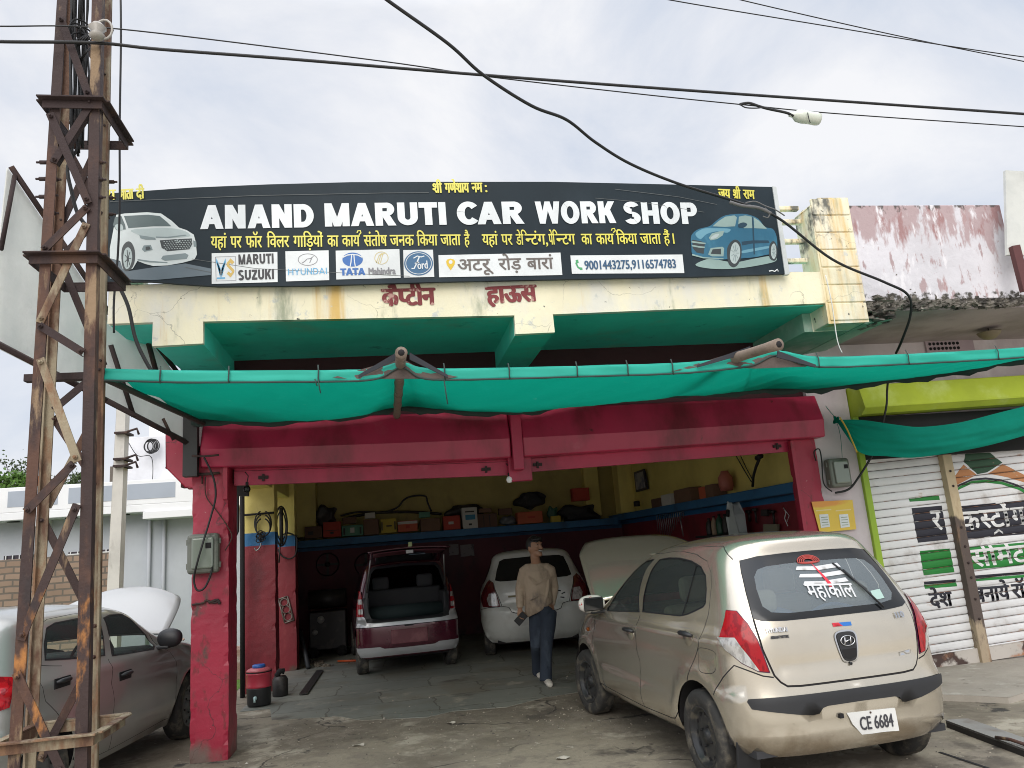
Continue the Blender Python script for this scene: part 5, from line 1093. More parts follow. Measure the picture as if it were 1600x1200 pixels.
        E = [(pts[a], pts[b]) for a, b in edges]; A = np.array([e[0] for e in E]); Bv = np.array([e[1] for e in E]) - A; LL = np.maximum((Bv ** 2).sum(1), 1e-12)
        nu, nv = int((U1 - U0) / res), int(s.V / res)
        for i in range(1, nu):
            for j in range(1, nv):
                q = np.array((U0 + (U1 - U0) * (i + .5 * (j % 2)) / nu, s.V * j / nv)); t = np.clip(((q - A) * Bv).sum(1) / LL, 0, 1); d = np.hypot(*((A + Bv * t[:, None]) - q).T).min()
                if d > res * .45: pts.append((float(q[0]), float(q[1])))
        r = geometry.delaunay_2d_cdt([Vector(p) for p in pts], edges, [], 0, 1e-5)
        vs, fs = r[0], r[2]; out = {}
        pos = [None] * len(vs); nor = [None] * len(vs)
        for f in fs:
            cx = sum(vs[i][0] for i in f) / len(f); cy = sum(vs[i][1] for i in f) / len(f); nm_ = 'body'
            for n, P in regs:
                if inpoly(cx, cy, P): nm_ = n
            if nm_ is None or nm_ == 'hole': continue
            for i in f:
                if pos[i] is None: u, v = s.uv(vs[i][0], vs[i][1]); pos[i] = s.P(u, v); nor[i] = s.N(u, v)
            d = out.setdefault(nm_, ([], [], [], {}))
            g_ = []
            for i in f:
                if i not in d[3]: d[3][i] = len(d[0]); d[0].append(pos[i]); d[2].append(nor[i])
                g_.append(d[3][i])
            a, b, c = (d[0][k] for k in g_[:3])
            if (b - a).cross(c - a).dot(d[2][g_[0]]) < 0: g_ = g_[::-1]
            d[1].append(tuple(g_))
        return out
def strip(P, w_):
    "a seam: thin band along a UV polyline"
    L, Rr = [], []
    for i, p in enumerate(P):
        a, b = P[max(0, i - 1)], P[min(len(P) - 1, i + 1)]; d = (b[0] - a[0], b[1] - a[1]); l = math.hypot(*d) or 1; n = (-d[1] / l * w_ / 2, d[0] / l * w_ / 2)
        L.append((p[0] + n[0], p[1] + n[1])); Rr.append((p[0] - n[0], p[1] - n[1]))
    return L + Rr[::-1]
def smooth2(P, n=5, closed=True): return [(p.x, p.y) for p in spline([Vector((a, b, 0)) for a, b in P], n, closed)]
def inset(P, d):
    "shrink a closed polygon towards its inside by d"
    n = len(P); ar = sum(P[i][0] * P[(i + 1) % n][1] - P[(i + 1) % n][0] * P[i][1] for i in range(n)); sg = 1 if ar > 0 else -1; out = []
    for i in range(n):
        a, b, c = P[i - 1], P[i], P[(i + 1) % n]
        e1 = Vector((b[0] - a[0], b[1] - a[1])); e2 = Vector((c[0] - b[0], c[1] - b[1]))
        if e1.length < 1e-6 or e2.length < 1e-6: out.append(b); continue
        n1 = Vector((-e1.y, e1.x)).normalized() * sg; n2 = Vector((-e2.y, e2.x)).normalized() * sg; m = (n1 + n2)
        m = m / max(.35, m.dot(n1)) if m.length > 1e-6 else n1
        out.append((b[0] + m.x * d, b[1] + m.y * d))
    return out
def mk(name, V, F, Nn, m, par, off=0., mirror=None):
    if mirror == 'both': sets = (1, -1)
    else: sets = (mirror or 1,)
    vs, fs, ns = [], [], []
    for sg in sets:
        o = len(vs); vs += [Vector(((v.x + n.x * off), (v.y + n.y * off) * sg, v.z + n.z * off)) for v, n in zip(V, Nn)]; ns += [Vector((n.x, n.y * sg, n.z)) for n in Nn]
        fs += [tuple(i + o for i in (f if sg > 0 else f[::-1])) for f in F]
    me = bpy.data.meshes.new(name); me.from_pydata(vs, [], fs); me.update(); me.polygons.foreach_set('use_smooth', [True] * len(fs))
    me.normals_split_custom_set_from_vertices([tuple(n) for n in ns]); me.materials.append(m)
    o = bpy.data.objects.new(name, me); C.objects.link(o); o.parent = par; return o
TYRE = mat('tyre_rubber', (.032, .031, .030), .8, [((.13, .115, .09), 7, .47, .66, 1)], bump=.2, bsc=40)
RIM = mat('black_steel_rim', (.045, .047, .05), .38, [((.13, .12, .10), 9, .52, .66, 1)], metal=.4)
RIMS = mat('grey_steel_rim', (.12, .12, .12), .45, [((.05, .045, .04), 8, .5, .7, 1)])
INT = mat('car_interior', (.035, .036, .04), .8); INTL = mat('car_interior_beige', (.25, .22, .17), .85); SEAT = mat('seat_cloth', (.05, .055, .065), .9, bump=.2)
TRIM = mat('black_plastic_trim', (.018, .019, .022), .5); BLG = mat('black_glass_border', (.008, .009, .010), .12)
RED = mat('red_lamp_plastic', (.36, .006, .012), .12, [((.20, .003, .008), 26, .5, .56, .5), ((.42, .02, .02), 5, .60, .72, 1)], coat=.15, spec=.3); CLR = mat('clear_lamp_plastic', (.55, .54, .52), .15, [((.30, .29, .28), 40, .45, .6, .4)], coat=1, metal=.3); AMB = mat('amber_lamp_plastic', (.65, .16, .02), .15, coat=1)
GLS = glass('car_glass', (.82, .92, .87), .90, .03, (.16, .18, .18)); GLD = glass('tinted_car_glass', (.20, .25, .24), .85)
GLR = glass('dust_and_sky_haze_glass', (.72, .80, .77), .66, .04, (.30, .35, .38))  # dust film plus sky reflection, both put into a pale diffuse colour
CHR = mat('chrome', (.62, .62, .63), .18, metal=1, var=0)
def wheel(par, c, r, wd, side, rimm, yaw=0, rimr=.62):
    "side +1 outer face towards +y"
    e = bpy.data.objects.new('wheel', None); C.objects.link(e); e.parent = par; e.location = c; e.rotation_euler = (0, 0, yaw); s = side
    def Lx(prof): return [(a, b * s) for a, b in prof]
    t = MB().lathe(Lx([(r * .63, wd * .42), (r * .70, wd * .50), (r * .86, wd * .52), (r * .95, wd * .46), (r * .995, wd * .36), (r, wd * .2), (r, -wd * .2), (r * .995, -wd * .36), (r * .93, -wd * .48), (r * .8, -wd * .5), (r * .63, -wd * .42)]), 36, (0, 0, 0), 'Y', False)
    for k in (-.26, -.09, .09, .26): t.lathe([(r * 1.001, wd * (k - .012)), (r * 1.001, wd * (k + .012))], 36, (0, 0, 0), 'Y', False)
    t.build('tyre', TYRE, e)
    rm = MB().lathe(Lx([(r * .655, wd * .44), (r * .64, wd * .47), (r * .60, wd * .44), (r * .57, wd * .30), (r * .50, wd * .22), (r * .40, wd * .27), (r * .30, wd * .30), (r * .22, wd * .24), (r * .16, wd * .26), (r * .14, wd * .36), (.0, wd * .37)]), 36, (0, 0, 0), 'Y', False)
    rm.lathe(Lx([(r * .66, wd * .40), (r * .64, -wd * .42)]), 30, (0, 0, 0), 'Y', False); o = rm.build('rim', rimm, e)
    hl = MB()
    for k in range(12):
        a = k * math.pi / 6; hl.lathe(Lx([(.0, 0), (r * .052, 0)]), 8, (r * .485 * math.cos(a), s * wd * .262, r * .485 * math.sin(a)), 'Y', False)
    for k in range(4):
        a = k * math.pi / 2 + .4; hl.lathe(Lx([(r * .03, 0), (r * .03, .012), (.0, .014)]), 6, (r * .24 * math.cos(a), s * wd * .27, r * .24 * math.sin(a)), 'Y', False)
    hl.build('rim_holes', DARK, o); return e
def arch(mb, cx, cz, r, y0, y1, n=18):
    vs = []
    for i in range(n + 1):
        a = math.pi * (.01 + .98 * i / n); x, z = cx + r * math.cos(a), cz + r * math.sin(a); vs += [(x, y0, z), (x, y1, z)]
    mb.add(vs, [(2 * i, 2 * i + 1, 2 * i + 3, 2 * i + 2) for i in range(n)], True)
    k = len(mb.v); mb.add([(cx, y1, cz)] + [vs[2 * i + 1] for i in range(n + 1)], [(0, i, i + 1) for i in range(1, n + 1)])
def seats(par, xs, zc, m, wd=.5, back=.62, hr=True, bench=None, htop=0.):
    global LOCAL
    mb = MB()
    for x in xs:
        for s in (-1, 1):
            y = s * .36
            mb.box((x - .25, y - wd / 2, zc - .12), (x + .27, y + wd / 2, zc + .06)); mb.box((x - .38, y - wd / 2, zc), (x - .22, y + wd / 2, zc + back), Matrix.Rotation(-.22, 3, 'Y'), (x - .3, y, zc))
            if hr: mb.box((x - .50, y - .13, zc + back + .01), (x - .40, y + .13, zc + back + .2))
    o = mb.build('front_seats', m, par, .05, 3)
    if bench is not None:
        b = MB().box((bench - .25, -.62, zc - .1), (bench + .25, .62, zc + .08)).box((bench - .36, -.62, zc), (bench - .22, .62, zc + back - .05), Matrix.Rotation(-.25, 3, 'Y'), (bench - .3, 0, zc))
        for s in (-1, 1): b.box((bench - .48, s * .35 - .13, zc + back - .03), (bench - .38, s * .35 + .13, zc + back + .12))
        b.build('rear_seat', m, par, .05, 3)
def car(name, label, loc, rz, body, regs, mats, wheels, under, group=None):
    """regs: name -> [polygons]; mats: name -> (material, part name, mirror mode, offset)"""
    global LOCAL
    t = thing(name, label, 'car', loc, group, rz); LOCAL = True
    cut = body.cut(regs); made = {}
    for n, (V, F, Nn, _) in cut.items():
        m_, pn, mode, off, parn = mats[n]
        for sg in ((1, -1) if mode == 'each' else (mode,)):
            par = t
            if parn: par = made.get((parn, sg)) or made.get((parn, 'both')) or t
            made[(n, sg)] = mk(pn, V, F, Nn, m_, par, off, sg)
    r, wd, rm, tr, pts_ = wheels
    for cx, side, yaw in pts_: wheel(t, (cx, side * (tr - wd / 2), r), r, wd, side, rm, yaw)
    mb = MB()
    for cx in sorted({p[0] for p in pts_}):
        for s in (1, -1): arch(mb, cx, r + .01, r + .065, s * (tr - .015), s * (tr - .30))
    mb.box((under[0], -.56, under[2]), (under[1], .56, under[2] + .06))
    mb.build('underbody', DARK, t)
    LOCAL = False
    return t, made

# ------------------------------------------------------------------ champagne hatchback, right
def disp1(u, x, y, z):
    k = 0
    if u <= 1.3 and u >= -.6:
        for cx in (0, 2.38):                                             # wheel arch lips
            d = math.hypot(x - cx, z - .29); k += .014 * math.exp(-((d - .385) / .045) ** 2) * (1 if z > .2 else 0) * (1 if u < 1.05 else max(0, 1 - (u - 1.05) * 4))
        if .25 < x < 2.05: k += .020 / (1 + math.exp(-(.49 + .03 * (x - 1.2) - z) / .010)) * min(1, (x - .25) / .2, (2.05 - x) / .2)
        k += .015 * math.exp(-((z - .885) / .035) ** 2)
    if u > .98:
        f = max(0, min(1, (u - .98) / .3)); ay = abs(y)
        k += .022 * f / (1 + math.exp((z - .612) / .006))                # bumper stands proud
        pl = min(1, max(0, (.345 + .16 * (.50 - z) - ay) / .025)) * min(1, max(0, (z - .335) / .015)) * min(1, max(0, (.495 - z) / .015)); k -= .022 * pl
        k += .010 * math.exp(-((z - .345) / .03) ** 2) * f
        k -= .010 * math.exp(-((z - .73) / .025) ** 2) * (1 if ay < .45 else max(0, 1 - (ay - .45) / .06))
    return k
# z, rear x, front x, half width, rear rounding, front rounding
ROWS1 = [(.262, -.535, 2.82, .690, .36, .45), (.29, -.565, 2.88, .725, .37, .5), (.36, -.595, 2.945, .752, .38, .55), (.48, -.605, 2.96, .766, .38, .6), (.60, -.600, 2.955, .772, .38, .6), (.70, -.588, 2.93, .773, .37, .62), (.80, -.580, 2.86, .768, .36, .7), (.88, -.572, 2.74, .760, .35, .75), (.94, -.562, 2.52, .750, .34, .7), (.98, -.55, 2.30, .738, .33, .6), (1.02, -.535, 2.12, .722, .325, .5), (1.12, -.482, 1.90, .686, .31, .42), (1.24, -.412, 1.66, .642, .30, .38), (1.34, -.345, 1.44, .603, .29, .35), (1.41, -.305, 1.26, .568, .29, .35), (1.455, -.29, 1.13, .532, .29, .34), (1.49, -.27, .98, .47, .29, .32), (1.52, -.16, .82, .36, .28, .3), (1.54, -.0, .66, .22, .24, .25), (1.55, .15, .50, .03, .1, .1)]
b1_ = Body(ROWS1, 3.3, 3.0, .035, disp1)
def sd(B, L): return [B.side(x, z) for x, z in L]
def rr_(B, L): return [B.rear(y, z) for y, z in L]
winF = [(1.735, .965), (1.74, .99), (1.60, 1.11), (1.42, 1.245), (1.24, 1.345), (1.10, 1.385), (.97, 1.398), (.93, 1.398), (.955, 1.02), (.94, 1.005)]
winR = [(.885, 1.01), (.80, 1.40), (.62, 1.412), (.42, 1.41), (.22, 1.39), (.06, 1.352), (-.03, 1.295), (-.08, 1.21), (-.105, 1.12), (-.085, 1.095), (.12, 1.035), (.22, 1.02)]
frameF = [(1.84, .945), (1.80, 1.01), (1.64, 1.135), (1.45, 1.28), (1.26, 1.385), (1.10, 1.43), (.97, 1.44), (.875, 1.44), (.915, .985)]
frameR = [(.905, .985), (.865, 1.44), (.62, 1.452), (.40, 1.45), (.18, 1.43), (.0, 1.385), (-.09, 1.315), (-.135, 1.22), (-.155, 1.12), (-.14, 1.06), (.12, 1.00), (.3, .99)]
def archp(B, cx, cz, r, n=22):
    return [B.side(cx + r * math.cos(a), max(B.z0 + .001, cz + r * math.sin(a))) for a in np.linspace(-.35, math.pi + .35, n)]
B_ = b1_
doorF = [(1.84, .945), (2.0, .90), (2.045, .78), (2.09, .55), (2.08, .40), (2.04, .335), (.965, .315), (.965, .42), (.925, .65), (.915, .985)]
doorR = [(.905, .985), (.925, .65), (.965, .42), (.965, .315), (.46, .325), (.38, .34), (.24, .47), (.08, .655), (-.09, .855), (-.155, 1.0), (-.165, 1.06), (-.155, 1.12)]
def mixp(B, L): return [B.side(a, z) if k == 's' else B.rear(a, z) for k, a, z in L]
lampP = [('r', .655, 1.09), ('r', .612, 1.085), ('r', .585, 1.01), ('r', .560, .92), ('r', .525, .725), ('r', .59, .735), ('r', .665, .785), ('r', .715, .86), ('r', .725, .92), ('r', .71, .97)]
lamp = mixp(B_, lampP)
lampC = inset(mixp(B_, [('r', .726, .935), ('r', .668, .935), ('r', .645, .88), ('r', .575, .737), ('r', .592, .735), ('r', .665, .785), ('r', .715, .86)]), .006)
gO = rr_(B_, [(0, 1.010), (.36, 1.010), (.50, 1.018), (.548, 1.035), (.522, 1.19), (.492, 1.31), (.470, 1.378), (.36, 1.396), (.2, 1.402), (0, 1.405)])
gI = rr_(B_, [(0, 1.05), (.33, 1.050), (.43, 1.062), (.468, 1.10), (.458, 1.20), (.435, 1.275), (.395, 1.315), (.33, 1.33), (.2, 1.336), (0, 1.338)])
hatchS = rr_(B_, [(0, .640), (.36, .640), (.44, .645), (.475, .67), (.505, .71), (.545, .86), (.575, .985)])
bumpS = [B_.rear(.51, .70), B_.rear(.57, .712), B_.rear(.64, .745), B_.rear(.70, .775)] + sd(B_, [(-.36, .70), (-.27, .62), (-.25, .585)])
stripP = rr_(B_, [(0, .594), (.40, .594), (.58, .592), (.66, .588), (.665, .575), (.65, .535), (.55, .515), (.42, .492), (.32, .486), (.285, .492), (.262, .512), (.23, .520), (0, .522)])
flap = smooth2(sd(B_, [(-.095, .845), (-.28, .845), (-.30, .80), (-.285, .735), (-.21, .703), (-.085, .705), (-.075, .78)]), 5)
hood = [B_.front(0, .62)] + [B_.front(.55, .64)] + [B_.side(2.6, .86), B_.side(2.3, .96), B_.side(2.1, 1.01)] + [B_.front(.40, 1.045), B_.front(0, 1.05)]
wsh = [B_.side(1.84, 1.045), B_.side(1.66, 1.20), B_.side(1.42, 1.36), B_.side(1.3, 1.41)] + [B_.front(.40, 1.44), B_.front(0, 1.45), B_.front(0, 1.06), B_.front(.4, 1.055), B_.front(.62, 1.05)]
SEAM = .008
regs1 = [('door_f', sd(B_, doorF)), ('door_r', sd(B_, doorR)),
    ('seam', strip(sd(B_, doorF)[0:6], SEAM)), ('seam', strip(sd(B_, doorF)[5:7], SEAM)), ('seam', strip(sd(B_, doorF)[6:], SEAM)), ('seam', strip(sd(B_, doorR)[3:], SEAM)),
    ('pillarf', sd(B_, frameF)), ('pillarr', sd(B_, frameR)), ('seam', strip(sd(B_, frameF[1:8]), .006)), ('seam', strip(sd(B_, frameR[1:9]), .006)),
    ('trim', sd(B_, winF)), ('trim', sd(B_, winR)), ('win_f', inset(sd(B_, winF), .014)), ('win_r', inset(sd(B_, winR), .014)), ('trim', strip(sd(B_, [(.19, 1.025), (.13, 1.37)]), .022)),
    ('hole', archp(B_, 0, .29, .345)), ('hole', archp(B_, 2.38, .29, .345)),
    ('hatch', hatchS[:-1] + [gO[3], gO[4], gO[5], gO[6]] + gO[7:]), ('seam', strip(hatchS[:-1] + [gO[3]], .012)), ('seam', strip([gO[3], gO[4], gO[5], gO[6], gO[7], gO[8], gO[9]], .010)),
    ('gborder', gO), ('gclear', gI), ('seam', strip(bumpS, SEAM)), ('seam', strip(flap + flap[:1], .004)), ('strip', stripP),
    ('lamp_edge', lamp), ('lamp', inset(lamp, .007)), ('lamp_c', lampC), ('hole', hood), ('wshield', wsh), ('seam', strip([B_.rear(.50, 1.39)] + sd(B_, [(-.10, 1.474), (.3, 1.487), (.75, 1.484), (1.1, 1.45)]), .008))]
PAINT = mat('champagne_paint', (.585, .535, .445), .25, [((.52, .47, .385), .9, .5, .75, 1), ((.33, .27, .195), 2.4, .35, .62, 1, .70, .25), ((.30, .24, .18), 16, .66, .72, 1, .9, .5)], coat=1., metal=.72, var=.03, vsc=.8)
X = (PAINT,)
mats1 = dict(body=(PAINT, 'body', 'both', 0, None), door_f=(PAINT, 'front_door', 'each', 0, None), door_r=(PAINT, 'rear_door', 'each', 0, None), seam=(DARK, 'panel_gaps', 'both', 0, None), pillarf=(PAINT, 'front_window_frame', 'each', 0, 'door_f'), pillarr=(PAINT, 'rear_window_frame', 'each', 0, 'door_r'),
    trim=(TRIM, 'window_rubber', 'each', .002, 'door_f'), win_f=(GLS, 'front_window', 'each', -.004, 'door_f'), win_r=(GLS, 'rear_window', 'each', -.004, 'door_r'), hatch=(PAINT, 'tailgate', 'both', .003, None), gborder=(BLG, 'rear_glass_border', 'both', .006, 'hatch'), gclear=(GLR, 'rear_glass', 'both', .006, 'hatch'),
    strip=(TRIM, 'bumper_strip', 'both', .012, None), lamp_edge=(mat('purple_lamp_edge', (.09, .012, .05), .2), 'lamp_edge', 'each', .003, None), lamp=(RED, 'tail_lamp', 'each', .010, None), lamp_c=(CLR, 'reversing_lens', 'each', .0105, 'lamp'), wshield=(GLS, 'windscreen', 'both', 0, None))
ORD = ['body', 'door_f', 'door_r', 'hatch', 'lamp_edge', 'lamp']
_oc = Body.cut
def cut_ordered(self, regs, res=.055):
    d = _oc(self, regs, res); return {k: d[k] for k in [k for k in ORD if k in d] + [k for k in d if k not in ORD]}
Body.cut = cut_ordered
CAR1 = (2.70, 5.14, 0); RZ1 = R(94.0)
t1_, md = car('hatchback_car', 'champagne gold hatchback with its bonnet raised, parked nose-in at the right of the garage mouth', CAR1, RZ1, b1_, regs1, mats1,
    (.288, .165, RIM, .762, [(0, 1, 0), (0, -1, 0), (2.38, 1, .12), (2.38, -1, .12)]), (.42, 2.7, .27))
LOCAL = True
# flanges that give the shell thickness at the glass and the lower edge of the bumper
def onb(B, kind, a, z, off=0., s=1):
    U, V = (B.side if kind == 's' else B.rear)(a, z); u, v = B.uv(U, V); p = B.P(u, v) + B.N(u, v) * off; return Vector((p.x, p.y * s, p.z))
for s in (1, -1):
    d_ = md[('door_f', s)]; e_ = md[('door_r', s)]
    for dd, x, z_ in ((d_, 1.08, .868), (e_, .05, .925)):
        hb = MB(); c = onb(B_, 's', x, z_ - .02, .0, s); hb.grid(lambda u, v: c + Vector((.075 * math.cos(u * 2 * math.pi) * math.sin(math.pi * v), s * (.002 + .012 * math.cos(math.pi * v) ** 2 * (1 if v > .5 else 0)), .052 * math.sin(u * 2 * math.pi) * math.sin(math.pi * v) - .012)), 16, 8); hb.build('handle_bowl', PAINT, dd)
        h_ = MB().tube([c + Vector((.085, s * .004, .015)), c + Vector((.05, s * .028, .022)), c + Vector((-.04, s * .032, .022)), c + Vector((-.085, s * .010, .012))], [.012, .02, .022, .014], 8, True, .8); h_.build('handle', TRIM, dd)
    # mirror
    c = onb(B_, 's', 1.80, 1.0, 0, s) + Vector((0, s * .13, .035))
    mm = MB().grid(lambda u, v: c + Vector((.055 * math.cos(2 * math.pi * u) * math.sin(math.pi * v) ** .7 + .02 * math.cos(math.pi * v), s * .115 * math.cos(math.pi * v), .078 * math.sin(2 * math.pi * u) * math.sin(math.pi * v) ** .7)), 18, 12).build('wing_mirror', mat('mirror_white_sticker', (.70, .68, .64), .35, [((.45, .03, .03), 14, .60, .62, 1)]) if s > 0 else PAINT, t1_)
    MB().box(c + Vector((-.066, -.09, -.058)), c + Vector((-.045, .09, .058))).build('mirror_glass', BLG, mm, .01); MB().box(c + Vector((-.03, -s * .15, -.085)), c + Vector((.05, s * .02, -.055))).build('mirror_foot', TRIM, mm, .01)
    # side repeater
    c = onb(B_, 's', 2.23, .775, .004, s); MB().grid(lambda u, v: c + Vector((.035 * math.cos(2 * math.pi * u) * math.sin(math.pi * v), s * .014 * abs(math.cos(math.pi * v)), .02 * math.sin(2 * math.pi * u) * math.sin(math.pi * v))), 12, 6).build('side_repeater', AMB, t1_)
    # mud flap
    if s < 0: continue
    c = Vector((-.37, s * .66, .22)); MB().box(c + Vector((-.02, -.085, -.08)), c + Vector((.0, .07, .12)), Matrix.Rotation(-.2, 3, 'Y')).build('mud_flap', TRIM, t1_, .008)
# front hood raised about the cowl
HB = MB(); hinge = Vector((2.10, 0, 1.03)); ang = R(54)
def hoodp(u, v):
    x = 2.10 + .86 * u; yw = (.70 - .10 * u ** 2 - .25 * max(0, u - .72) ** 1.2 * 2); y = (2 * v - 1) * yw; z = 1.03 - .10 * u - .16 * u ** 3 + .035 * (1 - (2 * v - 1) ** 2) - .03 * abs(2 * v - 1) ** 5
    d = Vector((x - 2.10, 0, z - 1.03)); c_, s_ = math.cos(ang), math.sin(ang)
    return hinge + Vector((d.x * c_ - d.z * s_, y, d.x * s_ + d.z * c_))
HB.grid(hoodp, 20, 24).build('bonnet', PAINT, t1_, solid=.02)
MB().box((2.1, -.52, .3), (2.82, .52, .72)).box((2.15, -.3, .72), (2.55, .25, .86)).build('engine', DARK, t1_, .03)
MB().box((1.62, -.64, .78), (2.0, .64, .99)).build('dashboard', INT, t1_, .05, 3)
seats(t1_, [1.12], .46, INTL, bench=.22, back=.60)
for n_, (x0, x1) in (('a', (-.42, -.08)),): MB().box((x0, -.58, .86), (x1, .58, .885)).build('parcel_shelf', INTL, t1_, .01)
MB().box((-.5, -.66, .25), (1.8, .66, .29)).build('cabin_floor', INT, t1_)
bl = MB().grid(lambda u, v: Vector((-.40 + .28 * u, -.30 + .75 * v, .97 + .05 * math.sin(6 * v + 3 * u) + .06 * math.sin(math.pi * v))), 8, 16).build('blue_bag', mat('blue_cloth_bag', (.04, .10, .25), .8, bump=.2), t1_, solid=.02)
hl_ = MB().box((.20, -.50, 1.43), (1.15, .50, 1.44)).build('roof_lining', INTL, t1_)
for y in (-.30,): MB().box((1.40, y - .22, 1.27), (1.43, y + .14, 1.36)).build('sun_visor', INTL, t1_, .01)
MB().tube([(1.55 + .17 * math.sin(t) * .35, -.36 + .17 * math.cos(t), .93 + .17 * math.sin(t)) for t in np.linspace(0, 6.28, 22)], .014, 6, False).build('steering_wheel', TRIM, t1_)
# badge recess and handle
hp_ = md[('hatch', 'both')]
def rp3(y, z, off=.012): return onb(B_, 'r', abs(y), z, off, 1 if y >= 0 else -1)
def patch(name, L, m_, par, off):
    "a flat-cut shape laid on the curved tail of the car"
    D = []; 
    for i in range(len(L)):
        a, b = L[i], L[(i + 1) % len(L)]; k = max(1, int(math.hypot(b[0] - a[0], b[1] - a[1]) / .03)); D += [(a[0] + (b[0] - a[0]) * j / k, a[1] + (b[1] - a[1]) * j / k) for j in range(k)]
    n0 = len(D); ys = [p[0] for p in D]; zs = [p[1] for p in D]
    for yy in np.arange(min(ys), max(ys), .03):
        for zz in np.arange(min(zs), max(zs), .03):
            if inpoly(yy, zz, D[:n0]): D.append((float(yy), float(zz)))
    r = geometry.delaunay_2d_cdt([Vector(p) for p in D], [(i, (i + 1) % n0) for i in range(n0)], [], 0, 1e-6)
    fs = [f for f in r[2] if inpoly(sum(r[0][i][0] for i in f) / 3, sum(r[0][i][1] for i in f) / 3, D[:n0])]
    P = [rp3(v[0], v[1], off) for v in r[0]]; fs = [tuple(f) if (P[f[1]] - P[f[0]]).cross(P[f[2]] - P[f[0]]).x < 0 else tuple(f)[::-1] for f in fs]
    return MB().add(P, fs, True).build(name, m_, par)
patch('badge_surround', smooth2([(-.072, .905), (0, .925), (.072, .905), (.072, .83), (.05, .752), (0, .735), (-.05, .752), (-.072, .83)], 4), CHR, hp_, .009); patch('badge_recess', smooth2([(-.060, .90), (0, .914), (.060, .90), (.060, .83), (.042, .762), (0, .748), (-.042, .762), (-.060, .83)], 4), TRIM, hp_, .0135); patch('badge_recess', [(-.05, .815), (.05, .815), (.042, .77), (.0, .757), (-.042, .77)], DARK, hp_, .015)
bd = MB()
def ring3(mb, cy, cz, ry, rz, r_, off=.02, n=22): mb.tube([rp3(cy + ry * math.cos(t), cz + rz * math.sin(t), off) for t in np.linspace(0, 2 * math.pi, n)], r_, 5, False)
ring3(bd, 0, .862, .048, .028, .0035)
for a, b in (((.024, .842), (.016, .882)), ((-.016, .842), (-.024, .882)), ((.02, .856), (-.02, .868))): bd.tube([rp3(*a, .021), rp3(*b, .021)], .0045, 5)
bd.build('badge', CHR, hp_)
patch('sticker', [(.065, .948), (-.003, .946), (.02, .968), (.065, .97)], mat('red_sticker', (.55, .03, .05), .4), hp_, .006); patch('sticker', [(-.003, .946), (-.065, .944), (-.065, .966), (.02, .968)], mat('blue_sticker', (.02, .14, .45), .4), hp_, .0062)
LK = MB().lathe([(.009, 0), (.009, -.006), (0, -.006)], 10, (0, 0, 0), 'X'); LK.v = [v + rp3(0, .73, .012) for v in LK.v]; LK.build('lock', TRIM, hp_)
def rtext(name, s, y0, y1, z, h, m_, latin=True, bold=.0, off=.008, par=None, dz=0.):
    mb = MB(); text(mb, s, (0, -y0, z), (0, -y1, z + dz), h, latin, bold, nrm=(-1, 0, 0), lift=0, up=(0, 0, 1))
    mb.v = [rp3(v.y, v.z, off - v.x) for v in [Vector((q.x, -q.y, q.z)) for q in mb.v]]
    return mb.build(name, m_, par or hp_)
rtext('lettering', 'HYUNDAI', .50, .375, .95, .026, CHR, True, .002, .010); rtext('lettering', 'ARIHANT MOTORS', .485, .375, .915, .017, BLET, True, .001); rtext('lettering', 'i10', -.40, -.47, .955, .034, CHR, True, .003, .010)
patch('small_plate', [(-.36, .735), (-.455, .742), (-.455, .765), (-.36, .758)], CHR, hp_, .006)
# window sticker: white bands, red tilak and a word
gl1 = md[('gclear', 'both')]
WS = mat('white_window_sticker', (.55, .56, .57), .5); RS = mat('red_window_sticker', (.60, .02, .04), .5)
for k, (z, y0, y1, h) in enumerate(((1.285, .13, -.17, .026), (1.24, .135, -.17, .024), (1.195, .13, -.17, .024))):
    patch('sticker_band', [(y0 + .02, z + .005), (y0, z + h), (.0, z + h * .65), (y1, z + h), (y1 - .01, z), (0, z - h * .3)], WS, gl1, .010)
patch('sticker_mark', smooth2([(.02, 1.325), (.0, 1.26), (-.02, 1.20), (-.02, 1.175), (-.045, 1.175), (-.045, 1.20), (-.01, 1.27)], 3), RS, gl1, .013)
bd2 = MB(); 
for k in range(4): bd2.tube([rp3(.03 + (.08 - .014 * k) * math.cos(t), 1.335 + (.040 - .007 * k) * math.sin(t) * (1 if t < math.pi else .3), .012) for t in np.linspace(0, 2 * math.pi, 18)], .004, 4, False)
bd2.build('sticker_beads', mat('brick_red_sticker', (.40, .06, .05), .6), gl1)
rtext('sticker_word', 'महाकाल', .145, -.185, 1.118, .095, WS, False, .002, .012, gl1, -.02)
patch('glass_label', [(-.30, 1.07), (-.38, 1.075), (-.38, 1.13), (-.30, 1.125)], mat('pale_green_sticker', (.35, .5, .45), .5), gl1, .010)
wp = MB().tube([rp3(-.33, 1.02, .02), rp3(-.25, 1.13, .03), rp3(-.17, 1.26, .025)], .007, 5).tube([rp3(-.27, 1.13, .02), rp3(-.13, 1.31, .016)], .006, 4); wp.build('wiper', TRIM, hp_)
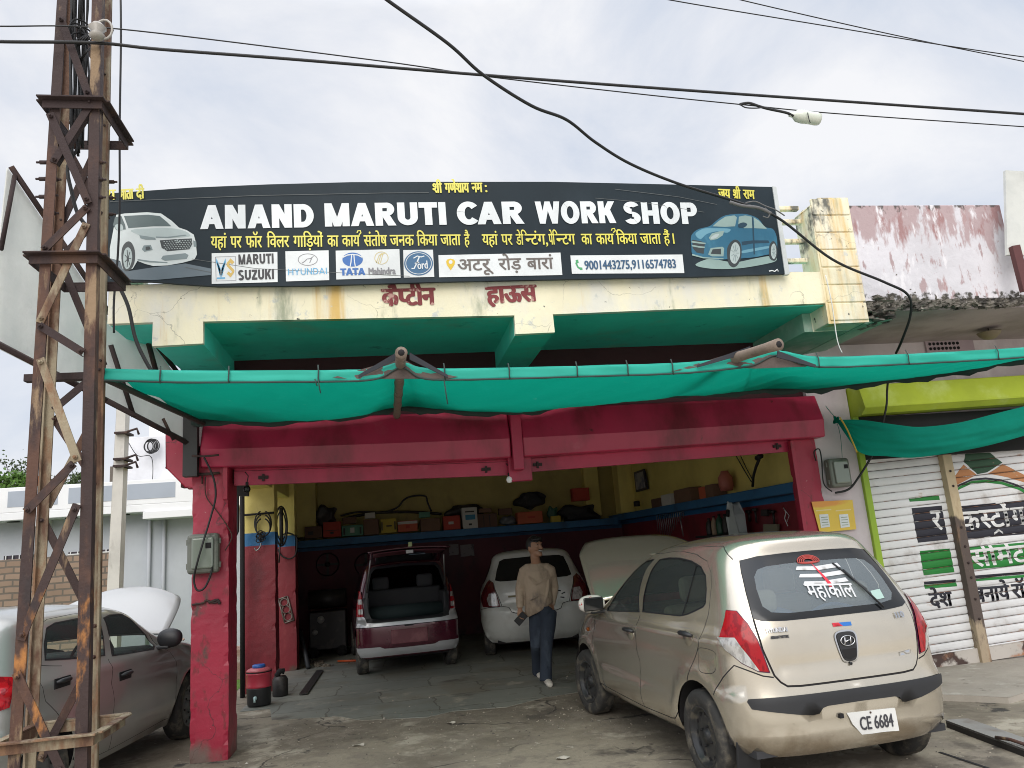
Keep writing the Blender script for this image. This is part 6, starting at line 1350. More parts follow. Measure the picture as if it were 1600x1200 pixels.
# number plate, broken on its left side
plt = MB()
def pp3(y, z, off=.0): return Vector((-.609 - off + .03 * (y + .07) ** 2, y, z))
plt.prism([pp3(y, z) for y, z in ((.10, .462), (-.235, .452), (-.238, .322), (.02, .332), (.045, .365), (.07, .395), (.085, .435))], (-.006, 0, 0)); po_ = plt.build('number_plate', mat('plate_white', (.72, .72, .70), .45), t1_)
pt_ = MB(); text(pt_, 'CE 6684', pp3(.022, .358, .0065), pp3(-.205, .352, .0065), .075, True, .0022, nrm=(-1, 0, 0), lift=.001, up=(0, 0, 1)); pt_.build('lettering', mat('plate_letters', (.05, .05, .06), .6), po_)
MB().box(pp3(.13, .44, .02), pp3(.155, .465, -.03)).build('plate_bracket', DARK, t1_); MB().lathe([(.006, 0), (.006, -.004), (0, -.005)], 8, pp3(-.06, .447, .006), 'X').build('plate_screw', RUSTD, po_)
LOCAL = False
# ------------------------------------------------------------------ silver grey car on the left, right side in view
ROWS2 = [(.20, -.55, 3.0, .735, .36, .5), (.30, -.62, 3.08, .785, .38, .55), (.45, -.66, 3.14, .825, .40, .6), (.60, -.66, 3.14, .842, .40, .6), (.75, -.64, 3.08, .845, .40, .65), (.86, -.62, 2.9, .835, .38, .7), (.92, -.60, 2.65, .82, .37, .7), (.97, -.57, 2.38, .80, .36, .6), (1.02, -.54, 2.15, .775, .35, .5), (1.15, -.46, 1.86, .725, .33, .42), (1.27, -.38, 1.64, .675, .32, .38), (1.325, -.31, 1.46, .635, .31, .36), (1.36, -.26, 1.30, .585, .30, .34), (1.39, -.2, 1.12, .5, .3, .32), (1.42, -.05, .85, .32, .28, .3), (1.43, .2, .55, .03, .1, .1)]
def disp2(u, x, y, z):
    k = 0
    if -.6 <= u <= 1.2:
        for cx in (0, 2.45): k += .014 * math.exp(-((math.hypot(x - cx, z - .30) - .39) / .05) ** 2)
        k += .012 * math.exp(-((z - .90) / .05) ** 2)
        if .3 < x < 2.1: k -= .014 * math.exp(-((z - .50) / .10) ** 2) * min(1, (x - .3) / .3, (2.1 - x) / .3)
    if u > 1.1: k += .02 * min(1, (u - 1.1) / .2) / (1 + math.exp((z - .66) / .006))
    return k
b2_ = Body(ROWS2, 3.4, 3.0, .035, disp2)
GREYP = mat('silver_grey_paint', (.37, .37, .355), .30, [((.31, .305, .285), 1.0, .5, .75, 1), ((.26, .235, .20), 2.2, .35, .6, 1, .45, .1)], coat=.8, metal=.4, var=.02)
B_ = b2_
w2F = [(.88, .968), (.985, 1.27), (1.12, 1.285), (1.34, 1.275), (1.46, 1.22), (1.63, 1.06), (1.68, .95), (1.62, .925)]
w2R = [(.04, 1.055), (.09, 1.17), (.18, 1.27), (.30, 1.295), (.60, 1.30), (.90, 1.292), (.79, .985)]
f2 = [(1.84, .90), (1.70, 1.06), (1.47, 1.25), (1.30, 1.305), (1.10, 1.325), (.60, 1.335), (.25, 1.325), (.08, 1.29), (-.02, 1.18), (-.06, 1.04), (.2, .995)]
d2F = [(1.84, .90), (2.0, .82), (2.07, .60), (2.08, .40), (2.03, .27), (.95, .25), (.90, .45), (.80, .77), (.81, .96)]
d2R = [(.80, .962), (.79, .77), (.89, .45), (.94, .25), (.52, .26), (.40, .36), (.28, .50), (.10, .66), (-.06, .80), (-.11, .95), (-.06, 1.04)]
lampB = mixp(B_, [('s', -.33, 1.0), ('r', .70, 1.02), ('r', .66, .98), ('r', .64, .84), ('r', .70, .80), ('s', -.42, .83)])
hood2 = [B_.front(0, .70), B_.front(.6, .72), B_.side(2.7, .885), B_.side(2.3, .965), B_.side(2.05, 1.01), B_.front(.40, 1.04), B_.front(0, 1.05)]
ws2 = [B_.side(1.84, 1.03), B_.side(1.64, 1.17), B_.side(1.44, 1.29), B_.front(.40, 1.35), B_.front(0, 1.36), B_.front(0, 1.06), B_.front(.62, 1.05)]
gR2 = rr_(B_, [(0, 1.02), (.45, 1.02), (.60, 1.04), (.55, 1.2), (.50, 1.30), (.4, 1.34), (0, 1.35)])
regs2 = [('door_f', sd(B_, d2F)), ('door_r', sd(B_, d2R)), ('seam', strip(sd(B_, d2F)[0:6], .006)), ('seam', strip(sd(B_, d2F)[5:], .006)), ('seam', strip(sd(B_, d2R)[3:], .006)), ('frame', sd(B_, f2)), ('seam', strip(sd(B_, f2), .008)),
    ('trim', sd(B_, w2F)), ('trim', sd(B_, w2R)), ('win_f', inset(sd(B_, w2F), .018)), ('win_r', inset(sd(B_, w2R), .018)), ('hole', archp(B_, 0, .30, .355)), ('hole', archp(B_, 2.45, .30, .355)), ('lamp', lampB), ('hole', hood2), ('wshield', ws2), ('gclear', gR2)]
mats2 = dict(body=(GREYP, 'body', 'both', 0, None), door_f=(GREYP, 'front_door', 'each', 0, None), door_r=(GREYP, 'rear_door', 'each', 0, None), seam=(DARK, 'panel_gaps', 'both', 0, None), frame=(GREYP, 'window_frame', 'each', 0, None), trim=(TRIM, 'window_rubber', 'each', .002, None), win_f=(GLS, 'front_window', 'each', 0, 'door_f'), win_r=(GLS, 'rear_window', 'each', 0, 'door_r'), lamp=(RED, 'tail_lamp', 'each', .01, None), wshield=(GLS, 'windscreen', 'both', 0, None), gclear=(GLD, 'rear_glass', 'both', .003, None))
t2_, md2 = car('grey_car', 'silver grey car with its bonnet raised parked between the tower and the house wall', (-3.165, 6.16, 0), R(81.8), b2_, regs2, mats2, (.30, .175, RIMS, .82, [(0, 1, 0), (0, -1, 0), (2.45, 1, 0), (2.45, -1, 0)]), (-.5, 2.85, .19))
LOCAL = True
for s in (1, -1):
    for dd, x, z_ in ((md2[('door_f', s)], 1.03, .80), (md2[('door_r', s)], .13, .89)):
        c = onb(B_, 's', x, z_, .0, s); MB().box(c + Vector((-.10, -.004, -.035)), c + Vector((.10, .004, .035))).build('handle_bowl', DARK, dd, .003); MB().tube([c + Vector((.09, s * .006, .012)), c + Vector((.04, s * .028, .015)), c + Vector((-.05, s * .028, .015)), c + Vector((-.09, s * .008, .010))], [.010, .02, .02, .012], 8, True, .8).build('handle', TRIM, dd)
    c = onb(B_, 's', 1.72, .98, 0, s) + Vector((0, s * .14, .03)); mm = MB().grid(lambda u, v: c + Vector((.06 * math.cos(2 * math.pi * u) * math.sin(math.pi * v) ** .7, s * .11 * math.cos(math.pi * v), .085 * math.sin(2 * math.pi * u) * math.sin(math.pi * v) ** .7)), 16, 10).build('wing_mirror', TRIM, t2_); MB().box(c + Vector((-.04, -s * .16, -.09)), c + Vector((.05, s * .0, -.06))).build('mirror_foot', TRIM, mm, .01)
h2 = Vector((2.12, 0, 1.02)); a2 = R(43)
def hood2p(u, v):
    yw = .70 * (1 - .14 * u ** 2 - .30 * u ** 5); dx = .84 * u; dz = -.05 * u - .16 * u ** 3 - .10 * (2 * v - 1) ** 4 * u + .04 * (1 - (2 * v - 1) ** 2); c_, s_ = math.cos(a2), math.sin(a2)
    return h2 + Vector((dx * c_ - dz * s_, (2 * v - 1) * yw, dx * s_ + dz * c_))
MB().grid(hood2p, 18, 22).build('bonnet', mat('sky_white_bonnet', (.44, .45, .46), .4, coat=.3, var=.02), t2_, solid=.02)  # paler than the grey body: the sky's reflection is put into the colour
MB().box((2.1, -.55, .3), (2.95, .55, .74)).build('engine', DARK, t2_, .03); MB().box((1.55, -.68, .75), (1.95, .68, .95)).build('dashboard', INT, t2_, .05, 3); seats(t2_, [.95], .42, SEAT, bench=.12, back=.58); MB().box((-.5, -.7, .22), (1.9, .7, .26)).build('cabin_floor', INT, t2_)
MB().tube([(1.42 + .06 * math.sin(t), -.36 + .18 * math.cos(t), .92 + .17 * math.sin(t)) for t in np.linspace(0, 6.28, 22)], .014, 6, False).build('steering_wheel', TRIM, t2_)
LOCAL = False

# ------------------------------------------------------------------ maroon two-tone hatchback with its tailgate open
ROWS3 = [(.27, -.46, 2.6, .64, .26, .4), (.34, -.50, 2.75, .685, .27, .5), (.45, -.515, 2.84, .70, .27, .55), (.62, -.515, 2.86, .708, .27, .6), (.72, -.50, 2.84, .708, .27, .6), (.78, -.475, 2.80, .705, .26, .6), (.90, -.465, 2.65, .70, .26, .6), (1.0, -.455, 2.3, .685, .26, .5), (1.15, -.42, 1.9, .655, .25, .45), (1.3, -.37, 1.6, .615, .24, .4), (1.42, -.31, 1.3, .575, .24, .35), (1.48, -.27, 1.1, .53, .24, .32), (1.525, -.2, .9, .42, .24, .3), (1.55, -.05, .7, .25, .2, .25), (1.56, .2, .5, .03, .1, .1)]
def disp3(u, x, y, z):
    k = 0
    if u > 1.: k += .035 * min(1, (u - 1.) / .2) / (1 + math.exp((z - .735) / .006))
    if u <= 1.2: k += .014 * math.exp(-((math.hypot(x, z - .28) - .37) / .05) ** 2)
    return k
b3_ = Body(ROWS3, 3.8, 3.0, .03, disp3); B_ = b3_
MARP = mat('dark_maroon_paint', (.085, .010, .026), .25, [((.06, .01, .02), 1.5, .5, .75, 1)], coat=.9, metal=.3); SILP = mat('silver_band_paint', (.50, .51, .53), .3, coat=.6, metal=.3)
opening = rr_(B_, [(0, .745), (.40, .745), (.50, .77), (.535, .85), (.545, 1.0), (.515, 1.2), (.475, 1.36), (.42, 1.42), (0, 1.44)])
lipO = rr_(B_, [(0, .70), (.45, .70), (.56, .72), (.585, .78), (.59, 1.0), (.56, 1.2), (.52, 1.38), (.45, 1.455), (0, 1.475)])
band = rr_(B_, [(0, .655), (.5, .655), (.66, .66)]) + sd(B_, [(-.25, .655), (-.25, .80)]) + rr_(B_, [(.66, .80), (.60, .80), (.585, .775), (.555, .715), (.45, .70), (0, .70)])
low = rr_(B_, [(0, .29), (.5, .29)]) + sd(B_, [(-.25, .29), (-.25, .40)]) + rr_(B_, [(.62, .40), (.40, .40), (.34, .375), (0, .37)])
lamp3 = rr_(B_, [(.66, .80), (.60, .80), (.605, 1.0), (.615, 1.13), (.64, 1.15)]) + sd(B_, [(-.30, 1.10), (-.25, .95), (-.24, .80)])
lamp3c = rr_(B_, [(.66, .835), (.605, .835), (.606, .90), (.66, .90)]); lamp3d = rr_(B_, [(.66, .965), (.607, .965), (.61, 1.03), (.66, 1.03)])
win3 = [(1.45, 1.0), (1.1, 1.36), (.2, 1.40), (-.05, 1.33), (-.12, 1.05), (.3, 1.0)]
regs3 = [('trimo', lipO), ('band', band), ('low', low), ('hole', opening), ('win', sd(B_, win3)), ('hole', archp(B_, 0, .28, .33)), ('hole', archp(B_, 2.36, .28, .33)), ('lamp', lamp3), ('lampc', lamp3c), ('lampd', lamp3d), ('seam', strip(rr_(B_, [(0, .652), (.5, .652), (.66, .655)]) + sd(B_, [(-.25, .655)]), .008))]
mats3 = dict(body=(MARP, 'body', 'both', 0, None), trimo=(TRIM, 'opening_trim', 'both', .002, None), band=(SILP, 'silver_band', 'both', .004, None), low=(SILP, 'bumper_edge', 'both', .004, None), win=(GLD, 'side_window', 'each', 0, None), lamp=(RED, 'tail_lamp', 'each', .012, None), lampc=(CLR, 'clear_lens', 'each', .013, 'lamp'), lampd=(CLR, 'clear_lens', 'each', .013, 'lamp'), seam=(DARK, 'panel_gaps', 'both', 0, None))
t3_, md3 = car('maroon_hatchback', 'dark maroon hatchback with silver bumper band and its tailgate standing open inside the garage', (.17, 11.62, 0), R(94.5), b3_, regs3, mats3, (.275, .155, RIM, .70, [(0, 1, 0), (0, -1, 0), (2.36, 1, 0), (2.36, -1, 0)]), (-.40, 2.6, .22))
LOCAL = True
MB().box((-.42, -.55, .62), (1.6, .55, .66)).build('boot_floor', INT, t3_); MB().box((.12, -.56, .66), (.28, .56, 1.12)).box((.05, -.44, 1.12), (.13, -.20, 1.30)).box((.05, .20, 1.12), (.13, .44, 1.30)).build('rear_seat', INT, t3_, .04, 3); MB().box((1.5, -.62, .7), (1.9, .62, 1.0)).build('dashboard', INT, t3_, .04)
for s in (1, -1): MB().box((-.40, s * .52, .66), (.1, s * .60, 1.05)).build('boot_lining', INT, t3_, .01)
wr = MB().lathe([(.285, 0), (.285, .15)], 22, (-.14, -.0, .67), 'Z'); MB().tube([(-.18, -.52, .80), (-.18, .52, .80)], .11, 12).build('boot_roll', mat('dark_green_roll', (.015, .03, .032), .8), t3_)
tg = bpy.data.objects.new('tailgate', None); C.objects.link(tg); tg.parent = t3_; tg.location = (-.27, 0, 1.475)
A3 = R(12)
def lid(u, v, off=0.):
    L = .86 * u; yw = .50 + .05 * u; y = (2 * v - 1) * yw; bow = .05 * math.sin(math.pi * u) + .03 * (1 - (2 * v - 1) ** 2) + off; c_, s_ = math.cos(A3), math.sin(A3)
    return Vector((-(L * c_ - bow * s_), y, L * s_ + bow * c_))
MB().grid(lid, 14, 16).build('outer_skin', MARP, tg, solid=.02)
MB().grid(lambda u, v: lid(.48 + .48 * u, .06 + .88 * v, -.035), 8, 10).build('inner_panel', mat('pale_maroon_inner', (.13, .028, .045), .5), tg, solid=.012); MB().grid(lambda u, v: lid(.06 + .38 * u, .09 + .82 * v, -.018), 8, 10).build('lid_glass', BLG, tg, solid=.01)
lt = lid(.97, .5, -.05); MB().box(lt + Vector((-.02, -.05, -.03)), lt + Vector((.03, .05, .02))).build('lid_latch', STEEL, tg, .005); p = lid(.99, .49, .02); MB().box(p + Vector((-.01, -.025, -.02)), p + Vector((.01, .025, .05))).build('lid_tag', mat('pale_green_tag', (.45, .55, .25), .5), tg, .004)
q = lid(.62, .38, -.06); MB().box(q + Vector((-.06, -.11, -.003)), q + Vector((.06, .11, .003)), Matrix.Rotation(-A3, 3, 'Y')).build('lid_label', mat('blue_grey_label', (.15, .22, .28), .5), tg)
for s in (1, -1): MB().tube([(-.40, s * .55, 1.12), (-.27 - .50, s * .50, 1.555)], .010, 6).build('gas_strut', STEEL, t3_)
c = onb(B_, 'r', 0, .52, .004); MB().box((-.562, -.25, .415), (-.548, .25, .60)).build('number_plate', mat('blank_maroon_plate', (.16, .04, .055), .5, [((.22, .08, .09), 5, .5, .7, 1)]), t3_, .02)
MB().box((-.575, -.06, .64), (-.56, .06, .655)).build('plate_lamp', DARK, t3_); MB().box((-.40, -.58, .24), (-.2, .58, .34)).build('rear_axle', DARK, t3_, .02)
LOCAL = False

# ------------------------------------------------------------------ white hatchback deep in the garage
ROWS4 = [(.24, -.52, 2.9, .70, .34, .5), (.32, -.58, 3.02, .77, .36, .55), (.46, -.605, 3.08, .815, .38, .6), (.62, -.60, 3.10, .832, .38, .6), (.72, -.585, 3.08, .838, .38, .6), (.80, -.57, 3.02, .838, .37, .6), (.92, -.555, 2.7, .825, .36, .6), (1.0, -.54, 2.3, .795, .35, .5), (1.06, -.52, 2.1, .765, .34, .5), (1.2, -.45, 1.75, .70, .32, .45), (1.34, -.38, 1.45, .64, .30, .4), (1.43, -.33, 1.2, .60, .30, .35), (1.48, -.29, 1.0, .54, .30, .32), (1.515, -.18, .8, .40, .27, .3), (1.53, .0, .6, .2, .2, .2), (1.535, .2, .45, .03, .1, .1)]
def disp4(u, x, y, z):
    k = 0
    if u > 1.: k += .03 * min(1, (u - 1.) / .25) / (1 + math.exp((z - .70) / .006))
    if u > 1.2 and .42 < z < .60 and abs(y) < .34: k -= .02
    if u <= 1.2: k += .016 * math.exp(-((math.hypot(x, z - .30) - .39) / .05) ** 2)
    return k
b4_ = Body(ROWS4, 3.0, 3.0, .03, disp4); B_ = b4_
WHP = mat('dusty_white_paint', (.56, .57, .54), .4, [((.40, .39, .35), 2.2, .5, .72, 1), ((.12, .10, .08), 7, .68, .74, 1)], coat=.4)
g4 = rr_(B_, [(0, 1.09), (.50, 1.09), (.575, 1.11), (.54, 1.25), (.49, 1.38), (.42, 1.41), (0, 1.42)])
l4 = rr_(B_, [(.60, 1.08), (.655, 1.12), (.70, 1.08)]) + sd(B_, [(-.36, 1.0), (-.33, .86), (-.40, .74)]) + rr_(B_, [(.70, .735), (.52, .735), (.545, .85)])
l4c = inset(rr_(B_, [(.58, .93), (.68, .93), (.715, .85), (.69, .75), (.54, .75), (.555, .85)]), .004)
h4 = rr_(B_, [(0, .63), (.30, .63), (.36, .65), (.40, .72), (.50, .74), (.545, .88), (.60, 1.08)])
regs4 = [('hatch', h4 + g4[2:]), ('seam', strip(h4, .010)), ('glass', g4), ('lamp', l4), ('lampc', l4c), ('hole', archp(B_, 0, .30, .35)), ('hole', archp(B_, 2.39, .30, .35)), ('win', sd(B_, [(1.6, 1.0), (1.2, 1.36), (.1, 1.41), (-.15, 1.30), (-.2, 1.12), (.2, 1.04)])), ('seam', strip(rr_(B_, [(.50, .735), (.7, .73)]) + sd(B_, [(-.30, .70)]), .008))]
mats4 = dict(body=(WHP, 'body', 'both', 0, None), hatch=(WHP, 'tailgate', 'both', .003, None), seam=(DARK, 'panel_gaps', 'both', 0, None), glass=(BLG, 'rear_glass', 'both', .006, 'hatch'), lamp=(mat('smoked_red_lamp', (.10, .012, .014), .15, coat=1), 'tail_lamp', 'each', .010, None), lampc=(CLR, 'clear_lens', 'each', .011, 'lamp'), win=(BLG, 'side_window', 'each', .003, None))
t4_, md4 = car('white_hatchback', 'dusty white hatchback with dark smoked lamps parked behind the walking man', (2.16, 12.1, 0), R(82.5), b4_, regs4, mats4, (.30, .165, RIM, .80, [(0, 1, 0), (0, -1, 0), (2.39, 1, 0), (2.39, -1, 0)]), (-.45, 2.8, .20))
LOCAL = True
MB().box((-.615, -.25, .44), (-.60, .25, .55)).build('number_plate', mat('dull_white_plate', (.50, .50, .47), .5), t4_, .006); MB().box((-.578, .18, .86), (-.572, .40, .885)).build('faded_badge', mat('faded_gold_badge', (.22, .19, .10), .5), t4_)
MB().box((-.50, -.6, .20), (-.2, .6, .30)).build('rear_valance', DARK, t4_, .02)
dm = MB()
for y, z, a in ((-.36, .90, .4), (-.42, .86, -.5), (-.40, .80, .2), (-.33, .92, 1.)): c = onb(B_, 'r', abs(y), z, .004, -1); dm.tube([c + Vector((0, -.03 * math.cos(a), -.02 * math.sin(a))), c + Vector((0, .03 * math.cos(a), .02 * math.sin(a)))], .008, 4)
dm.build('scratch_marks', DARK, md4[('hatch', 'both')])
LOCAL = False
# ================================================================== the man walking out
M_ = thing('person', 'smiling young man in a tan sweater and dark trousers walking out of the garage', 'person', tuple(pt(850, 1064, Z=0)))
SKIN = mat('skin', (.34, .185, .115), .5, var=.03); HAIR = mat('black_hair', (.010, .009, .009), .5)
SWEAT = mat('tan_knit', (.40, .31, .23), .9, [((.22, .165, .12), 5, .48, .68, .6), ((.12, .10, .09), 3, .62, .80, .5)], bump=.3, bsc=30)
TROU = mat('dark_denim', (.022, .032, .052), .85, [((.045, .06, .085), 6, .5, .7, .5)], bump=.25, bsc=25); SHOE = mat('off_white_shoes', (.58, .55, .49), .6)
def J(px, py, Y): return pt(px, py, Y=Y)
def fuse(mb, name, m, par, vox, sm=4):
    o = mb.build(name, m, par); k = o.modifiers.new('fuse', 'REMESH'); k.mode = 'VOXEL'; k.voxel_size = vox; k.use_smooth_shade = True
    q = o.modifiers.new('smooth', 'SMOOTH'); q.iterations = sm; q.factor = .5; return o
TYm = 9.42
hc = J(835, 855, TYm - .05); yaw = R(38); ry = Matrix.Rotation(yaw, 3, 'Z') @ Matrix.Rotation(R(-6), 3, 'X')       # face towards the camera, turned to his left
def HD(x, y, z): return hc + ry @ Vector((x, y, z))          # local: -y forward
def ellipsoid(mb, c, rx, ry_, rz, rot=None, n=18, m=12, shape=None):
    def f(u, v):
        a, b = 2 * math.pi * u, math.pi * (v - .5); d = Vector((math.cos(a) * math.cos(b) * rx, math.sin(a) * math.cos(b) * ry_, math.sin(b) * rz))
        if shape: d = shape(d)
        return Vector(c) + ((rot @ d) if rot else d)
    return mb.grid(f, n, m)
def skull(d):
    t = max(0, -d.z / .125); d = d.copy(); d.x *= 1 - .42 * t ** 1.6; 
    if d.y < 0: d.y *= 1 + .10 * t
    else: d.y *= 1 - .35 * t
    return d
bd_ = MB(); ellipsoid(bd_, hc, .080, .098, .122, ry, 24, 18, skull)
bd_.tube([HD(0, -.092, .022), HD(0, -.108, -.012), HD(0, -.116, -.026), HD(0, -.092, -.036)], [.009, .012, .016, .010], 8)      # nose
ellipsoid(bd_, HD(0, -.074, -.098), .036, .026, .026, ry, 10, 8); ellipsoid(bd_, HD(0, -.03, -.075), .058, .058, .045, ry, 14, 8); ellipsoid(bd_, HD(0, -.090, .038), .055, .018, .012, ry, 12, 8)   # chin, brow
for s in (1, -1): ellipsoid(bd_, HD(s * .080, .012, -.012), .012, .022, .034, ry, 10, 8); ellipsoid(bd_, HD(s * .042, -.070, -.030), .026, .022, .022, ry, 10, 8)
nb = J(838, 884, TYm); bd_.tube([HD(0, .01, -.06), HD(0, .018, -.11), nb], [.052, .054, .062], 14)
shR, elR, wrR = J(819, 890, TYm), J(812.5, 921, TYm + .06), J(812.5, 951, TYm - .02); shL, elL, wrL = J(859.5, 888, TYm - .02), J(865.5, 918, TYm + .06), J(862, 946, TYm + .02)
hip = J(849, 955, TYm + .01); bd_.tube([nb, J(839, 905, TYm), hip], [.08, .11, .12], 14)
def handm(mb, wr, d, palm, curl, sgn):
    d = d.normalized(); n = palm.normalized(); sd_ = d.cross(n).normalized()
    mb.tube([wr - d * .03, wr, wr + d * .03, wr + d * .085], [.027, .026, .036, .038], 10, True, .55)
    for i, (o, L) in enumerate(((-.030, .072), (-.010, .082), (.010, .076), (.029, .060))):
        b = wr + d * .08 + sd_ * o * sgn; P = [b]; a = .25
        for j in range(3): P.append(P[-1] + (d * math.cos(a) + n * math.sin(a)) * (L / 3)); a += curl
        mb.tube(P, [.0100, .0095, .0090, .0075], 7)
    b = wr + d * .03 - sd_ * .034 * sgn; mb.tube([b, b + (d * .6 - sd_ * sgn * .6 + n * .5) * .03, b + (d * .9 - sd_ * sgn * .35 + n * .7) * .062], [.012, .011, .009], 7)
bd_.tube([shR, elR, wrR], [.05, .042, .028], 10); bd_.tube([shL, elL, wrL], [.05, .042, .028], 10)
dR = (J(813, 965, TYm - .05) - wrR); dL = (J(861.5, 962, TYm + .0) - wrL)
handm(bd_, wrR, dR, Vector((.5, -.8, .1)), .62, 1); handm(bd_, wrL, dL, Vector((-.8, -.3, .1)), .35, -1)
fR, fL = pt(843, 1059, Z=0), pt(857, 1072, Z=0)
hR, hL = J(839, 962, TYm + .03), J(858, 958, TYm - .01); kR = J(838, 1007, TYm + .02); kL = J(854, 1004, TYm - .16); aR = fR + Vector((-.005, .05, .10)); aL = fL + Vector((-.015, .07, .09))
bd_.tube([hip, hR, kR, aR], [.10, .085, .055, .04], 10); bd_.tube([hip, hL, kL, aL], [.10, .085, .055, .04], 10)
body_ = fuse(bd_, 'body', SKIN, M_, .0065, 3)
# face
ey = MB(); EW = MB(); 
for s in (1, -1): ey.tube([HD(s * .020, -.094, .046), HD(s * .036, -.092, .052), HD(s * .054, -.078, .046)], [.004, .006, .004], 6); ellipsoid(EW, HD(s * .034, -.089, .022), .013, .006, .005, ry, 10, 6)
ey.build('eyebrows', HAIR, M_); EW.build('eyes', HAIR, M_)
mo = MB().tube([HD(-.030, -.084, -.050), HD(-.015, -.097, -.058), HD(0, -.101, -.060), HD(.015, -.097, -.058), HD(.030, -.084, -.050)], [.003, .006, .0075, .006, .003], 8); mo.build('teeth', mat('teeth_white', (.6, .58, .52), .4), M_)
lp = MB().tube([HD(-.034, -.082, -.047), HD(0, -.102, -.050), HD(.034, -.082, -.047)], [.003, .004, .003], 6).tube([HD(-.032, -.082, -.054), HD(0, -.099, -.071), HD(.032, -.082, -.054)], [.003, .0045, .003], 6).tube([HD(-.030, -.088, -.041), HD(0, -.106, -.038), HD(.030, -.088, -.041)], [.003, .005, .003], 6); lp.build('moustache', mat('lip_brown', (.06, .03, .025), .6), M_)  # lip lines and moustache in one dark brown
ha = MB()
def hairf(d):
    d = skull(d); k = 1.07 + .05 * math.sin(40 * d.x) * math.cos(36 * d.y) + .03 * math.sin(70 * d.y + 20 * d.z); d = d * k
    zl = .045 if d.y < -.02 else -.03
    if d.z < zl: d = Vector((d.x * .80, d.y * .80, d.z * .8))
    return d + Vector((0, .004, .012))
ellipsoid(ha, hc, .080, .098, .122, ry, 40, 30, hairf)
for k in range(9): a = -.9 + k * .225; ha.tube([HD(.075 * math.sin(a), -.07 * math.cos(a), .095), HD(.085 * math.sin(a), -.105 * math.cos(a), .082), HD(.080 * math.sin(a) + .01, -.108 * math.cos(a), .058 + .008 * (k % 3))], [.022, .018, .006], 6)
ha.build('hair', HAIR, M_)
sw = MB(); rg = [(J(841, 954, TYm), .172, .135), (J(842, 946, TYm), .178, .138), (J(841, 925, TYm), .165, .12), (J(840, 905, TYm), .178, .122), (J(839, 893, TYm), .175, .115), (J(838.5, 885, TYm), .12, .085), (J(838, 880, TYm), .075, .068)]
vs = []
for i_, (c, rx, rr2) in enumerate(rg):
    for j in range(20): a = 2 * math.pi * j / 20; vs.append(c + Vector((rx * math.cos(a), rr2 * math.sin(a), (.075 * math.cos(a) if i_ == 0 else (.03 * math.cos(a) if i_ == 1 else 0)))))
sw.add(vs, [(i * 20 + j, i * 20 + (j + 1) % 20, (i + 1) * 20 + (j + 1) % 20, (i + 1) * 20 + j) for i in range(len(rg) - 1) for j in range(20)] + [tuple(range(20))[::-1], tuple((len(rg) - 1) * 20 + j for j in range(20))], True)
def sleeve(a, b, c, inn):
    e1 = a.lerp(b, .5); sw.tube([a + inn * .10 + Vector((0, 0, .012)), a + inn * .05 + Vector((0, 0, .004)), a + Vector((0, 0, -.02)), e1, b, b.lerp(c, .5), c - (c - b) * .02], [.045, .064, .068, .064, .060, .053, .040], 12)
sleeve(shR, elR, wrR, Vector((1, 0, .1))); sleeve(shL, elL, wrL, Vector((-1, 0, .1)))
for k, (a, b, c) in enumerate(((J(825, 900, TYm - .115), J(838, 912, TYm - .125), J(855, 905, TYm - .11)), (J(828, 938, TYm - .12), J(842, 930, TYm - .125), J(858, 935, TYm - .11)), (J(850, 945, TYm - .12), J(856, 925, TYm - .115), J(858, 905, TYm - .10)))): sw.tube([a, b, c], [.010, .016, .008], 8)
fuse(sw, 'sweater', SWEAT, M_, .008, 3)
MB().tube([nb + Vector((.074 * math.cos(t), -.062 * math.sin(t), .016 - .016 * math.sin(t))) for t in np.linspace(0, 2 * math.pi, 22)], .010, 8, False).build('collar', SWEAT, M_)
tr = MB(); tr.tube([J(842, 945, TYm), hip + Vector((0, 0, .0)), hip + Vector((0, 0, -.09))], [.135, .148, .13], 16, True, .72)
tr.tube([hR + Vector((0, 0, .02)), hR.lerp(kR, .5), kR, kR.lerp(aR, .5), aR + Vector((0, -.01, -.045))], [.098, .092, .074, .068, .074], 14); tr.tube([hL + Vector((0, 0, .02)), hL.lerp(kL, .5), kL, kL.lerp(aL, .5), aL + Vector((0, -.01, -.045))], [.098, .092, .075, .068, .074], 14)
for (a_, b_, c_) in ((hL, kL, aL), (hR, kR, aR)):
    for k in range(3):
        p = kL if False else b_; q = p.lerp(c_, .55 + .17 * k); tr.tube([q + Vector((-.062, -.02, .012)), q + Vector((0, -.070, -.006 + .012 * (k % 2))), q + Vector((.062, -.02, .008))], [.006, .010, .006], 6)
    q = b_; tr.tube([q + Vector((-.065, -.02, .03)), q + Vector((0, -.074, .0)), q + Vector((.066, -.02, .02))], [.006, .010, .006], 6)
fuse(tr, 'trousers', TROU, M_, .008, 3)
for f_, tilt in ((fR, .30), (fL, .0)):
    s_ = MB(); P = [f_ + Vector((0, .13, .045 + tilt * .10)), f_ + Vector((0, .09, .05 + tilt * .06)), f_ + Vector((0, .0, .045)), f_ + Vector((0, -.08, .034)), f_ + Vector((0, -.125, .026))]
    s_.tube(P, [.030, .040, .042, .042, .026], 12, True, .85); s_.tube([f_ + Vector((0, .08, .06)), f_ + Vector((0, .07, .10))], [.042, .040], 12); fuse(s_, 'shoe', SHOE, M_, .007, 2)
hp2 = wrR + dR.normalized() * .105 + Vector((.0, -.03, -.01))
tag(MB().box(hp2 + Vector((-.045, -.012, -.075)), hp2 + Vector((.045, .012, .075)), Matrix.Rotation(R(48), 3, 'Y')).build('phone_wallet', BLACK, None, .008, 3, loc=hp2), 'black phone held in the right hand of the walking man', 'phone')

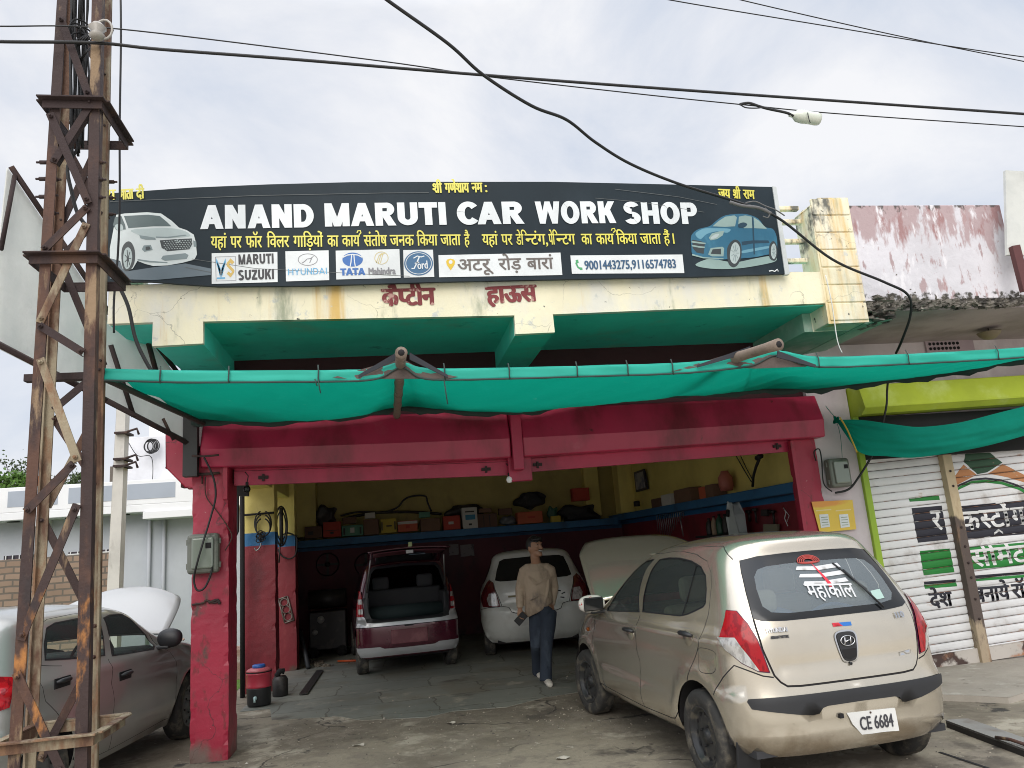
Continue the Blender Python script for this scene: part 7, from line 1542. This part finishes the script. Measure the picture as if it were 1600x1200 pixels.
# ================================================================== things in the garage
def box_(name, x0, x1, y0, y1, Y, depth, m, label, cat='box', group=None, detail=None):
    "a carton seen between two image corners, standing at depth Y"
    a, b = pt(x0, y1, Y=Y), pt(x1, y0, Y=Y); t = thing(name, label, cat, ((a.x + b.x) / 2, Y + depth / 2, a.z), group)
    bx = MB().box((a.x, Y, a.z), (b.x, Y + depth, b.z)).build('carton', m, t, .006)
    fl = MB().box((a.x + .004, Y + .004, b.z - .001), ((a.x + b.x) / 2 - .002, Y + depth - .004, b.z + .006)).build('flap', m, t); MB().box(((a.x + b.x) / 2 + .002, Y + .004, b.z - .001), (b.x - .004, Y + depth - .004, b.z + .006)).build('flap', m, t)
    if detail:
        for (u0, u1, v0, v1, dm) in detail: MB().box((a.x + (b.x - a.x) * u0, Y - .003, a.z + (b.z - a.z) * v0), (a.x + (b.x - a.x) * u1, Y - .0002, a.z + (b.z - a.z) * v1)).build('print', dm, t)
    return t
KR = mat('brown_carton', (.17, .095, .06), .8, var=.08); KR2 = mat('dark_brown_carton', (.12, .065, .045), .8, var=.08); RDB = mat('red_carton', (.42, .05, .03), .7, var=.08); ORB = mat('orange_carton', (.50, .11, .05), .7, var=.08); GNB = mat('green_carton', (.10, .26, .18), .7, var=.08); YLB = mat('yellow_carton', (.50, .38, .05), .7, var=.06); WHB = mat('white_carton', (.55, .54, .50), .7, var=.05)
PBL = mat('blue_print', (.05, .22, .36), .7); PBK = mat('dark_print', (.03, .03, .03), .7)
SHY = 14.78
Lb = [(476, 503, 822, 841.5, KR2, 'first dark brown carton at the left end of the back shelf', [(.2, .5, .3, .6, PBK)]), (505, 532, 815, 839.5, RDB, 'red carton left of the green box on the back shelf', [(.1, .9, .42, .46, PBK), (.4, .6, .2, .35, PBK)]), (534, 567, 820, 838, GNB, 'low green carton on the back shelf', [(.08, .16, .15, .8, PBK), (.84, .92, .15, .8, PBK), (.4, .6, .3, .8, WHB)]), (568.5, 591, 811, 836, KR, 'plain brown carton between the green and the yellow boxes', None), (595.5, 619, 810, 833, YLB, 'yellow carton with black bars on the back shelf', [(.03, .12, .2, .8, PBK), (.86, .95, .2, .8, PBK), (.35, .7, .45, .55, PBK)]), (622, 652, 813, 831, ORB, 'orange carton with a white top band on the back shelf', [(0, 1, .72, .98, WHB), (.4, .6, .3, .6, RDB)]), (658, 687, 809.5, 830.5, KR, 'brown carton left of the second red box on the back shelf', None), (693.5, 718.5, 805.5, 828, RDB, 'red carton next to the tall white box', [(.3, .6, .4, .6, WHB)]), (723.5, 745, 792.5, 826, WHB, 'tall white carton with blue print on the back shelf', [(.2, .8, .78, .84, PBK), (.2, .85, .42, .66, PBL), (.4, .6, .15, .24, PBK)]), (747, 776, 802, 825, KR2, 'dark brown carton right of the tall white box', [(.3, .34, .1, .9, PBK), (.6, .64, .1, .9, PBK)]), (809.5, 847, 798.5, 818.5, ORB, 'wide orange carton under the dark bag on the back shelf', [(.4, .7, .45, .6, RDB)])]
for x0, x1, y0, y1, m_, lab, det in Lb: box_('carton_box', x0, x1, y0, y1 + .5, SHY, .26, m_, lab, group='cartons on the back shelf', detail=det)
for x0, x1, y0, y1, m_, lab in ((503, 517, 806, 815, KR2, 'small brown carton behind the left red carton'), (536, 556, 808, 819, KR, 'flat brown carton behind the low green carton'), (570, 586, 801, 810.5, WHB, 'small white carton on top of the plain brown carton'), (655, 672, 800, 809, GNB, 'small green carton on top of the brown carton by the second red box'), (749, 768, 794, 801.5, KR, 'flat carton lying on the dark carton right of the tall white box'), (780, 800, 794, 805, KR2, 'brown carton behind the crumpled plastic pack'), (862, 876, 806, 817, YLB, 'small yellow carton beside the dark green can')): box_('carton_box', x0, x1, y0, y1, SHY + (.27 if y1 > 812 and x0 < 560 else .03), .16, m_, lab, group='cartons on the back shelf')
BAGM = mat('black_bag', (.018, .018, .022), .7, [((.05, .045, .05), 5, .5, .7, 1)]); OILY = mat('oily_part', (.022, .02, .02), .5, [((.06, .05, .045), 6, .5, .7, 1)])
def lump(name, x0, x1, y0, y1, Y, dep, m, label, cat, sd_): 
    a, b = pt(x0, y1, Y=Y), pt(x1, y0, Y=Y); mb = MB(); rock(mb, ((a.x + b.x) / 2, Y, (a.z + b.z) / 2), ((b.x - a.x) / 2, dep, (b.z - a.z) / 2), sd_); o = mb.build(name, m, None, loc=((a.x + b.x) / 2, Y, a.z), sub=1); o.data.polygons.foreach_set('use_smooth', [True] * len(o.data.polygons)); return tag(o, label, cat)
lump('car_part', 488, 530, 786, 826, 15.1, .12, OILY, 'black plastic car part behind the cartons at the left of the back shelf', 'car part', 3)
lump('car_part', 688, 765, 782, 812, 15.12, .14, OILY, 'dark heap of car parts behind the tall white carton', 'car part', 8); lump('black_bag', 800, 856, 764, 797, 15.05, .16, BAGM, 'slumped black bag on top of the wide orange carton', 'bag', 5)
lump('black_bag', 872, 935, 785, 818, 15.05, .16, BAGM, 'dark sack at the right end of the back shelf under a red box', 'bag', 7); box_('carton_box', 896, 920, 762, 783, 15.0, .2, RDB, 'small red carton on the dark sack at the corner', group='cartons on the back shelf')
lump('plastic_wrap', 779, 806, 804, 822, 14.9, .1, mat('grey_plastic_wrap', (.12, .13, .14), .4), 'crumpled grey plastic pack right of the dark brown carton', 'pack', 11); lump('green_can', 856, 872, 790, 818, 14.95, .07, mat('dark_green_plastic', (.02, .09, .06), .5), 'dark green can on the back shelf beside the sack', 'can', 13)
tag(MB().tube(pxs([(532, 806), (560, 800), (600, 800), (622, 792), (630, 782), (643, 775.5), (664, 775), (668, 785), (674, 799)], 15.15, 5), .018, 7).build('door_frame', OILY, None, loc=pt(640, 790, Y=15.15)), 'curved black car door frame behind the cartons on the back shelf', 'car part')
tag(MB().tube(pxs([(535, 812), (580, 802), (640, 800), (690, 803)], 15.1, 5), .045, 8, True, .6).build('bumper', OILY, None, loc=pt(600, 802, Y=15.1)), 'long black bumper lying behind the cartons on the back shelf', 'bumper')
# notices and fans on the back wall
for (x0, x1, y0, y1, lab) in ((702, 716, 850, 868, 'pale torn paper on the back wall right of the open tailgate'), (720, 740, 850, 870, 'square faded poster on the back wall beside the torn paper')):
    a, b = pt(x0, y1, Y=15.4), pt(x1, y0, Y=15.4); tag(MB().box((a.x, 15.39, a.z), (b.x, 15.404, b.z)).build('wall_notice', mat('faded_notice', (.22, .20, .20), .8, [((.08, .06, .07), 8, .5, .6, 1)]), None, loc=(a.x, 15.39, a.z)), lab, 'notice')
for px, lab in ((512, 'black fan shroud hung at the left of the back wall'), (572, 'black fan shroud hung left of the open tailgate')):
    c = pt(px, 882, Y=15.36); tag(MB().lathe([(.20, -.05), (.22, -.02), (.22, .0)], 22, c, 'Y', False).lathe([(.05, -.04), (.05, .0)], 10, c, 'Y').box(c + Vector((-.2, -.03, -.02)), c + Vector((.2, -.02, .02))).box(c + Vector((-.02, -.032, -.2)), c + Vector((.02, -.022, .2))).build('fan_shroud', OILY, None, loc=c), lab, 'fan')
# right wall
RX = 4.66
def rb(px, py, X=RX): return pt(px, py, X=X)
a = rb(1004, 752); pf = thing('picture_frame', 'dark framed picture hung on the yellow right wall', 'picture', rb(1003, 767)); P = [rb(992.5, 738), rb(1008, 732.5), rb(1013.5, 764), rb(996, 769)]
MB().prism([p + Vector((-.0, 0, 0)) for p in P], (-.03, 0, 0)).build('frame', mat('dark_frame', (.02, .02, .045), .4), pf); c = sum(P, Vector()) / 4; MB().prism([c + (p - c) * .80 + Vector((-.031, 0, 0)) for p in P], (-.004, 0, 0)).build('picture', mat('faded_picture', (.34, .34, .36), .4, [((.10, .13, .22), 5, .5, .6, 1)]), pf)
def shelfbox(x0, x1, yb, h, m, label, name='carton_box', cat='box', group='cartons on the right wall shelf'):
    a = rb(x0, yb, 4.58); b = rb(x1, yb, 4.58); z = 2.052; y0, y1 = min(a.y, b.y), max(a.y, b.y); t = thing(name, label, cat, (4.57, (y0 + y1) / 2, z), group)
    MB().box((4.47, y0, z), (4.67, y1, z + h)).build('carton', m, t, .006); MB().box((4.472, y0 + .003, z + h), (4.668, (y0 + y1) / 2 - .002, z + h + .006)).build('flap', m, t); MB().box((4.472, (y0 + y1) / 2 + .002, z + h), (4.668, y1 - .003, z + h + .006)).build('flap', m, t)
shelfbox(1043, 1058, 783, .17, WHB, 'small white carton on the right wall shelf'); shelfbox(1064, 1090, 781, .20, KR, 'brown carton right of the white one on the right wall shelf'); shelfbox(1027, 1041, 785, .14, KR2, 'stack of dark papers left of the white carton', 'paper_stack', 'papers', None); shelfbox(1103, 1113, 771, .16, ORB, 'narrow orange carton on the right wall shelf'); shelfbox(1113.5, 1126, 770, .17, KR, 'narrow brown carton beside the orange one on the right wall shelf')
c = rb(1134, 753, 4.56); tag(MB().lathe([(.08, -.12), (.10, -.05), (.10, .06), (.06, .12), (.05, .15)], 14, c).build('round_tin', mat('pinkish_tin', (.40, .12, .09), .5, var=.08), None, loc=c), 'tall round pinkish tin on the right wall shelf', 'tin')
c = rb(995, 787, 4.56); tag(MB().lathe([(.06, -.05), (.06, .04), (.04, .05)], 12, c).build('dark_jar', OILY, None, loc=c), 'small dark jar at the far end of the right wall shelf', 'jar')
tag(MB().tube([rb(1176, 760, 4.52), rb(1177, 745, 4.5), rb(1181, 730, 4.5), rb(1186, 718, 4.5)], [.018, .018, .018, .02], 8).tube([rb(1183, 716, 4.5), rb(1189, 712, 4.5)], .035, 8).build('spray_lance', BLACK, None, loc=rb(1178, 745, 4.5)), 'bent black spray lance standing on the right wall shelf', 'spray lance')
tag(MB().tube([rb(1150, 712), rb(1163, 735), rb(1174, 753)], .008, 5).tube([rb(1157, 712), rb(1168, 735), rb(1176, 750)], .006, 5).build('wall_wire', BLACK, None, loc=rb(1163, 735)), 'thin black wires running down the yellow right wall', 'wire')
rk = thing('rod_rack', 'row of thin steel rods hanging from a rack on the right wall', 'rack', rb(1050, 800)); mb = MB()
for k in range(15): p = rb(1025 + k * 2.9, 800 - k * .9, 4.6); mb.tube([p, p + Vector((0, .0, -.34 - .12 * math.sin(k * .35)))], .007, 5)
mb.tube([rb(1062, 805, 4.55), rb(1068, 838, 4.55)], .012, 5); mb.build('rod', STEEL, rk); MB().tube([rb(1021, 800, 4.61), rb(1072, 786, 4.61)], .014, 6).build('rail', DARK, rk)
sh3 = MB().box((4.46, rb(1175, 835, 4.5).y, 1.50), (4.69, rb(1090, 835, 4.5).y, 1.53)); tag(sh3.build('bottle_shelf', DARK, None, loc=(4.6, rb(1130, 830).y, 1.5)), 'low dark shelf of oil bottles on the red right wall', 'shelf')
def jug(px, h, r, m, label):
    c = rb(px, 834, 4.56); c.z = 1.531; t = thing('oil_bottle', label, 'bottle', c, 'oil bottles on the low shelf'); MB().lathe([(r, 0), (r * 1.05, h * .1), (r * 1.05, h * .55), (r * .8, h * .75), (r * .35, h * .88), (r * .35, h * .95)], 14, c).build('bottle', m, t); MB().lathe([(r * .42, h * .93), (r * .42, h)], 10, c).build('cap', DARK, t); return t
for px, h, r, m_, lab in ((1110, .24, .05, OILY, 'black oil bottle at the left of the low shelf'), (1118, .26, .045, mat('tan_bottle', (.30, .21, .14), .5), 'tan oil bottle on the low shelf'), (1127, .28, .055, mat('green_bottle', (.012, .07, .04), .4), 'dark green oil bottle next to the tan one'), (1136, .27, .05, OILY, 'black oil bottle beside the white jug'), (1146, .28, .05, mat('deep_green_bottle', (.01, .05, .045), .4), 'deep green oil bottle touching the white jug')): jug(px, h, r, m_, lab)
c = rb(1158, 834, 4.54); c.z = 1.531; jt = thing('white_jug', 'large white plastic oil jug with a handle on the low shelf', 'jug', c); WJ = mat('white_jug_plastic', (.55, .60, .60), .4)
MB().prism([c + Vector((0, y, z)) for y, z in ((.13, 0), (-.13, 0), (-.135, .24), (-.05, .38), (.03, .40), (.125, .22))], (-.10, 0, 0)).build('jug', WJ, jt, .03, 3); MB().lathe([(.03, .40), (.03, .45)], 12, c + Vector((-.05, -.01, 0))).build('cap', WJ, jt); MB().tube([c + Vector((-.12, .075, .23)), c + Vector((-.12, .04, .31))], .025, 8).build('grip_hole', DARK, jt)
for (x0, x1, y0, y1, m_, lab) in ((1196, 1218, 819, 836, mat('switch_plate', (.22, .20, .14), .6), 'beige switch board on the red right wall'), (1192, 1202, 796, 806, OILY, 'small black tool hung on the red right wall'),):
    P = [rb(x0, y1), rb(x1, y1), rb(x1, y0), rb(x0, y0)]; tag(MB().prism(P, (-.03, 0, 0)).build('wall_fitting', m_, None, loc=P[0]), lab, 'wall fitting')
tag(MB().tube([rb(1224, 793), rb(1228, 800), rb(1226, 810), rb(1231, 822)], .006, 5).tube([rb(1226, 796), rb(1233, 806), rb(1230, 815)], .004, 5).build('chalk_marks', WHITE, None, loc=rb(1226, 800)), 'white chalk scrawl on the red right wall by the jamb', 'scrawl')
for (px, py, h, lab) in ((1170, 800, .12, 'black pliers hung on the red right wall'), (1180, 797, .16, 'dark spanner hung on the red right wall'), (1208, 800, .15, 'dark hammer hung beside the chalk scrawl')):
    c = rb(px, py, 4.66); tag(MB().tube([c, c + Vector((0, .01, -h))], .016, 6).tube([c + Vector((-.01, -.04, 0)), c + Vector((-.01, .05, .01))], .022, 6).build('hand_tool', OILY, None, loc=c), lab, 'tool')
wm = thing('workshop_machine', 'dark greasy workshop machine standing in the left back corner', 'machine', (pt(512, 1030, Z=0).x, 14.2, 0)); wx = wm.location.x
MB().box((wx - .32, 14.0, .12), (wx + .30, 14.5, .75)).build('cabinet', OILY, wm, .02); MB().tube([(wx - .34, 14.2, .95), (wx + .30, 14.2, .95)], .16, 14).build('tank', OILY, wm); MB().lathe([(.06, -.02), (.06, 0)], 14, (wx - .12, 13.99, .62), 'Y').lathe([(.045, -.02), (.045, 0)], 12, (wx - .22, 13.99, .42), 'Y').build('dial', mat('pale_dial', (.4, .4, .38), .5), wm)
for sx_ in (-.25, .22): MB().lathe([(.09, -.03), (.09, .03)], 14, (wx + sx_, 14.0, .09), 'Y').build('wheel', DARK, wm)
# left side: cooler, stand, hanging gear
c = pt(405, 1103, Z=0); wc_ = thing('water_cooler_jug', 'red and black insulated water jug with a blue lid standing by the inner pillar', 'water jug', c)
MB().lathe([(.125, .01), (.135, .03), (.140, .20), (.140, .21)], 28, c).build('base', mat('black_plastic', (.02, .02, .022), .4), wc_); MB().lathe([(.140, .211), (.146, .22), (.142, .235), (.140, .35), (.146, .36), (.146, .375), (.135, .378)], 28, c).build('tank', mat('pink_red_plastic', (.50, .045, .075), .35), wc_)
MB().lathe([(.147, .378), (.147, .388), (.13, .39)], 28, c).build('rim_band', DARK, wc_); MB().lathe([(.143, .388), (.143, .402), (.10, .425), (.0, .43)], 28, c).build('shoulder', mat('pink_plastic', (.55, .13, .15), .35), wc_); MB().lathe([(.075, .42), (.075, .455), (.065, .462), (.0, .463)], 22, c).build('lid', mat('blue_plastic', (.03, .13, .45), .35), wc_)
cf = c + Vector((-.02, -.14, .11)); MB().lathe([(.022, 0), (.022, -.02), (.012, -.025), (.012, -.05)], 12, cf, 'Y').tube([cf + Vector((0, -.045, 0)), cf + Vector((0, -.05, -.04))], .012, 8).build('tap', mat('pale_tap', (.40, .55, .55), .4), wc_)
c = pt(438, 1088, Z=0); st = thing('black_canister', 'small black canister with a cap behind the inner pillar', 'canister', c); MB().lathe([(.09, 0), (.095, .02), (.095, .20), (.07, .24)], 16, c).build('body', OILY, st); MB().tube([c + Vector((-.04, -.03, .24)), c + Vector((.0, -.02, .30)), c + Vector((.05, 0, .29))], .035, 8).build('cap', DARK, st)
hk = thing('belt_and_hook', 'dark belts and a steel hook hung on the inner pillar near the jug', 'hanging belts', pt(410, 800, Y=10.8)); mb = MB()
for k in range(3): mb.tube([pt(411 + (13 - k) * math.sin(t), 818 - (20 - 3 * k) * math.cos(t) + 3 * k, Y=10.78 - .012 * k) for t in np.linspace(.3, 5.98, 26)], .010, 5)
mb.build('belt', BLACK, hk); MB().tube([pt(381, 805, Y=10.8), pt(428, 801, Y=10.8)], .016, 6).build('peg', DARK, hk); ch = MB()
for k in range(9): p = pt(407 + 4 * math.sin(k * 1.3), 832 + k * 1.6, Y=10.76); ch.tube([p + Vector((.03 * math.cos(t), .02 * math.sin(t * 2), .025 * math.sin(t))) for t in np.linspace(0, 6.28, 9)], .008, 4)
ch.build('tangle', OILY, hk); MB().tube(pxs([(408, 848), (407, 853), (404, 858), (400, 860), (398, 856)], 10.76, 4), .010, 6).build('hook', STEEL, hk)
c = pt(439.5, 822, Y=12.4); tag(MB().tube([c + Vector((.075 * math.cos(t), .10 * math.cos(t), .30 * math.sin(t))) for t in np.linspace(0, 6.28, 30)], .014, 6, False).tube([c + Vector((.055 * math.cos(t), .10 * math.cos(t), .22 * math.sin(t))) for t in np.linspace(0, 6.28, 24)], .010, 5, False).tube([c + Vector((0, 0, -.28)), c + Vector((0, 0, .28))], .03, 6).tube([c + Vector((-.02, 0, -.25)), c + Vector((-.04, -.02, -.55))], .012, 5).build('steel_hoop', OILY, None, loc=c), 'dark wheel hoop hung edge-on between the two inner pillars', 'hoop')
tag(MB().tube(pxs([(443, 850), (441, 838), (448, 833), (457, 835), (464, 842), (462, 866), (452, 873), (440, 868), (434, 858)], 12.6, 5), .012, 6).build('hose_loop', BLACK, None, loc=pt(450, 840, Y=12.6)), 'black hose loop on the blue band of the far inner pillar', 'hose')
gk = thing('head_gasket', 'grey metal head gasket hung on the far inner pillar', 'gasket', pt(447, 950, Y=12.64)); gm = MB(); a, b = pt(442, 934, Y=12.64), pt(452, 971, Y=12.64)
for k in range(3): c = a.lerp(b, .2 + .3 * k); gm.lathe([(.05, 0), (.065, 0), (.065, -.006), (.05, -.006), (.05, 0)], 18, c, 'Y', False)
d = (b - a); n = Vector((-d.z, 0, d.x)).normalized() * .07
for s in (1, -1): gm.tube([a + n * s, b + n * s], .012, 5)
gm.tube([a + n, a - n], .012, 5).tube([b + n, b - n], .012, 5); gm.build('plate', mat('gasket_metal', (.22, .19, .17), .5, metal=.5), gk)
a, b = pt(482, 1044, Z=.02), pt(469, 985, Y=13.2); tag(MB().tube([a, b], .035, 8).build('leaning_pipe', mat('dark_pipe', (.03, .035, .042), .5), None, loc=a), 'dark pipe leaning in the left corner of the garage', 'pipe')
r5 = random.Random(4); mb = MB()
for k in range(16): p = pt(485 + r5.uniform(0, 34), 1036 + r5.uniform(-3, 5), Z=.02); rock(mb, p, (r5.uniform(.02, .06), r5.uniform(.02, .05), r5.uniform(.012, .03)), k)
o = mb.build('floor_litter', mat('litter', (.20, .17, .13), .9, [((.05, .05, .05), 8, .5, .6, 1)]), None, loc=pt(500, 1038, Z=0)); tag(o, 'scatter of small rubbish on the floor by the leaning pipe', 'rubbish'); o['kind'] = 'stuff'
a, b = pt(528, 1033, Z=.03), pt(556, 1032, Z=.03); tag(MB().tube([a, b], .016, 6).build('orange_pipe', mat('orange_pipe', (.60, .10, .03), .5), None, loc=a), 'short orange pipe on the floor left of the maroon car', 'pipe')
a, b = pt(500, 1048, Z=.017), pt(474, 1085, Z=.017); d = (b - a).normalized(); n = Vector((-d.y, d.x, 0)) * .05; tag(MB().prism([a - n, a + n, b + n, b - n], (0, 0, .012)).build('rubber_strip', OILY, None, loc=a), 'dark rubber strip lying on the stone floor near the corner', 'strip')
tag(MB().tube([pt(378.5, 775, Y=10.6), Vector((pt(379, 1095, Y=10.6).x, 10.6, 0))], .030, 8).build('iron_post', DARK, None, loc=(pt(379, 1095, Y=10.6).x, 10.6, 0)), 'thin dark iron post beside the first inner pillar', 'post')
tag(MB().prism([pt(*p, Y=9.2) for p in ((357, 760), (388, 758), (388, 775), (372, 775), (372, 830), (358, 860))], (0, .06, 0)).build('dark_gate_panel', mat('dark_gate', (.02, .02, .022), .7), None, loc=pt(365, 800, Y=9.2)), 'dark metal gate panel folded behind the front pillar', 'gate')

# loose grit and scraps on the forecourt
r6 = random.Random(21); mb = MB()
for k in range(1600):
    x = r6.uniform(-1.6, 5.2); y = r6.uniform(4.3, 9.6) if k % 3 else r6.uniform(6.6, 8.6); s = r6.uniform(.004, .013) * (1.8 if r6.random() > .95 else 1); z = .001; vs = [Vector((x + s * math.cos(a) * r6.uniform(.6, 1.2), y + s * math.sin(a) * r6.uniform(.6, 1.2), z)) for a in (0, 1.57, 3.14, 4.71)]
    mb.add(vs + [Vector((x, y, z + s * r6.uniform(.5, 1)))], [(0, 1, 4), (1, 2, 4), (2, 3, 4), (3, 0, 4)])
o = mb.build('grit', mat('grit_stone', (.30, .265, .21), .95, [((.10, .09, .075), 3, .45, .6, 1), ((.5, .47, .42), 5, .6, .7, 1)]), None, loc=(1, 7, 0)); o['kind'] = 'stuff'; o['label'] = 'loose grit and small stones on the forecourt'; o['category'] = 'grit'
for k, (px, py, w_, lab) in enumerate(((560, 1165, .05, 'pale scrap of paper on the forecourt left of centre'), (705, 1130, .04, 'small pale scrap near the middle of the garage mouth'), (880, 1185, .05, 'torn scrap of paper near the front wheel of the champagne car'))):
    c = pt(px, py, Z=.006); tag(MB().grid(lambda u, v: c + Vector(((u - .5) * w_ * 2, (v - .5) * w_, .008 * math.sin(5 * u + k) * math.cos(4 * v) + .008)), 5, 4, False).build('paper_scrap', mat('dirty_paper', (.45, .42, .36), .9), None, solid=.001, loc=c), lab, 'scrap')
